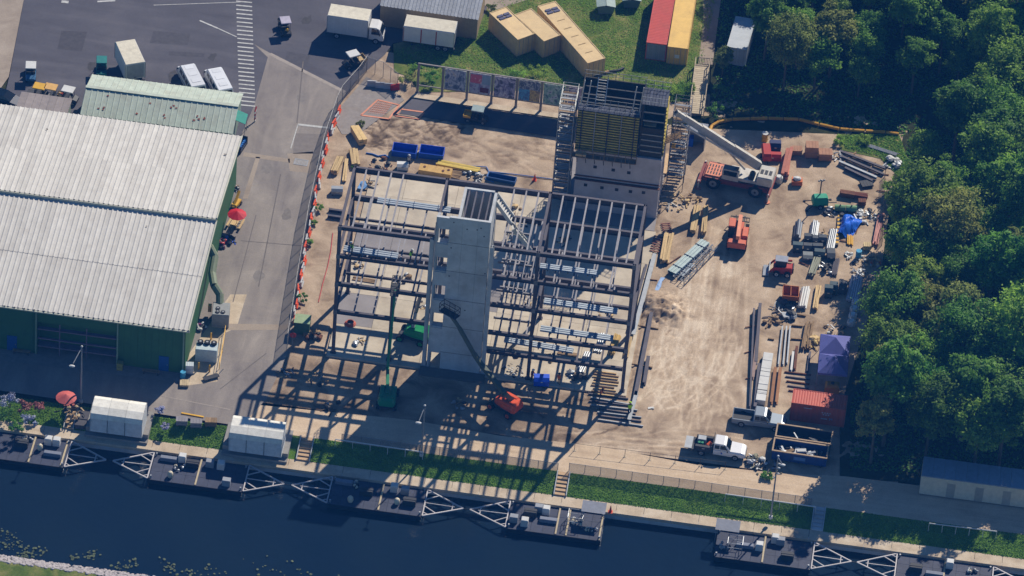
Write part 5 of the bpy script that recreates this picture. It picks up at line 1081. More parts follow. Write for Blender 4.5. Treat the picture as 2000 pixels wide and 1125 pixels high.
def heap(label, px, r, h, n, mats, name='junk_heap', cat='junk heap', sz=(.15, .5), seed=0, flat=False):
    t_ = T(name, label, cat, P(*px)); rg = random.Random(seed)
    for k in range(n):
        a, d = rg.uniform(0, 6.28), r*math.sqrt(rg.random()); s_ = rg.uniform(*sz); b = B(); z = max(.02, h*(1-d/r)*rg.random())
        if rg.random() < .5: b.bar((-s_, 0, 0), (s_, rg.uniform(-.1, .1), rg.uniform(0, .2)), rg.uniform(.05, .18), rg.uniform(.04, .14))
        else: b.ell(0, 0, s_*.3, s_*.8, s_*.6, s_*.4, 7, 4, .3, k)
        b.mk('piece', rg.choice(mats), t_, (d*math.cos(a), d*math.sin(a), z+.05), rg.uniform(0, 3))
    return t_
def bag(label, px, s_=.95, mat=None, h=.95):
    t_ = T('bulk_bag', label, 'bulk bag', P(*px)); b = B(); rg = random.Random(int(px[0]))
    for k, (z, f_) in enumerate(((0, .9), (.25, 1.03), (.6, 1.05), (.85, .95), (1.0, .6))):
        for i in range(8):
            q = 2*math.pi*i/8+.39; sq = 1/max(abs(math.cos(q)), abs(math.sin(q)))*.5*(.93+.1*rg.random()); b.v.append((s_*f_*sq*math.cos(q), s_*f_*sq*math.sin(q), z*h))
    for k in range(4):
        for i in range(8): b.f.append((k*8+i, k*8+(i+1) % 8, (k+1)*8+(i+1) % 8, (k+1)*8+i))
    b.f.append(tuple(range(32, 40))); b.mk('sack', mat or MW, t_)
    for s1 in (-1, 1): B().tube([(s1*.3, -.3, h*.9), (s1*.3, -.05, h*1.15), (s1*.3, .25, h*.9)], .03, 5).mk('lifting_strap', MWOOD, t_)
    return t_
def barrel(label, px, mat, r=.3, h=.9):
    t_ = T('barrel', label, 'barrel', P(*px)); B().cyl((0, 0, 0), (0, 0, h), r, 14).mk('drum', mat, t_)
    for z in (.02, h*.35, h*.66, h-.04): B().cyl((0, 0, z), (0, 0, z+.035), r+.018, 14).mk('hoop', mat, t_)
    B().cyl((.12, 0, h), (.12, 0, h+.03), .05, 8).mk('bung', MDK, t_); return t_
def cone(label, px, z=0.0):
    t_ = T('traffic_cone', label, 'traffic cone', P(*px, z)); B().box(-.25, .25, -.25, .25, 0, .05).mk('base', MBO, t_); B().cyl((0, 0, .05), (0, 0, .95), .17, 10, .03).mk('cone', M('cone_red', (216, 48, 30), .5), t_); return t_
# left side of the site
lumber('honey-coloured timber packs stacked beside the far end of the site fence', (692, 256), (708, 284), 1.0, .9, 2, 2, M('wrapped_timber', (224, 190, 128), .7, rnd=.1))
lumber('short pale timber stack just behind the steel frame corner', (690, 296), (695, 326), 1.0, .5, 3, 2)
lumber('leaning loose boards left of the steel frame corner', (652, 342), (664, 314), .8, .7, 4, 2)
lumber('single long timber pack left of the steel frame', (671, 356), (678, 313), .45, .35, 2, 2)
gangbox('grey rounded tool chest left of the steel frame', (658, 378), 1.3, .8, .8, MGAL)
beam('short steel beam lying left of the steel frame by the weeds', (642, 412), (672, 416), .35, .3); beam('second short steel beam left of the steel frame below the first', (640, 424), (668, 428), .35, .3)
# blue cradles and yellow formwork behind the frame
for px, l_ in (((790, 300), 'left'), ((843, 304), 'right')):
    t_ = T('pipe_cradle', f'{l_} blue steel cradle of the pair lying on the sand', 'cradle', P(*px), seg((766, 295), (866, 308))[2], 'blue cradles on the sand')
    pr = [(-.75, .0), (.75, 0), (.85, .75), (.7, .75), (.6, .2), (-.6, .2), (-.7, .75), (-.85, .75)]
    B().xprism(pr, -1.35, 1.35).mk('trough', MBLU, t_)
    for x in (-1.42, 1.36): B().box(x, x+.06, -.85, .85, 0, .85).mk('end_plate', MBLU, t_)
    for y_ in (-.8, .8): B().cyl((-1.4, y_, .8), (1.4, y_, .8), .07, 8).mk('top_tube', MBLU, t_)
t_ = T('hose', 'blue lay-flat hose lying beside the blue cradles', 'hose', (0, 0, 0)); MHOSE = M('blue_hose', (58, 120, 196), .6)
B().tube([P(x, y_, .08) for x, y_ in ((715, 299), (728, 301), (738, 305), (752, 303), (760, 308))], .09, 6).mk('hose_run', MHOSE, t_)
t_ = T('hose', 'long blue hose running across the sand towards the second core', 'hose', (0, 0, 0))
B().tube([P(x, y_, .08) for x, y_ in ((912, 324), (950, 326), (955, 335), (1010, 341), (1080, 350))], .055, 6).mk('hose_run', MHOSE, t_)
B().tube([P(x, y_, .08) for x, y_ in ((955, 335), (948, 350), (965, 356))], .055, 6).mk('hose_branch', MHOSE, t_)
t_ = T('formwork_crate', 'yellow formwork box beside long yellow timber beams', 'formwork', P(850, 342), seg((812, 336), (885, 348))[2])
B().box(-1.9, 1.9, -.6, .6, .1, .85).mk('box', M('form_yellow', (206, 166, 96), .75, dirt=.3), t_)
for k in range(4): B().box(-1.9+k*.95, -1.0+k*.95, -.62, .62, .85, .9).mk('top_board', M('form_yellow', (222, 176, 92), .7), t_)
for x, y_ in ((-1.3, .1), (.9, -.1), (1.5, .2)): B().cyl((x, y_, .9), (x, y_, .96), .16, 9).mk('lifting_eye', MRUST, t_)
B().box(-2.0, 2.0, -.6, .6, 0, .1).mk('skid', MWOODD, t_)
lumber('long yellow and black formwork beams beside the yellow formwork box', (852, 320), (934, 336), .9, .4, 4, 2, M('form_beam', (208, 180, 84), .7, rnd=.25), .01)
lumber('flat pile of mixed planks in front of the yellow beams', (858, 338), (900, 345), 1.2, .25, 7, 1, MWOODD, .15)
t_ = T('concrete_skip', 'blue steel trough lying behind the concrete core', 'trough', P(980, 352), seg((950, 345), (1005, 356))[2]); B().xprism([(-.4, 0), (.4, 0), (.5, .5), (.42, .5), (.34, .1), (-.34, .1), (-.42, .5), (-.5, .5)], -1.6, 1.6).mk('trough', M('dull_blue', (40, 84, 140), .6), t_); B().box(-1.66, -1.6, -.5, .5, 0, .5).box(1.6, 1.66, -.5, .5, 0, .5).mk('end_plate', M('dull_blue', (40, 84, 140), .6), t_)
heap('tangle of grey formwork clamps behind the concrete core', (928, 346), 1.3, .5, 22, [MGAL, MDK, MW], seed=4)
heap('small pile of maroon offcuts behind the left bay', (740, 325), 1.5, .3, 14, [MRUST, MDK], seed=5)
gangbox('white job box behind the left bay of the frame', (786, 330), 1.3, .8, .8, MW)
cone('red traffic cone standing behind the frame near the second core', (1044, 352)); 
t_ = T('tarp_sheet', 'small pale blue tarpaulin crumpled inside the left bay', 'tarpaulin', P(708, 365)); 
B().prism([(-.5, -.7), (.1, -.8), (.5, -.2), (.2, .8), (-.3, .6)], .12, .3).ell(0, 0, .25, .45, .6, .25, 8, 5, .3, 2).mk('sheet', M('pale_tarp', (110, 160, 210), .6), t_)
# inside the bays: coil, planks
t_ = T('cable_coil', 'coil of orange-red cable on the slab of the left bay', 'cable coil', P(684, 634), 0)
for k in range(5): B().tube([((.62-.05*k)*math.cos(a), (.62-.05*k)*math.sin(a), .14+.06*k) for a in np.linspace(0, 6.28, 15)], .045, 5).mk('cable_turn', M('salmon_cable', (206, 104, 78), .7), t_)
t_ = T('cable', 'thin red cable trailing along the ground left of the frame', 'cable', (0, 0, 0)); B().tube([P(x, y_, .06) for x, y_ in ((650, 455), (646, 490), (640, 520), (630, 555), (622, 590))], .05, 5).mk('cable_run', M('red_cable', (196, 86, 78), .7), t_)
t_ = T('green_cabinet', 'dark green utility cabinet at the near end of the site fence', 'utility cabinet', P(590, 646), R(2)); B().cham(-.85, .85, -.75, .75, .1, 1.7, .06).mk('body', M('cabinet_green', (74, 104, 78), .6), t_); B().box(-.9, .9, -.8, .8, 1.7, 1.76).mk('roof', M('cabinet_roof', (150, 170, 128), .6), t_)
for x in (-.42, .42): B().box(x-.38, x+.38, -.78, -.75, .2, 1.6).mk('door', M('cabinet_green', (74, 104, 78), .6), t_)
t_ = T('road_sign', 'round red sign on a pole at the near end of the site fence', 'sign', P(571, 680), 0); B().cyl((0, 0, 0), (0, 0, 2.0), .03, 6).mk('pole', MGAL, t_); B().cyl((0, -.02, 1.9), (0, .02, 1.9), .38, 14).mk('disc', MRED, t_)
heap('tangle of branches and scrap beside the green utility cabinet', (612, 658), .9, .6, 26, [MDK, MWOODD, MRUST], seed=8, sz=(.2, .6))
# front of the frame
gangbox('bright blue job box in front of the right bays', (1057, 750), 1.7, 1.0, 1.05, M('bright_blue', (30, 84, 214), .45))
heap('scatter of white and grey fittings near the foot of the core', (1000, 728), 1.4, .4, 26, [MW, MGAL, MDK], seed=11, sz=(.1, .3))
heap('pile of black and grey ducts before the right bays', (1128, 738), 1.2, .5, 18, [MDK, MGAL, M('dusty_plank', (170, 150, 124), .8)], seed=12, sz=(.2, .7))
lumber('yellow timber pack just inside the right corner of the frame', (1194, 695), (1206, 660), .7, .6, 4, 2, M('gold_timber', (206, 170, 100), .8, rnd=.15))
k = 0
for j in range(9):
    y0 = 726+j*5.6
    lumber(f'{ORD[j]} row down of weathered sleepers laid before the right corner of the frame', (1156+RND.uniform(-3, 3), y0), (1205+RND.uniform(-4, 4), y0+6), .18, .24, 1, 1, MWOODD if j % 2 else MWOOD, .02, 'timber_sleeper', grp='sleepers before the frame corner')
for j in range(8):
    y0 = 770+j*7.2; x0 = 1145+j*4
    beam(f'{ORD[j]} row down of slim grey steel sections lying before the frame corner', (x0+RND.uniform(-6, 6), y0), (x0+84+RND.uniform(-4, 4), y0+12+RND.uniform(-3, 3)), .16, .14, MGAL if j % 2 else MSTL, .03)
for a, b_, l_ in (((1180, 655), (1166, 690), 'upper'), ((1150, 690), (1132, 728), 'lower')):
    pipes(f'{l_} bundle of pale channels leaning in the right bay', a, b_, 4, .11, 1)
# long steel beams right of the frame
beam('long grey steel beam lying just right of the frame, upper end by the timber grid', (1278, 502), (1236, 660), .55, .45, MGAL)
beam('long steel beam lying along the frame towards the road', (1272, 616), (1240, 778), .5, .42)
beam('steel beam continuing towards the shell road right of the frame', (1243, 770), (1228, 826), .5, .4, MGAL)
beam('slender steel beam between the frame and the long grey beam', (1262, 520), (1226, 650), .3, .3, MSTL)
lumber('pale plank stack lying against the right side of the frame', (1234, 640), (1222, 700), .6, .4, 4, 2)
beam('short steel stub right of the long beams', (1266, 700), (1258, 752), .4, .4, MSTL)
for px, l_ in (((1262, 640), 'upper'), ((1250, 715), 'lower')): 
    c_, ll, an = seg((px[0]-16, px[1]-3), (px[0]+24, px[1]+4)); one('timber_bearer', B().c(0, 0, 0, ll, .16, .14).c(0, 0, .14, ll*.8, .1, .03), MWOODD, f'{l_} timber bearer under the long steel beams', 'timber', c_+Vector((0, 0, .02)), an)
t_ = T('blue_sheeting', 'strip of pale blue sheeting beside the long beams', 'sheeting', P(1288, 556), R(80)); B().prism([(-1.3, -.2), (-.4, -.3), (.5, -.15), (1.3, -.3), (1.2, .2), (.2, .25), (-1.2, .2)], .05, .12).ell(.2, 0, .1, .9, .2, .1, 8, 4, .3, 3).mk('sheet', M('pale_sheet', (150, 180, 220), .5), t_)
# middle yard: timber, decking, trusses
lumber('pale timber stack beside the stacked red battens', (1296, 516), (1306, 463), 1.05, .7, 4, 2)
lumber('pale timber pack near the crane outriggers, left of two', (1353, 456), (1362, 407), .75, .6, 3, 2)
lumber('pale timber pack near the crane outriggers, right of two', (1374, 460), (1378, 408), .6, .6, 3, 2)
for k, (a, b_, l_) in enumerate((((1299, 437), (1306, 460), 'upper'), ((1277, 495), (1287, 462), 'lower'))):
    c_, ll, an = seg(a, b_); t_ = T('batten_rack', f'{l_} rack of short reddish battens near the second core', 'timber', c_, an, 'racks of short battens')
    for i in range(7): B().c(-ll/2+(i+.5)*ll/7, 0, .12, .1, 1.1, .1).mk('batten', M('reddish_batten', (160, 112, 96), .8, rnd=.15), t_)
    for y_ in (-.4, .4): B().c(0, y_, 0, ll, .1, .12).mk('bearer', MWOODD, t_)
deck((1312, 531), (1378, 470), .1, 1.15, .5, 'silver-green stack of decking lying in the middle yard', 3, M('deck_green', (178, 194, 192), .4, .3))
deck((1330, 538), (1352, 516), .1, .5, .3, 'narrow offcut of decking beside the large silver-green stack', 2)
def truss(label, a, b_, w, h):
    c_, l_, an = seg(a, b_); t_ = T('lattice_truss', label, 'truss', c_, an); g = MGAL
    for y_ in (-w/2, w/2):
        for z in (.06, h): B().cyl((-l_/2, y_, z), (l_/2, y_, z), .05, 6).mk('chord', g, t_)
    n = int(l_/.75)
    for k in range(n):
        x0, x1 = -l_/2+k*l_/n, -l_/2+(k+1)*l_/n; s_ = 1 if k % 2 else -1
        B().cyl((x0, -s_*w/2, h), (x1, s_*w/2, h), .03, 5).mk('lacing_bar', g, t_); B().cyl((x0, -w/2, .06), (x1, -w/2, h) if k % 2 else (x0, -w/2, h), .03, 5).mk('lacing_bar', g, t_)
        B().cyl((x0, -w/2, h), (x0, w/2, h), .025, 5).mk('batten', g, t_)
    return t_
truss('lattice truss nearest the silver-green decking stack', (1318, 548), (1386, 482), .6, .5); truss('outer lattice truss in the middle yard', (1332, 556), (1396, 488), .6, .6)
lumber('plywood sheet with pipes on it by the ramp', (1292, 342), (1300, 304), 1.3, .25, 2, 1, M('plywood', (206, 172, 128), .7))
t_ = T('hopper_panel', 'dark grey slanted steel panel by the plywood sheets', 'steel panel', P(1327, 318), R(10)); B().prism([(-1.1, .6), (.9, .65), (-.1, -1.0), (-1.2, -.7)], .05, .12).mk('plate', M('slate_panel', (84, 88, 108), .6), t_); B().bar((.9, .65, .16), (-.1, -1.0, .16), .12).mk('edge_angle', MGAL, t_)
heap('jumble of pipes and boards near the crane front wheel', (1318, 396), 1.6, .6, 22, [MWOOD, MGAL, MDK], seed=21, sz=(.15, .5)); heap('pile of boards in the crane shadow', (1350, 392), 1.2, .4, 14, [MWOOD, MWOODD], seed=22, sz=(.15, .5))
# grey shelter behind the boom
t_ = T('steel_shelter', 'grey steel shelter panel under the crane boom', 'shelter', P(1358, 286), R(-2)); B().box(-1.1, 1.1, .9, 1.0, 0, 2.6).box(1.0, 1.1, -.6, .9, 0, 2.6).mk('wall', MGAL, t_); B().box(-1.2, 1.2, -.7, 1.1, 2.6, 2.7).mk('roof', M('shelter_roof', (128, 132, 140), .6), t_); B().box(-.8, -.3, -.2, .6, 0, 1.2).mk('blue_bin', MBLU, t_)
# upper right yard
bag('white bulk bag standing beside the crane counterweight', (1520, 356)); 
t_ = crate('orange pallet box holding a white sack', (1556, 360), 1.25, .9, .75, M('pallet_orange', (206, 110, 60), .7)); B().ell(0, .05, .85, .5, .38, .22, 9, 5, .15, 4).mk('sack', MW, t_)
lumber('narrow pink and tan crate stack near the crane tail', (1532, 350), (1540, 300), .8, 1.0, 2, 3, M('pink_timber', (196, 122, 100), .75, rnd=.25))
crate('tall brown cardboard-coloured crate at the wood edge', (1584, 304), 1.5, 1.3, 1.7, M('brown_crate', (176, 132, 104), .8)); crate('wide brown crate with planks on top at the wood edge', (1611, 310), 1.6, 1.2, 1.1, M('brown_crate', (176, 132, 104), .8)); crate('low brown crate in shade beside the tall crate', (1556, 300), 1.2, 1.0, .8, M('brown_crate', (176, 132, 104), .8))
t_ = T('red_compressor', 'red towed compressor in the tree shade behind the crane', 'compressor', P(1496, 308), R(-80)); B().shell([(-1.2, .4, .9, 1.2, .5, .52, .4), (-1.0, .4, .9, 1.35, .52, .54, .42), (1.0, .4, .9, 1.35, .52, .54, .42), (1.2, .4, .9, 1.1, .5, .5, .4)]).mk('hood', MRED, t_); wheels(t_, (0,), .6, .3, .2); B().bar((1.2, 0, .4), (2.1, 0, .35), .08).mk('drawbar', MDK, t_)
gangbox('long red tool chest in shade behind the crane counterweight', (1508, 312), 2.0, .8, .9, MRED); gangbox('dark blue tool chest in the tree shade', (1513, 294), 1.3, 1.0, 1.2, M('navy_box', (24, 40, 90), .5))
t_ = barrel('yellow barrel with a white lid in the tree shade', (1493, 275), MYEL, .35, 1.1); B().cyl((0, 0, 1.1), (0, 0, 1.17), .38, 12).mk('lid', MW, t_)
for j, (a, b_, d, l_) in enumerate((((1640, 296), (1728, 330), .2, 'uppermost'), ((1642, 306), (1726, 342), .2, 'second'), ((1638, 318), (1712, 350), .35, 'third and heaviest'), ((1650, 330), (1704, 356), .3, 'lowest'))):
    beam(f'{l_} of four long steel sections racked at the wood edge', a, b_, d, .3, MSTL if j != 2 else MGAL, .15)
for k, (a, b_, l_) in enumerate((((1672, 298), (1648, 318), 'left'), ((1710, 318), (1690, 340), 'right'))): c_, ll, an = seg(a, b_); one('timber_bearer', B().c(0, 0, 0, ll, .14, .12).c(0, 0, .12, ll*.7, .1, .03), MWOODD, f'{l_} timber bearer under the racked steel sections', 'timber', c_+Vector((0, 0, .02)), an)
pipes('galvanised rails lying on the grass at the wood edge', (1696, 286), (1752, 304), 4, .07, 1); heap('bent pale flashing at the wood edge', (1742, 320), 1.0, .5, 14, [MW, MGAL], seed=31, sz=(.3, .8))
heap('coil and tangle of white cable by the brown crates', (1634, 306), .8, .7, 20, [MW, MGAL, MDK], seed=32, sz=(.1, .3))
crate('black open pallet beside the racked steel', (1692, 362), 1.4, 1.1, .35, MDK, R(25))
def rail(label, pts, z=0.0):
    t_ = T('rail_track', label, 'track', (0, 0, 0)); 
    for a, b_ in zip(pts[:-1], pts[1:]): B().bar(P(*a, .06), P(*b_, .06), .1, .12).mk('rail', MRUST, t_)
    return t_
lumber('rust-brown timber block left of its pair by the light tower', (1640, 382), (1668, 386), .7, .7, 2, 2, MRUST); lumber('rust-brown timber block right of its pair by the light tower', (1668, 385), (1694, 389), .7, .6, 2, 2, M('deep_rust', (104, 58, 44), .85)); crate('small rusty crate below the brown timber blocks', (1683, 400), .9, .7, .7, MRUST)
for px, l_ in (((1640, 412), 'left'), ((1662, 413), 'right')):
    t_ = T('fuel_tank', f'{l_} of two pale green fuel tanks by the blue tarpaulin', 'tank', P(*px), R(5), 'pale green tanks'); B().cyl((-.62, 0, .45), (.62, 0, .45), .38, 12).mk('tank', M('tank_green', (116, 156, 110), .6), t_); B().box(-.5, -.38, -.35, .35, 0, .3).box(.38, .5, -.35, .35, 0, .3).mk('saddle', MDK, t_); B().cyl((0, 0, .8), (0, 0, .95), .09, 8).mk('filler_cap', MDK, t_)
def cloth(par, nm, sx, sy, h, mat, seed):
    n = 18; u = np.linspace(-1, 1, n); U_, V_ = np.meshgrid(u, u); r = np.sqrt(U_**2+V_**2*.8); e = 1+.25*np.sin(np.arctan2(V_, U_)*3+seed)
    Z = h*np.clip(1-(r/e)**2, 0, 1)**.7*(.45+.9*vnoise(U_+5, V_+5, 2.2, seed))+.12*h*vnoise(U_+5, V_+5, 6, seed+1)+.03; k0 = (np.arange(n-1)[:, None]*n+np.arange(n-1)).ravel()
    keep = (r.ravel()[k0] < 1.12); k0 = k0[keep]; B().add(np.stack([(U_*sx/2).ravel(), (V_*sy/2).ravel(), Z.ravel()], 1).tolist(), np.stack([k0, k0+1, k0+n+1, k0+n], 1).tolist()).mk(nm, mat, par)
t_ = T('blue_tarp', 'crumpled bright blue tarpaulin over a pile of goods', 'tarpaulin', P(1657, 444), R(70)); cloth(t_, 'sheet', 4.0, 2.2, 1.0, M('tarp_blue', (40, 110, 226), .45, var=.2), 5)
heap('white sacks and cable beside the blue tarpaulin', (1688, 424), 1.2, .6, 22, [MW, MGAL, MW], seed=35, sz=(.2, .45)); heap('dark coiled cable beside the white sacks at the wood edge', (1704, 420), .8, .5, 16, [MDK, MGAL], seed=36, sz=(.2, .4))
c_, ll, an = seg((1634, 482), (1639, 424)); t_ = T('hazard_beam', 'yellow and black striped steel beam standing by the blue tarpaulin', 'steel beam', c_, an)
for k in range(16): B().box(-ll/2+k*ll/16, -ll/2+(k+1)*ll/16, -.17, .17, 0, .3).mk('stripe', MYEL if k % 2 else MDK, t_)
heap('grey fittings in a small pile right of the light tower', (1620, 415), .8, .5, 16, [MGAL, MDK], seed=38, sz=(.2, .5))
for k in range(4): barrel(f'{ORD[k]} dark round canister down the line by the hazard beam', (1644, 424+k*9), MDK, .22, .5)
lumber('bundle of pink boards lying along the wood edge', (1708, 480), (1722, 424), .7, .5, 4, 2, M('pink_board', (196, 140, 128), .75, rnd=.2)); crate('tan pallet of bagged cement at the wood edge', (1693, 486), .9, .8, .7, M('cement_bag', (206, 184, 140), .8))
barrel('light blue plastic barrel at the wood edge', (1676, 504), M('barrel_blue', (70, 160, 200), .4), .33, 1.1); heap('crumpled white sheet beside the light blue barrel', (1660, 500), .6, .3, 10, [MW], seed=41, sz=(.2, .4)); heap('pale rubble strewn below the light blue barrel', (1690, 520), 1.6, .4, 36, [MW, MGAL, MWOOD, MDK], seed=42, sz=(.1, .35)); heap('orange-brown scrap pile at the tree line', (1706, 512), .9, .5, 18, [MWOOD, MORG, MWOODD], seed=43, sz=(.15, .4))
pipes('small yellow ladder-like stack in the laydown yard', (1660, 480), (1660, 462), 4, .09, 1, MYEL)
# laydown yard boxes
YD = M('yard_dark', (66, 74, 82), .6, dirt=.2); YG = M('yard_grey', (128, 134, 134), .6, dirt=.2); YT = M('yard_teal', (52, 76, 84), .55)
for k, (x, y_, sx, sy, h, mt, l_) in enumerate(((1577, 470, .8, .8, .8, YD, 'dark square bin left of the upper trio'), (1593, 474, .8, .8, .8, YD, 'dark square bin in the middle of the upper trio'), (1606, 474, .9, .8, .9, YD, 'dark square bin right in the upper trio'),
        (1557, 490, 1.1, .9, 1.0, YT, 'leftmost dark tool chest of the long row'), (1577, 490, 1.0, .8, .9, YD, 'second dark tool chest of the long row'), (1596, 492, 1.1, .8, 1.0, YD, 'third dark tool chest of the long row'),
        (1600, 502, 1.2, .9, .9, YT, 'dark teal tool chest below the long row'), (1577, 506, 1.1, 1.0, .7, YG, 'pale grey job box below the long row'), (1622, 505, .9, 1.4, 1.0, YD, 'tall dark locker right of the tool chest row'))): gangbox(l_, (x, y_), sx, sy, h, mt, R(6)+RND.uniform(-.05, .05))
pipes('stub of dark wide ducts at the top of the laydown yard', (1556, 470), (1560, 440), 2, .22, 2, M('duct_grey', (110, 116, 126), .5, .2)); pipes('grey tube bundle beside the dark bins', (1588, 466), (1592, 438), 5, .1, 3); pipes('long silver tube bundle left of the hazard beam', (1620, 490), (1628, 452), 5, .1, 2); heap('loose fittings between the tube bundles', (1608, 458), .7, .3, 12, [MGAL, MDK, MWOOD], seed=51, sz=(.15, .4))
lumber('grey-green slatted stack below the tool chests', (1584, 540), (1598, 505), .8, .5, 4, 2, M('grey_slat', (150, 152, 132), .7, rnd=.15)); heap('dark machine parts beside the slatted stack', (1610, 527), .9, .7, 18, [MDK, MDK, MGAL], seed=52, sz=(.25, .5)); pipes('upright-looking rack of slim bars in the laydown yard', (1628, 540), (1634, 508), 6, .06, 2, MSTL)
# orange hopper
t_ = T('tipping_skip', 'orange self-tipping skip in the laydown yard', 'skip', P(1543, 584), R(4))
b = B(); b.xprism([(-.75, .35), (.5, .35), (.9, 1.25), (.84, 1.25), (.46, .42), (-.7, .42), (-.9, 1.2), (-.96, 1.2)], -.9, .9).mk('hopper', M('skip_orange', (196, 106, 40), .5, dirt=.3), t_); B().box(-.93, -.87, -.9, .85, .38, 1.2).box(.87, .93, -.9, .85, .38, 1.2).box(-.03, .03, -.8, .8, .4, 1.2).mk('end_plate', M('skip_orange', (196, 106, 40), .5, dirt=.3), t_); B().box(-.7, -.55, -.7, .7, 0, .35).box(.55, .7, -.7, .7, 0, .35).mk('fork_pocket', MDK, t_)
pipes('white pipe bundle beside the orange skip', (1566, 604), (1574, 566), 4, .13, 2, MW); lumber('tall pale timber pack right of the white pipes', (1592, 606), (1598, 562), .6, .5, 3, 2)
for k, (x, y_, l_) in enumerate(((1617, 578, 'left'), (1627, 572, 'middle'), (1645, 570, 'right'))): gangbox(f'{l_} of three dark lockers in the tree shade', (x, y_), .9, 1.0, 1.3, YT if k < 2 else YD, R(4))
pipes('striped bundle of white and red profiles along the tree line', (1664, 592), (1674, 545), 6, .12, 2, M('profile_white', (206, 206, 214), .5, rnd=.2)); heap('white plastic scrap above the striped profiles', (1676, 536), .9, .5, 22, [MW, MW, MGAL], seed=55, sz=(.2, .4))
for k in range(4): bag(f'{ORD[k]} wrapped white pallet down the tree line', (1671-k*3, 596+k*13), .95, M('wrap_white', (206, 214, 214), .4), .75)
heap('jumble of steel offcuts in the laydown yard', (1536, 607), 1.6, .5, 24, [MDK, MSTL, MGAL], seed=61, sz=(.3, .9)); heap('scatter of angle pieces left of the offcut jumble', (1510, 628), 1.1, .3, 10, [MSTL, MWOODD], seed=62, sz=(.3, .8))
lumber('row of short grey blocks in the laydown yard', (1528, 620), (1546, 618), .9, .4, 5, 1, MGAL)
beam('long dark purple steel beam at the yard edge, upper of the pair', (1484, 598), (1476, 712), .5, .35); beam('long dark steel beam at the yard edge, outermost', (1472, 608), (1464, 800), .5, .2, MSTL); beam('long tan steel beam beside the white wrapped beams', (1480, 652), (1470, 742), .45, .35, M('dusty_steel', (150, 126, 116), .7))
beam('lower dark steel beam running to the grey pickup', (1482, 716), (1474, 800), .5, .34)
t_ = T('wrapped_beams', 'long pack wrapped in white sheeting beside the steel beams', 'wrapped pack', *(lambda s_: (s_[0], s_[2]))(seg((1500, 698), (1484, 792)))); ll = seg((1500, 698), (1484, 792))[1]
for k in range(6): B().cham(-ll/2+k*ll/6+.003, -ll/2+(k+1)*ll/6-.003, -.55, .55, .1, .75+RND.uniform(-.02, .02), .04).mk('wrap_section', MW, t_)
for x in (-ll*.1, ll*.28, ll*.36): B().box(x-.02, x+.02, -.565, .565, .1, .785).mk('strap', MDK, t_)
for j, (a, b_, l_) in enumerate((((1528, 640), (1520, 715), 'first'), ((1536, 640), (1529, 715), 'second'), ((1543, 640), (1537, 712), 'third'))): beam(f'{l_} slim pale steel section standing in rows in the laydown yard', a, b_, .3, .16, MGAL)
for j, (a, b_, l_) in enumerate((((1514, 722), (1506, 790), 'left'), ((1524, 722), (1516, 790), 'right'))): beam(f'{l_} of two rust-orange steel beams behind the grey pickup', a, b_, .4, .34, M('orange_rust', (164, 116, 78), .8, dirt=.3))
beam('short white-tipped post lying by the brown beams', (1549, 690), (1545, 726), .3, .25, MW); beam('brown steel beam beside the white-tipped post', (1556, 680), (1552, 724), .35, .3, MRUST)
for j in range(5): beam(f'{ORD[j]} thin dark bar laid crosswise above the orange-red container', (1532+j*2, 727+j*9), (1584-j*1.5, 733+j*9), .14, .14, MSTL if j % 2 else MRUST, .03)
for j, (a, b_) in enumerate((((1500, 662), (1512, 664)), ((1545, 612), (1574, 618)), ((1546, 636), (1568, 638)), ((1545, 662), (1570, 664)))): beam(f'{ORD[j]} crosswise bearer bar down the beam rows', a, b_, .16, .16, MWOODD, .03)
lumber('splayed weathered timbers beside the blue canopy', (1574, 684), (1580, 634), 1.0, .5, 6, 2, MWOODD, .06); heap('bundle of tan sticks at the canopy corner', (1588, 670), .9, .6, 24, [MWOOD, M('straw', (196, 170, 110), .8)], seed=71, sz=(.3, .7))
beam('dark upright-looking beam right of the brown beam', (1582, 690), (1577, 728), .3, .25, MSTL); heap('tools and tubs behind the blue canopy', (1632, 645), 1.3, .6, 16, [MW, MDK, MWOOD], seed=72, sz=(.2, .4))
# blue canopy of two pyramids
q = [P(1603, 652, 2.4), P(1661, 657, 2.4), P(1657, 730, 2.4), P(1597, 728, 2.4)]; cn = T('canopy_tent', 'blue twin-peak canopy tent beside the wood', 'canopy', (q[0].x, q[0].y, 0)); MTENT = M('tent_blue', (122, 126, 196), .6, var=.08, trans=.25)
o0 = Vector((q[0].x, q[0].y, 0)); ex = (q[1]-q[0]); ey = (q[3]-q[0])/2
for k in range(2):
    a = q[0]+ey*k; cs = [a, a+ex, a+ex+ey, a+ey]; ce = a+ex/2+ey/2+Vector((0, 0, 1.1)); vs = [v-o0 for v in cs]+[ce-o0]+[v-o0-Vector((0, 0, .25)) for v in cs]
    B().add(vs, [(0, 1, 4), (1, 2, 4), (2, 3, 4), (3, 0, 4), (0, 5, 6, 1), (1, 6, 7, 2), (2, 7, 8, 3), (3, 8, 5, 0)]).mk('roof_sheet', MTENT, cn)
    for v in cs: B().cyl((v.x-o0.x, v.y-o0.y, 0), (v.x-o0.x, v.y-o0.y, 2.35), .035, 6).mk('leg', MGAL, cn)
t_ = T('yellow_tank', 'dull yellow tank between the canopy and the orange-red container', 'tank', P(1624, 766), R(5)); B().cham(-.8, .8, -.6, .6, .2, 1.3, .25).mk('tank', M('dull_yellow', (176, 140, 50), .6), t_); B().cyl((0, 0, 1.3), (0, 0, 1.42), .2, 10).mk('cap', MDK, t_); B().box(-.7, .7, -.55, .55, 0, .2).mk('skid', MDK, t_)
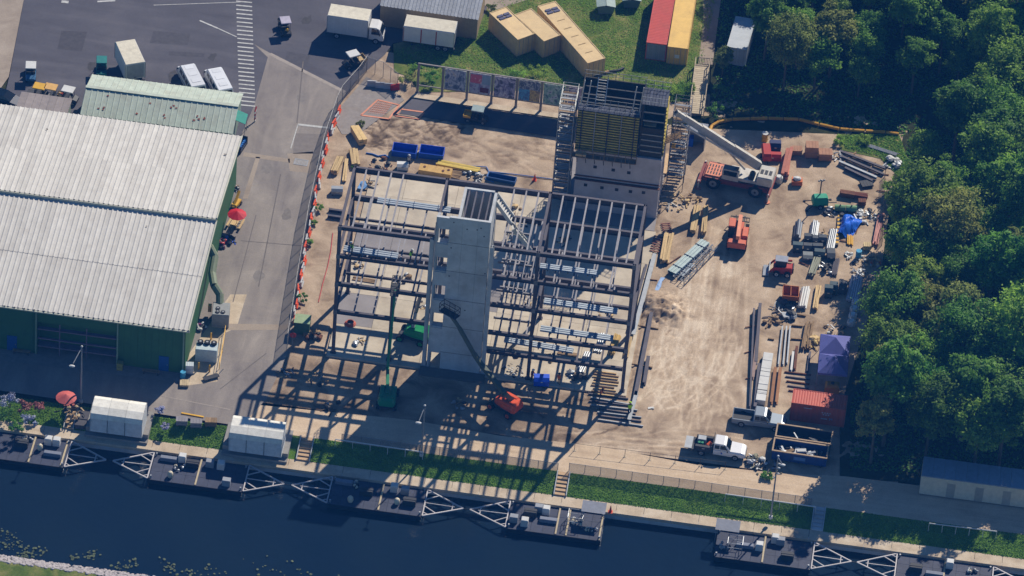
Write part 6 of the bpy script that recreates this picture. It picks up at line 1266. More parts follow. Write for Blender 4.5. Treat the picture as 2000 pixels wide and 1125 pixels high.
# roll-off skips
def skip(label, a, b_, w, h, mat, debris):
    c_, l_, an = seg(a, b_); t_ = T('rolloff_skip', label, 'skip', c_+Vector((-math.sin(an), math.cos(an), 0))*w/2, an); b = B(); hl_ = l_/2
    b.box(-hl_, hl_, -w/2, -w/2+.08, .3, h).mk('side_wall', mat, t_); B().box(-hl_, hl_, w/2-.08, w/2, .3, h).mk('side_wall', mat, t_); B().box(-hl_, -hl_+.08, -w/2+.08, w/2-.08, .3, h).box(hl_-.08, hl_, -w/2+.08, w/2-.08, .3, h).mk('end_wall', mat, t_); B().box(-hl_+.08, hl_-.08, -w/2+.08, w/2-.08, .3, .4).mk('floor', mat, t_)
    for k in range(7): x = -hl_+.3+k*(l_-.6)/6; B().box(x-.06, x+.06, -w/2-.09, -w/2, .3, h-.1).mk('rib', mat, t_)
    B().box(-hl_-.06, hl_+.06, -w/2-.08, -w/2+.1, h, h+.1).box(-hl_-.06, hl_+.06, w/2-.1, w/2+.08, h, h+.1).box(-hl_-.06, -hl_+.1, -w/2+.1, w/2-.1, h, h+.1).box(hl_-.1, hl_+.06, -w/2+.1, w/2-.1, h, h+.1).mk('top_rim', M('rim_tan', (176, 150, 120), .7), t_)
    for x in (-hl_+.6, hl_-.6): B().cyl((x, -w/2, .15), (x, w/2, .15), .15, 8).mk('roller', MDK, t_)
    rg = random.Random(len(label))
    for k in range(debris): B().bar((-.5, 0, 0), (.5, .1, .1), rg.uniform(.1, .5), rg.uniform(.05, .2)).mk('debris', rg.choice([MGAL, MWOODD, MGAL, MDK, MW]), t_, (rg.uniform(-hl_+.7, hl_-.7), rg.uniform(-w/2+.5, w/2-.5), rg.uniform(.5, h*.75)), rg.uniform(0, 3))
    return t_
MSK = M('skip_blue', (28, 62, 128), .55, dirt=.15)
skip('dark blue roll-off skip nearest the red container', (1512, 872), (1620, 888), 2.1, 1.5, M('skip_dark', (40, 44, 66), .6), 4); sk2 = skip('bright blue roll-off skip heaped with pale debris', (1506, 900), (1612, 916), 2.1, 1.5, MSK, 26)
B().box(-.6, .7, -1.155, -1.142, .7, 1.2).mk('side_plate', M('plate_blue', (76, 116, 170), .6), sk2)
heap('mound of pale rubble and twisted metal by the white service truck', (1478, 905), 1.3, .9, 34, [MW, MGAL, M('rubble', (150, 146, 120), .9), MDK], seed=81, sz=(.2, .5), name='rubble_heap', cat='rubble heap'); heap('row of dark cobble-like scrap in front of the blue skip', (1500, 918), 1.5, .3, 22, [MGAL, MDK, M('rubble', (150, 146, 120), .9)], seed=82, sz=(.15, .35), name='rubble_heap', cat='rubble heap')
t_ = T('paper_scrap', 'small white paper scrap on the open sand', 'paper', P(1271, 797), R(20)); B().add([(-.35, -.15, .04), (.3, -.12, .1), (.35, .15, .04), (-.3, .12, .09)], [(0, 1, 2, 3)]).add([(.1, -.25, .05), (.4, -.2, .12), (.35, .02, .05)], [(0, 1, 2)]).mk('sheet', MW, t_)
# top lawn: bins, pipe, gate, boardwalk
for px, l_ in (((1182, 22), 'left'), ((1232, 10), 'right')):
    t_ = T('waste_bin', f'{l_} grey-green lidded waste container on the lawn', 'waste container', P(*px), R(10), 'waste containers on the lawn'); b = B(); b.yprism([(-.85, .15), (.85, .15), (1.1, 1.25), (-1.1, 1.25)], -.75, .75).mk('body', M('bin_green', (92, 120, 116), .6), t_)
    for s_ in (-1, 1): B().add([(s_*.02, -.85, 1.5), (s_*1.15, -.85, 1.27), (s_*1.15, .85, 1.27), (s_*.02, .85, 1.5)], [(0, 1, 2, 3)]).mk('lid', M('bin_lid', (150, 168, 162), .6), t_)
    for x in (-.7, .7): B().box(x-.1, x+.1, -.6, .6, 0, .15).mk('skid', MDK, t_)
c_, ll, an = seg((1140, 156), (1218, 136)); t_ = T('drain_pipe', 'black flexible drain pipe lying on the lawn below the long tan container', 'pipe', c_, an); B().tube([(-ll/2+ll*k/12, .12*math.sin(k*1.1), .2) for k in range(13)], .17, 8).mk('pipe_run', MDK, t_); B().cyl((.2, .05, .2), (.7, .08, .2), .2, 9).mk('coupling', MWOODD, t_)
poly('garden_path', [(1376, -60), (1416, -60), (1400, 60), (1392, 126), (1364, 126), (1372, 60)], .06, APRON)
bwk = T('boardwalk', 'narrow timber boardwalk with handrails leading down to the second core', 'boardwalk', (0, 0, 0)); p, q = P(1372, 126, .5), P(1360, 222, .5); d = q-p; s_ = Vector((-d.y, d.x, 0)).normalized()*.85
for k in range(26):
    a, c_ = p+d*(k/26), p+d*((k+.88)/26); vs = [a-s_, c_-s_, c_+s_, a+s_]; B().add(vs+[v-Vector((0, 0, .06)) for v in vs], [(0, 1, 2, 3), (7, 6, 5, 4), (0, 4, 5, 1), (1, 5, 6, 2), (2, 6, 7, 3), (3, 7, 4, 0)]).mk('plank', M('pale_plank', (196, 180, 152), .8, rnd=.15), bwk)
for sg in (-1, 1):
    for k in range(7): e = p+d*(k/6)+s_*sg; B().box(-.05, .05, -.05, .05, 0, 1.5).mk('post', M('pale_plank', (196, 180, 152), .8), bwk, (e.x, e.y, 0))
    for z in (.95, .5): B().bar(p+s_*sg+Vector((0, 0, z)), q+s_*sg+Vector((0, 0, z)), .08, .06).mk('handrail', M('pale_plank', (196, 180, 152), .8), bwk)
gt = T('gate', 'black barred gate at the head of the boardwalk', 'gate', P(1362, 128), seg((1362, 128), (1394, 130))[2])
for x in (0, 1.9): B().box(x-.06, x+.06, -.06, .06, 0, 1.3).mk('gate_post', MDK, gt)
for z in (.2, 1.15): B().box(.06, 1.84, -.03, .03, z, z+.06).mk('gate_rail', MDK, gt)
for k in range(9): B().box(.2+k*.19, .24+k*.19, -.02, .02, .26, 1.15).mk('gate_bar', MDK, gt)
t_ = T('yellow_boom', 'long yellow floating silt boom looping along the dark wood edge', 'silt boom', (0, 0, 0)); MYB = M('boom_yellow', (206, 152, 40), .6)
pts = [P(x, y_, .25) for x, y_ in ((1386, 256), (1390, 246), (1404, 238), (1430, 233), (1500, 231), (1560, 233), (1600, 243), (1640, 252), (1690, 256), (1730, 258), (1756, 262))]
for a, b_ in zip(pts[:-1], pts[1:]):
    n = max(1, int((b_-a).length/1.6))
    for i in range(n): B().cyl(a+(b_-a)*(i+.03)/n, a+(b_-a)*(i+.97)/n, .2, 8).mk('float', MYB, t_)
t_ = T('yellow_boom', 'short run of yellow silt boom showing between the trees', 'silt boom', (0, 0, 0))
for (a, b_) in (((1802, 278), (1797, 308)), ((1762, 448), (1758, 478)), ((1758, 478), (1757, 500))): B().cyl(P(*a, .6), P(*b_, .6), .2, 8).mk('float', MYB, t_)
# wood-edge silt fence
fence('silt_fence', 'sagging mesh fence between the laydown yard and the trees', [P(1728, 345), P(1724, 420), P(1722, 480)], 1.1, [4, 4], MSCR, False, postm=MWOODD)
# beside the warehouse: umbrella, lift, units
t_ = T('parasol', 'round red parasol over a wooden table beside the warehouse', 'parasol', P(462, 446), 0); B().cyl((0, 0, 0), (0, 0, 2.4), .03, 6).mk('pole', MDK, t_)
b = B(); n = 10; vs = [(0, 0, 2.55)]+[(1.1*math.cos(2*math.pi*k/n), 1.1*math.sin(2*math.pi*k/n), 2.05) for k in range(n)]; b.add(vs, [(0, 1+k, 1+(k+1) % n) for k in range(n)]).mk('canopy', M('parasol_red', (206, 30, 40), .6, trans=.15), t_)
B().box(-.3, .3, -.3, .3, 0, .08).mk('base', MDK, t_)
t_ = T('picnic_table', 'tan wooden picnic table under the red parasol', 'table', P(460, 440), R(80))
for k in range(4): B().box(-.9, .9, -.4+k*.2, -.22+k*.2, .72, .77).mk('top_plank', MWOOD, t_)
for s_ in (-1, 1): B().box(-.9, .9, s_*.72-.13, s_*.72+.13, .42, .46).mk('bench_plank', MWOOD, t_)
for x in (-.6, .6): B().bar((x, -.75, 0), (x, .3, .72), .07).bar((x, .75, 0), (x, -.3, .72), .07).mk('leg', MWOOD, t_)
t_ = T('material_lift', 'yellow-orange folded lift standing against the warehouse side', 'lift', P(462, 402), R(75)); B().bar((-.9, 0, .4), (.9, .1, 1.5), .25, .3).mk('boom', MYEL, t_); B().cham(-.8, .6, -.35, .35, .25, .7, .06).mk('base', MYEL, t_); wheels(t_, (-.5, .4), .38, .22, .15)
heap('purple and red bunting and props against the warehouse wall', (431, 478), .8, 1.2, 26, [M('purple_cloth', (116, 30, 90), .7), MRED, MDK], seed=91, sz=(.2, .5)); heap('dark crates and a blue tub below the red parasol', (446, 470), .8, .8, 14, [MDK, MBLU, MDK], seed=92, sz=(.25, .5)); heap('pipes and a cart against the upper warehouse side', (455, 370), .7, .8, 16, [MGAL, MWOODD, MDK], seed=93, sz=(.2, .5))
t_ = T('blue_rack', 'rack of blue water bottles beside the mint building end', 'bottle rack', P(470, 290), R(78))
for i in range(6):
    for j in range(2): B().cyl((-.9+i*.35, -.2+j*.4, .4), (-.9+i*.35, -.2+j*.4, .85), .14, 8).mk('bottle', M('bottle_blue', (60, 120, 190), .3), t_)
B().box(-1.1, 1.1, -.42, .42, .3, .38).box(-1.1, 1.1, -.42, .42, .02, .1).mk('shelf', MDK, t_)
for x in (-1.08, 1.08): B().box(x-.03, x+.03, -.42, .42, 0, 1.1).mk('upright', MDK, t_)
t_ = T('striped_post', 'red and white striped post at the crosswalk end', 'post', P(497, 238), 0)
for k in range(6): B().cyl((0, 0, k*.3), (.06, .12*k, (k+1)*.3), .09, 8).mk('band', MRED if k % 2 else MW, t_)
t_ = T('air_handler', 'grey air-handling unit with roof fans and a green duct to the warehouse', 'air handler', P(431, 628), R(6)); B().cham(-.95, .95, -1.1, 1.1, .15, 1.9, .05).mk('casing', M('unit_grey', (150, 152, 150), .6), t_)
for x, y_ in ((-.35, -.6), (.25, -.6), (-.35, 0)): f_ = B().cyl((x, y_, 1.9), (x, y_, 2.0), .26, 12).mk('fan', MDK, t_); B().cyl((x, y_, 2.0), (x, y_, 2.03), .1, 8).mk('fan_hub', MGAL, f_)
B().tube([(-.2, 1.0, 1.6), (-.3, 2.0, 2.3), (-1.0, 2.6, 3.0), (-1.35, 4.2, 3.4), (-1.2, 6.2, 4.2), (-1.9, 7.0, 5.0)], .45, 10).mk('duct', M('duct_green', (132, 142, 116), .6), t_); B().box(-.95, .95, -1.1, 1.1, 0, .15).mk('plinth', WALK, t_)
B().box(-1.5, -1.1, .8, 1.2, .6, 1.5).mk('yellow_cabinet', MYEL, t_)
t_ = T('condenser_bank', 'white condenser box topped by three black fans beside the warehouse corner', 'condenser', P(403, 700), R(4)); B().cham(-1.2, 1.2, -.7, .7, .1, 1.8, .05).mk('casing', M('pale_casing', (190, 206, 210), .5), t_); B().box(-1.2, 1.2, -.7, .7, 0, .1).mk('plinth', WALK, t_)
for k in range(3): f_ = B().cyl((-.75+k*.75, .45, 1.8), (-.75+k*.75, .45, 2.05), .34, 14).mk('fan', MBLK, t_); B().cyl((-.75+k*.75, .45, 2.05), (-.75+k*.75, .45, 2.08), .14, 8).mk('fan_hub', MGAL, f_)
for px, l_ in (((388, 722), 'left of two by the condenser base'), ((409, 727), 'right of two by the condenser base'), ((412, 664), 'above the three black fans')):
    t_ = T('bollard', f'yellow steel bollard {l_}', 'bollard', P(*px), 0); B().cyl((0, 0, 0), (0, 0, 1.0), .09, 10).mk('post', MYEL, t_); B().ell(0, 0, 1.0, .09, .09, .06, 10, 5).mk('cap', MYEL, t_)
t_ = T('pipe_railing', 'yellow pipe railing along the condenser pad', 'railing', (0, 0, 0)); pts = [P(440, 650), P(434, 690), P(428, 722)]
for a, b_ in zip(pts[:-1], pts[1:]):
    for z in (.55, 1.05): B().cyl(a+Vector((0, 0, z)), b_+Vector((0, 0, z)), .035, 6).mk('rail', MYEL, t_)
for a in pts: B().cyl(a, a+Vector((0, 0, 1.1)), .04, 6).mk('post', MYEL, t_)
poly('unit_pad', [(405, 640), (450, 575), (482, 575), (462, 640), (440, 650), (425, 745), (350, 755), (370, 690)], .056, WALK)
t_ = T('hand_cart', 'long-handled flat cart on the driveway below the condenser', 'hand cart', P(412, 740), R(35)); B().box(-.9, .9, -.3, .3, .25, .32).mk('platform', MDK, t_); B().bar((.85, 0, .3), (1.5, 0, .95), .05).mk('handle', MGAL, t_); wheels(t_, (-.6, .6), .25, .13, .08)
barrel('light blue barrel at the warehouse corner', (357, 738), M('barrel_blue', (70, 160, 200), .4)); crate('white cabinet at the warehouse corner', (370, 728), .9, .7, 1.3, M('white_cabinet', (196, 206, 210), .5)); crate('pale wooden box at the apron end', (360, 752), 1.0, 1.0, .4, M('pale_wood', (196, 176, 140), .8)); crate('olive bin in front of the warehouse bay', (234, 722), .7, .6, 1.1, M('olive_bin', (140, 140, 70), .6), 0)
heap('white and purple planters along the warehouse side wall', (391, 640), .7, .8, 14, [MW, M('purple_cloth', (116, 30, 90), .7), MDK], seed=95, sz=(.2, .4))

# loose bars, scraps on the slabs and around the yard
BARS = [((1640, 452), (1672, 441), 'long thin bar right of the blue tarpaulin'), ((1640, 470), (1664, 474), 'thin bar below the blue tarpaulin'), ((1672, 456), (1680, 430), 'thin bar by the pink boards'), ((1455, 640), (1480, 636), 'upper stick poking out left of the long beams'), ((1454, 690), (1474, 684), 'lower stick poking out left of the long beams'), ((1456, 740), (1470, 739), 'short stick left of the white wrapped pack'),
        ((1530, 556), (1560, 563), 'bar beside the skid steer'), ((1560, 512), (1580, 520), 'bar beside the pale grey job box'), ((1700, 340), (1736, 342), 'short bar under the racked steel'), ((1712, 372), (1734, 376), 'bar at the yard edge near the black pallet'), ((1300, 520), (1330, 500), 'bar by the silver-green decking'), ((1256, 545), (1284, 548), 'thin bar between frame and blue sheeting')]
for a, b_, l_ in BARS: beam('loose steel '+l_ if False else l_, a, b_, .09, .09, MRUST, .05)
SL = [MWOOD, MWOODD, MDK, MGAL]
for k, (x, y_, r, l_) in enumerate(((720, 362, .9, 'timber scraps by the pale blue tarpaulin in the rear left bay'), (700, 520, .8, 'scraps on the slab of the left bay below the first floor'), (790, 545, 1.1, 'tools and offcuts scattered in the left bay near the core'), (815, 600, .9, 'dark offcuts by the green lift machine'), (700, 670, .8, 'cable scraps at the front of the left bay'), (1000, 410, 1.0, 'board scraps behind the stair flights'), (1040, 440, .9, 'crates of fittings behind the right bays'), (1100, 470, 1.0, 'dark offcuts in the rear right bay'),
        (1010, 540, 1.0, 'scrap pile on the slab right of the core'), (1030, 600, .9, 'offcuts on the slab in the middle of the right bays'), (1110, 560, .8, 'light scraps in the right bays'), (1180, 620, .9, 'boards scattered at the right end of the slab'), (1000, 690, .9, 'scraps at the slab edge right of the core'), (1080, 700, .8, 'tool scatter by the bright blue job box'), (620, 740, 1.2, 'grey sheet scraps on the ground in the frame shadow'), (650, 800, 1.3, 'pale offcuts on the ground left of the green boom lift'), (560, 730, 1.0, 'hoses and scraps below the green utility cabinet'), (900, 790, 1.0, 'dark scraps in the core shadow'))):
    heap(l_, (x, y_), r, .25, 11, SL, seed=300+k, sz=(.1, .55), name='scrap_scatter', cat='scrap')
for k, (a, b_, l_) in enumerate((((690, 545), (735, 552), 'flat plank row in the left bay under the first floor'), ((980, 560), (1020, 566), 'plank row on the slab right of the core'), ((1090, 690), (1130, 696), 'plank row at the front of the right bays'))): lumber(l_, a, b_, .7, .2, 4, 1, MWOODD, .08)
# ------------------------------------------------------------------ floating docks
MDOCK = M('dock_deck', (50, 56, 76), .6, var=.15, rnd=.12, dirt=.3, dcol=(88, 92, 110)); MDOCKS = M('dock_side', (30, 34, 48), .5)
MTRS = M('truss_white', (196, 190, 188), .5); MYBAR = M('dock_bar', (190, 174, 140), .6)
DY0, DY1, DZ = -38.7, -34.35, -1.05
def dock(label, x0, x1, equip, left=True, right=True, bars=(.5,)):
    t_ = T('floating_dock', label, 'floating dock', (x0, DY0, DZ)); L_ = x1-x0; W = DY1-DY0
    n = 8; m_ = 3
    B().box(.05, L_-.05, .05, W-.05, -1.3, -.1).mk('pontoon', MDOCKS, t_)
    for i in range(n):
        for j in range(m_): B().box(i*L_/n+.012, (i+1)*L_/n-.012, j*W/m_+.012, (j+1)*W/m_-.012, -.1, RND.uniform(-.004, .004)).mk('deck_panel', MDOCK, t_)
    B().box(0, L_, -.06, 0, -.5, .05).mk('fender', MDOCKS, t_)
    for f_ in bars: B().box(L_*f_-.09, L_*f_+.09, .05, W, .02, .12).mk('deck_bar', MYBAR, t_)
    for s_, on in ((-1, left), (1, right)):
        if not on: continue
        xe = 0 if s_ < 0 else L_; tr_ = T_child('end_truss', t_, (xe, 0, 0)); X1 = s_*4.3; ym = W*.5; c_ = B(); r_ = .07
        A, Bq, Cq = Vector((s_*.12, .05, .1)), Vector((s_*.12, W-.05, .1)), Vector((X1, ym, .0))
        for a, b_ in ((A, Bq), (A, Cq), (Bq, Cq)): B().bar(a, b_, .13, .13).mk('chord', MTRS, tr_)
        M1, M2 = A+(Cq-A)*.72, Bq+(Cq-Bq)*.72; B().bar(M1, M2, .1).mk('strut', MTRS, tr_); B().bar((s_*.12, ym, .1), (X1*.78, ym, .05), .08).mk('strut', MTRS, tr_)
        for e in (A, Bq):
            f1 = e+(Cq-e)*.33; B().bar(f1, (s_*.12, ym+(e.y-ym)*.25, .1), .1).mk('strut', MTRS, tr_); B().bar(e+(Cq-e)*.14, (s_*.12, ym+(e.y-ym)*.72, .1), .08).mk('strut', MTRS, tr_)
        B().bar(Cq, (X1+s_*1.1, ym, -.05), .05).mk('link_cable', MDK, tr_)
    for k, (kind, u, v) in enumerate(equip):
        x, y_ = u*L_, v*W
        if kind == 'box': B().cham(x-.45, x+.45, y_-.35, y_+.35, .02, .8, .05).box(x-.4, x+.4, y_-.37, y_-.35, .5, .6).mk('equipment_box', M('dock_box', (150, 154, 160), .6), t_)
        if kind == 'white': B().cham(x-.4, x+.4, y_-.4, y_+.4, .02, .9, .08).mk('white_case', MW, t_)
        if kind == 'dark': B().cham(x-.7, x+.7, y_-.4, y_+.4, .02, .7, .06).box(x-.72, x+.72, y_-.1, y_+.1, .68, .74).mk('dark_unit', MDK, t_)
        if kind == 'dome': B().ell(x, y_, .35, .35, .35, .45, 10, 6).cyl((x, y_, 0), (x, y_, .3), .25, 10).mk('lamp_dome', M('dome_cream', (216, 204, 176), .5), t_)
        if kind == 'long': B().cham(x-.95, x+.95, y_-.28, y_+.28, .02, .45, .05).mk('long_case', M('dock_case', (122, 128, 142), .6), t_)
        if kind == 'frame':
            b = B()
            for sx in (-.8, .8):
                for sy in (-.7, .7): b.cyl((x+sx, y_+sy, 0), (x+sx, y_+sy, 1.3), .04, 6)
            for z in (.65, 1.28):
                for sy in (-.7, .7): b.cyl((x-.8, y_+sy, z), (x+.8, y_+sy, z), .035, 5)
                for sx in (-.8, .8): b.cyl((x+sx, y_-.7, z), (x+sx, y_+.7, z), .035, 5)
            b.mk('pipe_frame', MGAL, t_)
        if kind == 'fit':
            rg = random.Random(k+int(x0))
            for q in range(8): B().ell(x+rg.uniform(-.6, .6), y_+rg.uniform(-.5, .5), .2, rg.uniform(.1, .22), rg.uniform(.1, .22), rg.uniform(.1, .25), 7, 5, .2, q).mk('fitting', rg.choice([MW, MGAL, MDK, M('dome_cream', (216, 204, 176), .5)]), t_)
        if kind == 'shade': B().add([(x-1.3, y_-.8, 1.7), (x+1.3, y_-.8, 1.7), (x+1.3, y_+.8, 1.9), (x-1.3, y_+.8, 1.9)], [(0, 1, 2, 3)]).cyl((x-1.2, y_-.7, 0), (x-1.2, y_-.7, 1.7), .03, 5).cyl((x+1.2, y_-.7, 0), (x+1.2, y_-.7, 1.7), .03, 5).cyl((x-1.2, y_+.7, 0), (x-1.2, y_+.7, 1.9), .03, 5).cyl((x+1.2, y_+.7, 0), (x+1.2, y_+.7, 1.9), .03, 5).mk('shade_sheet', M('shade_grey', (132, 136, 146), .6), t_)
    for u in (.02, .98):
        for v in (.08, .92): B().cyl((u*L_, v*W, 0), (u*L_, v*W, .35), .1, 8).mk('mooring_post', MGAL, t_)
    return t_
dock('floating dock at the left picture edge with two white cases', -54.0, -43.85, [('white', .77, .82), ('white', .86, .82), ('dome', .7, .55), ('long', .85, .4), ('dark', .5, .6), ('fit', .55, .8)], False, True, (.62, .97))
dock('second floating dock from the left, moored by the curved-roof kiosks', -34.5, -24.25, [('long', .16, .8), ('white', .3, .85), ('fit', .3, .55), ('white', .72, .78), ('box', .6, .8), ('dome', .22, .2), ('box', .82, .2), ('dark', .42, .7)], True, True, (.5,))
dock('third floating dock from the left, in the shadow of the core', -14.85, -4.65, [('long', .12, .82), ('fit', .22, .8), ('dome', .72, .35), ('dark', .85, .4), ('white', .66, .82), ('box', .78, .78), ('dark', .38, .55), ('dome', .23, .2)], True, True, (.54,))
dock('fourth floating dock from the left, with pipe frames and a grey shade', 4.65, 14.9, [('dark', .22, .6), ('white', .38, .75), ('box', .3, .8), ('long', .42, .45), ('frame', .7, .55), ('fit', .72, .55), ('shade', .88, .75), ('fit', .88, .35), ('box', .06, .3), ('white', .18, .22)], True, False, (.52, .63, .98))
dock('fifth floating dock from the left, in front of the tall lamp pole', 27.2, 37.6, [('shade', .1, .75), ('fit', .1, .4), ('long', .3, .5), ('white', .45, .5), ('frame', .2, .4), ('box', .66, .8), ('dark', .75, .3), ('white', .6, .85)], False, True, (.5,))
dock('floating dock at the bottom right in the tree shade', 46.8, 57.0, [('dark', .2, .5), ('white', .55, .8), ('long', .4, .4), ('fit', .8, .7)], True, True, (.5,))
# ------------------------------------------------------------------ kiosks with curved roofs on concrete ramps
def kiosk(label, a, b_):
    p, q = P(*a, 2.9), P(*b_, 2.9); d = q-p; L_ = d.length; t_ = T('kiosk', label, 'kiosk', (p.x, p.y, .12), math.atan2(d.y, d.x))
    MKW = M('kiosk_wall', (216, 220, 222), .6); MKR = M('kiosk_roof', (240, 236, 222), .6)
    W = 3.0; prof = [(-W, 1.9), (-W+.25, 2.45), (-W*.62, 2.75), (-.7, 2.85), (-.15, 2.7), (0, 2.2)]
    B().box(.08, L_-.08, -W+.05, -.05, 0, 2.0).mk('wall', MKW, t_)
    n = 3
    for k in range(n):
        b = B(); x0, x1 = k*L_/n+.01, (k+1)*L_/n-.01
        for (ya, za), (yb, zb) in zip(prof[:-1], prof[1:]): b.add([(x0, ya, za), (x1, ya, za), (x1, yb, zb), (x0, yb, zb)], [(0, 1, 2, 3)])
        b.mk('roof_sheet', MKR, t_)
    for x in (.02, L_-.06):
        B().xprism([(-W, 0)]+prof+[(0, 0)], x, x+.04).mk('end_wall', MKW, t_)
    for k in range(1, n): B().box(k*L_/n-.02, k*L_/n+.02, -W-.01, -W+.04, 0, 1.9).mk('wall_joint', MDK, t_)
    return t_
kiosk('white kiosk with a curved roof beside the planted bank', (186, 770), (288, 784)); kiosk('white kiosk with a curved roof crossed by the frame shadow', (456, 808), (560, 822))
MRAMP = M('ramp_concrete', (150, 146, 140), .9, world=True)
for x0, x1, l_ in ((-42.5, -35.6, 'left'), (-27.4, -20.2, 'right')):
    struct('concrete_terrace', B().box(x0, x1, -32.9, -29.0, -2.5, .1).box(x0, x1, -33.6, -32.9, -2.5, -.45), MRAMP)
def steps(label, x0, x1, mat, n=6):
    t_ = T('bank_steps', label, 'steps', (0, 0, 0))
    for k in range(n): B().box(x0, x1, YB-(k+1)*(YB-YW)/n+.02, YB-k*(YB-YW)/n-.0, ZW-.3, -(k+.6)*.75/n+.12).mk('tread', mat, t_)
    for x in (x0-.07, x1+.07): B().bar((x, YB, .1), (x, YW, ZW+.12), .1, .35).mk('stringer', MCON, t_)
steps('concrete steps down the bank beside the shadowed kiosk', -19.2, -17.9, M('step_tan', (196, 164, 126), .8)); steps('tan steps down the grass bank by the fourth dock', 9.1, 10.3, M('step_tan', (196, 164, 126), .8)); steps('grey steps down the bank at the edge of the tree shade', 37.2, 38.3, MCON); steps('row of tan stepping blocks down the planted bank', -44.9, -44.0, M('step_tan', (196, 164, 126), .8))
struct('dark_terrace', B().box(-43.8, -42.6, -32.6, -29.6, -2.4, -.1).box(-43.8, -40.2, -31.6, -29.9, -1.9, -.02), M('dark_slab', (78, 76, 80), .8))
# lamp poles
def lamp(label, base, top, arm):
    p = P(*base); h = (PY(*top, p.y)).z-p.z; t_ = T('lamp_pole', label, 'lamp pole', p); B().cyl((0, 0, 0), (0, 0, h), .11, 10, .06).mk('pole', MGAL, t_); B().cyl((0, 0, 0), (0, 0, .35), .22, 10).mk('base', MCON, t_)
    B().bar((0, 0, h-.1), (arm[0], arm[1], h-.6), .07).mk('arm', MGAL, t_); B().ell(arm[0]*1.15, arm[1]*1.15, h-.7, .35, .2, .12, 9, 5).mk('lamp_head', MW, t_); B().ell(0, 0, h+.05, .14, .14, .12, 8, 5).mk('finial', MW, t_)
    return t_
lamp('grey lamp pole in front of the green warehouse', (158, 786), (163, 678), (-.5, -2.2)); lamp('grey lamp pole on the bank in the shadow of the core', (823, 890), (830, 793), (-.3, -1.8))
lp = lamp('tall grey lamp pole with small floodlights by the rubble heap', (1505, 1012), (1523, 892), (.5, -.4))
for z in (6.6, 7.4, 8.0): B().ell(.22, -.1, z, .18, .12, .12, 8, 5).mk('floodlight', MW, lp)
cone('small red cone on the canal walkway by the fourth dock', (1192, 1000), ZW); cone('small red cone beside the fifth dock', (1404, 1030), ZW)
# parasol and props on the left bank
t_ = T('parasol', 'faded red parasol on the terrace left of the curved-roof kiosks', 'parasol', P(129, 800), 0); B().cyl((0, 0, 0), (0, 0, 2.1), .03, 6).mk('pole', MDK, t_); n = 12; vs = [(0, 0, 2.25)]+[(1.15*math.cos(2*math.pi*k/n), 1.15*math.sin(2*math.pi*k/n), 1.75) for k in range(n)]; B().add(vs, [(0, 1+k, 1+(k+1) % n) for k in range(n)]).mk('canopy', M('faded_red', (196, 96, 88), .7), t_); B().box(-.3, .3, -.3, .3, 0, .08).mk('base', MDK, t_)
heap('cafe chairs and tubs around the faded red parasol', (140, 806), 1.6, .8, 30, [MWOODD, MDK, M('rose', (176, 96, 86), .7), M('sand_cloth', (196, 170, 130), .7)], seed=101, sz=(.15, .4), name='terrace_furniture', cat='furniture')
for k, (px, l_) in enumerate((((355, 828), 'left'), ((383, 832), 'middle'), ((412, 830), 'right'))): crate(f'{l_} of three dark tables on the lawn between the kiosks', px, 1.3, .8, .75, M('table_grey', (140, 136, 140), .6) if k < 2 else MWOODD, R(8), name='garden_table', cat='table')
t_ = T('kerb_bar', 'yellow kerb bar on the driveway edge above the lawn tables', 'kerb', *(lambda s_: (s_[0], s_[2]))(seg((354, 808), (398, 816)))); B().box(-1.25, 1.25, -.1, .1, 0, .16).box(-1.2, 1.2, -.12, .12, .0, .05).mk('bar', MYEL, t_)
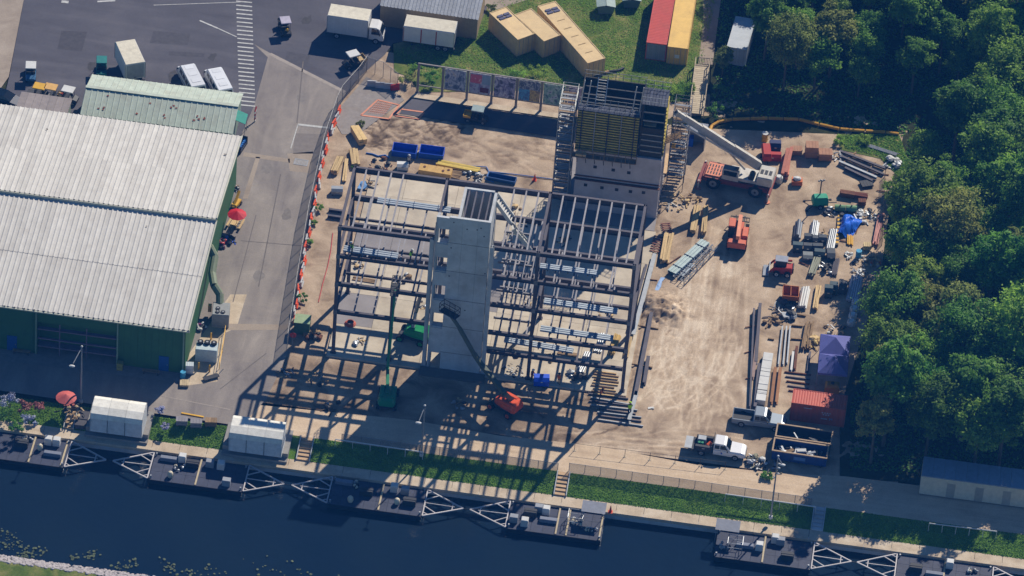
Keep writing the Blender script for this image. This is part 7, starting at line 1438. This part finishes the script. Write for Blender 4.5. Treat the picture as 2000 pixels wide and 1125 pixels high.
# ------------------------------------------------------------------ people
def person(label, loc, an, vest, trousers, helmet, bend=0.0, arms=.3, z=0):
    t_ = T('person', label, 'person', loc, an)
    V = [(0, 0, .95), (0, 0, 1.15), (bend*.15, 0, 1.4), (bend*.2, 0, 1.5), (bend*.24, 0, 1.62), (bend*.25, 0, 1.72), (0, .1, .92), (.06, .12, .5), (0, .12, .08), (.16, .13, .04), (0, -.1, .92), (-.04, -.12, .5), (-.1, -.12, .08), (.06, -.13, .04),
         (bend*.16, .2, 1.42), (bend*.16+.08, .28, 1.15), (bend*.16+arms, .24, .98), (bend*.16, -.2, 1.42), (bend*.16+.1, -.28, 1.15), (bend*.16+arms, -.22, 1.0)]
    Rr = [.15, .15, .17, .08, .085, .1, .1, .075, .055, .05, .1, .075, .055, .05, .075, .055, .045, .075, .055, .045]
    Ed = [(0, 1), (1, 2), (2, 3), (3, 4), (4, 5), (0, 6), (6, 7), (7, 8), (8, 9), (0, 10), (10, 11), (11, 12), (12, 13), (2, 14), (14, 15), (15, 16), (2, 17), (17, 18), (18, 19)]
    me = bpy.data.meshes.new('body'); me.from_pydata(V, Ed, []); o_ = ob('body', me, None, t_)
    md = o_.modifiers.new('skin', 'SKIN'); sv = me.skin_vertices[0].data
    for k, r_ in enumerate(Rr): sv[k].radius = (r_, r_)
    sv[0].use_root = True; o_.modifiers.new('sub', 'SUBSURF').levels = 1; o_.modifiers['sub'].render_levels = 1
    m = bpy.data.materials.get('cloth_'+trousers[0])
    if not m:
        m = M('cloth_'+trousers[0], trousers[1], .9)
        t2 = m.node_tree; N = t2.nodes; L = t2.links; bs_ = N['Principled BSDF']; src = bs_.inputs['Base Color'].links[0].from_socket
        tc = N.new('ShaderNodeTexCoord'); sx = N.new('ShaderNodeSeparateXYZ'); L.new(tc.outputs['Object'], sx.inputs[0]); g = N.new('ShaderNodeMath'); g.operation = 'GREATER_THAN'; g.inputs[1].default_value = 1.52; L.new(sx.outputs[2], g.inputs[0])
        mx = N.new('ShaderNodeMixRGB'); L.new(g.outputs[0], mx.inputs[0]); L.new(src, mx.inputs[1]); mx.inputs[2].default_value = (*lin((170, 120, 96)), 1); L.new(mx.outputs[0], bs_.inputs['Base Color'])
    me.materials.append(m)
    b = B()
    for k, (z0, a, c_) in enumerate(((1.0, .19, .15), (1.2, .2, .16), (1.38, .24, .17), (1.47, .2, .14))):
        for i in range(10): q = 2*math.pi*i/10; b.v.append((bend*.15*(z0-.95)/.5+c_*math.cos(q)*1.05, a*math.sin(q)*1.08, z0))
    for k in range(3):
        for i in range(10): b.f.append((k*10+i, k*10+(i+1) % 10, (k+1)*10+(i+1) % 10, (k+1)*10+i))
    b.mk('vest', vest, t_, smooth=True)
    hb = B().ell(bend*.25, 0, 1.74, .14, .125, .11, 10, 6).cyl((bend*.25+.03, 0, 1.72), (bend*.25+.03, 0, 1.735), .17, 12).mk('hard_hat', helmet, t_, smooth=True)
    return t_
HV = M('hivis_lime', (176, 236, 40), .7, var=.05); HO = M('hivis_orange', (236, 120, 40), .7, var=.05); NAVY = ('navy', (40, 46, 66)); TANC = ('tan', (130, 110, 84))
person('worker in lime vest standing on the upper left floor beams', (PY(687, 499, -14.9).x, -14.9, 14.3), R(200), HV, NAVY, MW, .5); person('worker in lime vest on the upper floor beam left of the core', (PY(801, 514, -14.9).x, -14.9, 14.3), R(20), HV, NAVY, MW, .5)
person('worker in lime vest walking at the end of the steel sections', P(1229, 810, .05), R(100), HV, NAVY, M('hat_lime', (190, 226, 60), .5), .3); person('worker in orange vest standing before the right bays', P(1091, 752), R(250), HO, TANC, MDK, .2); person('worker in orange vest bending at the sections before the frame corner', P(1172, 780), R(10), HO, NAVY, HO, 1.2)
person('worker in white shirt behind the left bay of the frame', P(797, 325), R(300), MW, NAVY, MW, .3); person('worker in red shirt beside the blue job box', P(1038, 745), R(0), MRED, NAVY, MW, .3)
# ------------------------------------------------------------------ vegetation
def leafmat(name, c1, c2, tr=.45, rough=.6):
    m = bpy.data.materials.new(name); m.use_nodes = True; t = m.node_tree; N = t.nodes; L = t.links; b = N['Principled BSDF']; b.inputs['Roughness'].default_value = rough; b.inputs['Specular IOR Level'].default_value = .25
    at = N.new('ShaderNodeAttribute'); at.attribute_name = 'tint'; oi = N.new('ShaderNodeObjectInfo')
    mx = N.new('ShaderNodeMixRGB'); L.new(at.outputs['Fac'], mx.inputs[0]); mx.inputs[1].default_value = (*lin(c1), 1); mx.inputs[2].default_value = (*lin(c2), 1)
    hs = N.new('ShaderNodeHueSaturation'); mr = N.new('ShaderNodeMapRange'); mr.inputs[3].default_value = .485; mr.inputs[4].default_value = .525; L.new(oi.outputs['Random'], mr.inputs[0]); L.new(mr.outputs[0], hs.inputs['Hue'])
    mv = N.new('ShaderNodeMapRange'); mv.inputs[3].default_value = .85; mv.inputs[4].default_value = 1.2; ml = N.new('ShaderNodeMath'); ml.operation = 'FRACT'; mm_ = N.new('ShaderNodeMath'); mm_.operation = 'MULTIPLY'; mm_.inputs[1].default_value = 7.13; L.new(oi.outputs['Random'], mm_.inputs[0]); L.new(mm_.outputs[0], ml.inputs[0]); L.new(ml.outputs[0], mv.inputs[0]); L.new(mv.outputs[0], hs.inputs['Value'])
    L.new(mx.outputs[0], hs.inputs['Color']); L.new(hs.outputs[0], b.inputs['Base Color'])
    tl = N.new('ShaderNodeBsdfTranslucent'); L.new(hs.outputs[0], tl.inputs[0]); ms = N.new('ShaderNodeMixShader'); ms.inputs[0].default_value = tr; L.new(b.outputs[0], ms.inputs[1]); L.new(tl.outputs[0], ms.inputs[2]); L.new(ms.outputs[0], N['Material Output'].inputs[0])
    return m
def leaves(name, pts, nrm, size, tint, seed):
    "one mesh of leaf sprays: a bent four-sided blade at every point"
    rg = np.random.RandomState(seed); n = len(pts); r = rg.normal(size=(n, 3)); nn = nrm+r*.55; nn /= np.linalg.norm(nn, axis=1)[:, None]
    a = np.cross(nn, rg.normal(size=(n, 3))); a /= np.linalg.norm(a, axis=1)[:, None]+1e-9; b_ = np.cross(nn, a); s_ = size*(.6+.8*rg.rand(n))[:, None]
    v = np.empty((n, 4, 3)); v[:, 0] = pts-a*s_; v[:, 1] = pts-b_*s_*.55+nn*s_*.15; v[:, 2] = pts+a*s_; v[:, 3] = pts+b_*s_*.55+nn*s_*.15
    me = bpy.data.meshes.new(name); me.vertices.add(n*4); me.vertices.foreach_set('co', v.reshape(-1)); me.loops.add(n*4); me.loops.foreach_set('vertex_index', np.arange(n*4, dtype=np.int32))
    me.polygons.add(n); me.polygons.foreach_set('loop_start', np.arange(0, n*4, 4, dtype=np.int32)); me.polygons.foreach_set('loop_total', np.full(n, 4, dtype=np.int32)); me.update(calc_edges=True)
    at = me.attributes.new('tint', 'FLOAT', 'POINT'); at.data.foreach_set('value', np.repeat(np.clip(tint, 0, 1), 4).astype(np.float32)); return me
def crown(seed, rad, h0, h1, n_l, n_leaf, size, flat=1.0):
    rg = np.random.RandomState(seed); C = []; cz, hz = (h0+h1)/2, (h1-h0)/2; bl = rg.normal(size=(5, 3)); bl /= np.linalg.norm(bl, axis=1)[:, None]; ba = rg.uniform(-.3, .38, 5)
    for k in range(n_l):
        d = rg.normal(size=3); d[2] = abs(d[2])*1.1-.35; d /= np.linalg.norm(d); q = rg.uniform(.35, .95)*(1+sum(a*max(0, float(d@v))**2 for a, v in zip(ba, bl))); c_ = d*np.array([rad*.85, rad*.85, hz*.85])*q; c_[2] += cz; C.append((c_, rg.uniform(.13, .3)*rad, rg.uniform(0, 1)))
    pts, nr, ti = [], [], []; per = n_leaf//n_l
    for c_, r, t0 in C:
        d = rg.normal(size=(per, 3)); d /= np.linalg.norm(d, axis=1)[:, None]; q = rg.uniform(.3, 1.15, size=(per, 1)); jag = 1+.35*np.sin(d[:, :1]*7+t0*9)*np.cos(d[:, 1:2]*8+t0*4)
        pts.append(c_+d*r*q*jag*np.array([1.1, 1.1, .75*flat])); nr.append(d*.7+np.array([0, 0, .6])); ti.append(t0*.5+rg.uniform(0, .5, per))
    return leaves('crown', np.concatenate(pts), np.concatenate(nr), size, np.concatenate(ti), seed), C
MBARK = M('tree_bark', (104, 92, 78), .9, var=.3, bump=.4)
def trunk_mesh(seed, h, C, r=.22):
    rg = random.Random(seed); b = B(); top = Vector((rg.uniform(-.4, .4), rg.uniform(-.4, .4), h)); mid = Vector((top.x*.3, top.y*.3, h*.5)); b.cyl((0, 0, -.3), mid, r, 8, r*.7); b.cyl(mid, top, r*.7, 7, r*.4)
    for c_, rr, _ in C[:9]: c_ = Vector(c_); s_ = mid+(top-mid)*rg.uniform(.1, .9); b.cyl(s_, s_+(c_-s_)*.85, r*.38, 5, r*.12)
    return b.mesh('trunk')
LM = [leafmat('leaf_deep', (52, 98, 34), (118, 164, 58)), leafmat('leaf_mid', (70, 116, 38), (148, 188, 70)), leafmat('leaf_olive', (96, 112, 48), (176, 180, 92)), leafmat('leaf_bright', (90, 136, 42), (176, 208, 80))]
PROTO = []
for k in range(8):
    rad = (3.4, 3.9, 4.4, 3.0, 4.8, 3.6, 4.1, 3.2)[k]; h1 = (12.5, 14, 13, 11, 14.5, 10.5, 12, 13.5)[k]; cm, C = crown(40+k, rad, 3.0, h1, 58+2*k, 9800, .19)
    tm = trunk_mesh(k, h1*.62, C); tm.materials.append(MBARK); PROTO.append((cm, tm, rad, h1))
CM = {}
def tree(label, loc, k, mi, sc=1.0, rz=0.0, grp=None, name='broadleaf_tree'):
    cm, tm, _, _ = PROTO[k]
    if (k, mi) not in CM: c2 = cm.copy(); c2.materials.append(LM[mi]); CM[(k, mi)] = c2
    t_ = T(name, label, 'tree', loc, rz, grp); t_.scale = (sc, sc, sc*RND.uniform(.9, 1.1)); ob('trunk', tm, None, t_); ob('crown', CM[(k, mi)], None, t_); return t_
def inforest(x, y):
    if y < -21.5: return False
    if y < 39: return x > 44.4-.02*(y) + (3.6 if y > 25 else 0)-(2.0 if y < 10 else 0)
    return (y > 41 and 30 < x < 36) or (y > 46 and 25.5 < x < 38) or y > 50 or x > 48 or y > 43.5
ROW = {}; rg = random.Random(11)
yy = -19.5; r_ = 0
KN = ['deep green', 'mid green', 'olive green', 'bright green']
while yy < 84:
    x = (42.2 if yy < 39 else 24.5)+rg.uniform(0, 3); c_ = 0
    lim = 62.5 if yy < 60 else 59
    while x < lim:
        xx, y2 = x+rg.uniform(-1.0, 1.0), yy+rg.uniform(-1.4, 1.4)
        if inforest(xx, y2):
            k = rg.randrange(8); mi = rg.choices(range(4), (2, 3, .8, 2) if yy < 42 else (2.5, 3, 1.5, 1))[0]; c_ += 1
            tree(f'{KN[mi]} tree, {ORD[r_]} row from the canal, {ORD[c_-1]} in from the yard side', (xx, y2, 0), k, mi, rg.uniform(.7, 1.15)*(.68 if 41 < y2 < 51 and 35 < xx < 48 else 1), rg.uniform(0, 6.28), 'trees of the wood')
        x += rg.uniform(3.8, 5.2)
    yy += 4.4; r_ += 1
tree('pale green tree overhanging the canopy tent and the orange-red container', P(1700, 905), 3, 2, .85, 1.0, 'trees at the yard edge'); tree('slim yellowish tree beside the garden path', P(1410, 150), 3, 2, .45, 2.0, 'trees at the yard edge')
tree('dark tree leaning over the pale box trailer', P(1492, 118), 0, 0, .9, .3, 'trees at the yard edge'); tree('tall olive tree right of the pale box trailer', P(1530, 175), 2, 2, .8, 1.3, 'trees at the yard edge'); tree('mid green tree behind the silt boom', P(1590, 175), 6, 1, .8, 2.3, 'trees at the yard edge')
tree('low leafy tree at the corner of the grass verge', P(1800, 350), 5, 3, .7, .5, 'trees at the yard edge'); tree('small bright tree on the tree line beside the pink boards', P(1756, 470), 5, 3, .6, 2.5, 'trees at the yard edge'); tree('small dark tree leaning over the wrapped pallets', P(1716, 660), 3, 0, .7, 1.4, 'trees at the yard edge'); tree('deep green tree behind the dull yellow tank', P(1720, 830), 1, 0, .8, 2.2, 'trees at the yard edge')
# shrubs
def shrub(label, px, r, h, mi, seed, z=0.0, n=500, name='shrub'):
    me, C = crown(seed, r, .1, h, 9, n, .1); me.materials.append(LM[mi]); t_ = T(name, label, 'shrub', P(*px, z)); ob('foliage', me, None, t_); b = B()
    for c_, _, _ in C[:5]: b.cyl((0, 0, -.05), tuple(c_), .03, 5, .012)
    b.mk('stem', MBARK, t_); return t_
LMG = leafmat('grass_blade', (96, 136, 40), (160, 196, 70), .45); MFLB = leafmat('flower_blue', (120, 130, 190), (216, 218, 230), .2); MFLR = leafmat('flower_red', (110, 56, 60), (196, 130, 120), .2); LM += [MFLB, MFLR, LMG]
for k, (x, y_, r, h, mi, l_) in enumerate(((20, 795, 1.3, 1.6, 4, 'pale blue flowering shrub at the left picture edge'), (50, 802, 1.3, 1.4, 5, 'reddish flowering shrub beside the pale blue one'), (12, 822, 1.4, 1.2, 0, 'deep green shrub on the planted bank'), (55, 828, 1.0, 1.1, 4, 'small white flowering shrub on the planted bank'), (75, 806, .9, 1.1, 5, 'russet shrub by the stepping blocks'), (35, 840, 1.1, .9, 1, 'low green shrub at the foot of the planted bank'),
        (312, 808, .9, 1.1, 4, 'round silvery shrub right of the left kiosk'), (322, 838, .6, .7, 4, 'small silvery shrub on the lawn between the kiosks'), (622, 412, .7, .8, 3, 'bright weed clump by the site fence, upper'), (614, 440, .55, .7, 3, 'bright weed clump by the site fence, middle'), (606, 478, .6, .8, 3, 'bright weed clump by the site fence, lower'), (588, 590, .8, 1.0, 1, 'bushy weed beside the green utility cabinet'),
        (790, 165, 1.4, 1.6, 2, 'olive bush by the red barrier'), (812, 150, 1.5, 1.6, 1, 'green bush at the end of the mural fence'), (845, 168, 1.6, 1.9, 1, 'leafy bush behind the open first bay of the mural fence'), (1010, 158, 1.5, 1.6, 3, 'bright bush behind the middle mural panels'), (1048, 158, 1.6, 2.0, 3, 'bright bush right of its neighbour behind the mural fence'), (1310, 185, 1.5, 1.5, 3, 'bright bush behind the tall scaffold tower'), (1342, 180, 1.3, 1.6, 3, 'bushy growth left of the boardwalk'), (1270, 178, 1.2, 1.2, 3, 'low bush below the red container'),
        (1640, 280, 1.0, .9, 3, 'grassy clump on the verge above the racked steel'), (1690, 276, 1.1, .9, 3, 'second grassy clump on the verge above the racked steel'), (1738, 378, 1.2, 2.2, 3, 'bright shrub at the tree line by the black pallet'), (1736, 410, 1.3, 2.4, 3, 'tall bright shrub at the tree line by the fuel tanks'), (1740, 520, 1.3, 2.0, 0, 'dark shrub at the tree line by the scrap pile'), (1710, 590, 1.2, 2.0, 0, 'dark shrub behind the striped profiles'),
        (1400, 190, 1.2, 2.2, 0, 'dark shrub right of the boardwalk, upper'), (1398, 225, 1.2, 1.8, 0, 'dark shrub right of the boardwalk, lower'), (1500, 935, .9, .7, 1, 'low weed patch below the rubble heap'), (960, 20, .8, .9, 2, 'dry bush at the corner of the grey-roofed shed'), (690, 330, .35, .4, 1, 'tiny weed behind the frame corner'), (705, 245, .6, .5, 2, 'dry weed at the edge of the churned sand'))):
    shrub(l_, (x, y_), r, h, mi, 200+k, n=int(260+420*r))
# grass: bank, lawn and verge
def grassmass(name, label, pts, seed, size, mi):
    pts = np.array(pts); nr = np.tile(np.array([0, 0, 1.0]), (len(pts), 1)); rg = np.random.RandomState(seed); nr[:, :2] += rg.normal(scale=.25, size=(len(pts), 2))
    me = leaves(name, pts, nr, size, rg.rand(len(pts))*.7+.3*vnoise(pts[:, 0], pts[:, 1], .6, seed), seed); me.materials.append(LM[mi]); o_ = ob(name, me, None); tag(o_, label, 'grass', kind='stuff')
rg = random.Random(5); pts = []
for k in range(60000):
    x = rg.uniform(-58, 64); t = rg.random()
    if (-42.6 < x < -35.5) or (-27.5 < x < -17.8) or 9.0 < x < 10.4 or 37 < x < 38.4: continue
    pts.append((x, YB+(YW-YB)*t, .03+(ZW-.03)*t+rg.uniform(0, .08)))
grassmass('bank_grass', 'rough green grass on the canal bank', pts, 1, .07, 6)
def inpoly(px_, py_, poly_):
    c_ = False; j = len(poly_)-1
    for i in range(len(poly_)):
        if (poly_[i][1] > py_) != (poly_[j][1] > py_) and px_ < (poly_[j][0]-poly_[i][0])*(py_-poly_[i][1])/(poly_[j][1]-poly_[i][1])+poly_[i][0]: c_ = not c_
        j = i
    return c_
def scatter(polypx, n, seed):
    rg = random.Random(seed); W = [tuple(P(*q)[:2]) for q in polypx]; xs_ = [q[0] for q in W]; ys_ = [q[1] for q in W]; out = []
    while len(out) < n:
        x, y_ = rg.uniform(min(xs_), max(xs_)), rg.uniform(min(ys_), max(ys_))
        if inpoly(x, y_, W) and vnoise(np.array([x]), np.array([y_]), .35, 4)[0] > rg.random()*.62: out.append((x, y_, .05+rg.uniform(0, .12)))
    return out
LAWNP = [(768, 100), (940, 50), (1000, -60), (1410, -60), (1385, 60), (1365, 190), (1245, 192), (1100, 172), (818, 150)]
grassmass('lawn_grass', 'patchy mown grass around the tan containers', scatter(LAWNP, 32000, 2), 2, .08, 6)
grassmass('verge_grass', 'lush grass on the verge at the wood edge', scatter([(1645, 266), (1755, 262), (1778, 330), (1752, 342), (1715, 305), (1650, 290)], 3500, 3)+scatter([(1260, 165), (1365, 165), (1362, 200), (1300, 195)], 3000, 4), 3, .1, 6)
grassmass('undergrowth', 'dark undergrowth between the tree trunks', scatter([(1400, 60), (1420, -60), (2100, -60), (2100, 940), (1660, 920), (1660, 800), (1735, 540), (1755, 345), (1775, 270), (1640, 250), (1400, 215)], 30000, 6), 4, .2, 0)

# ------------------------------------------------------------------ air
m = bpy.data.materials.new('haze'); m.use_nodes = True; N = m.node_tree.nodes; N.remove(N['Principled BSDF']); pv = N.new('ShaderNodeVolumePrincipled')
pv.inputs['Color'].default_value = (.06, .33, 1.0, 1); pv.inputs['Density'].default_value = .00014; pv.inputs['Anisotropy'].default_value = 0
m.node_tree.links.new(pv.outputs[0], N['Material Output'].inputs['Volume'])
o = B().box(-920, 920, -920, 1420, -8, 425).mk('haze', m); tag(o, 'thin blue haze filling the air over the whole site', 'haze', kind='stuff')
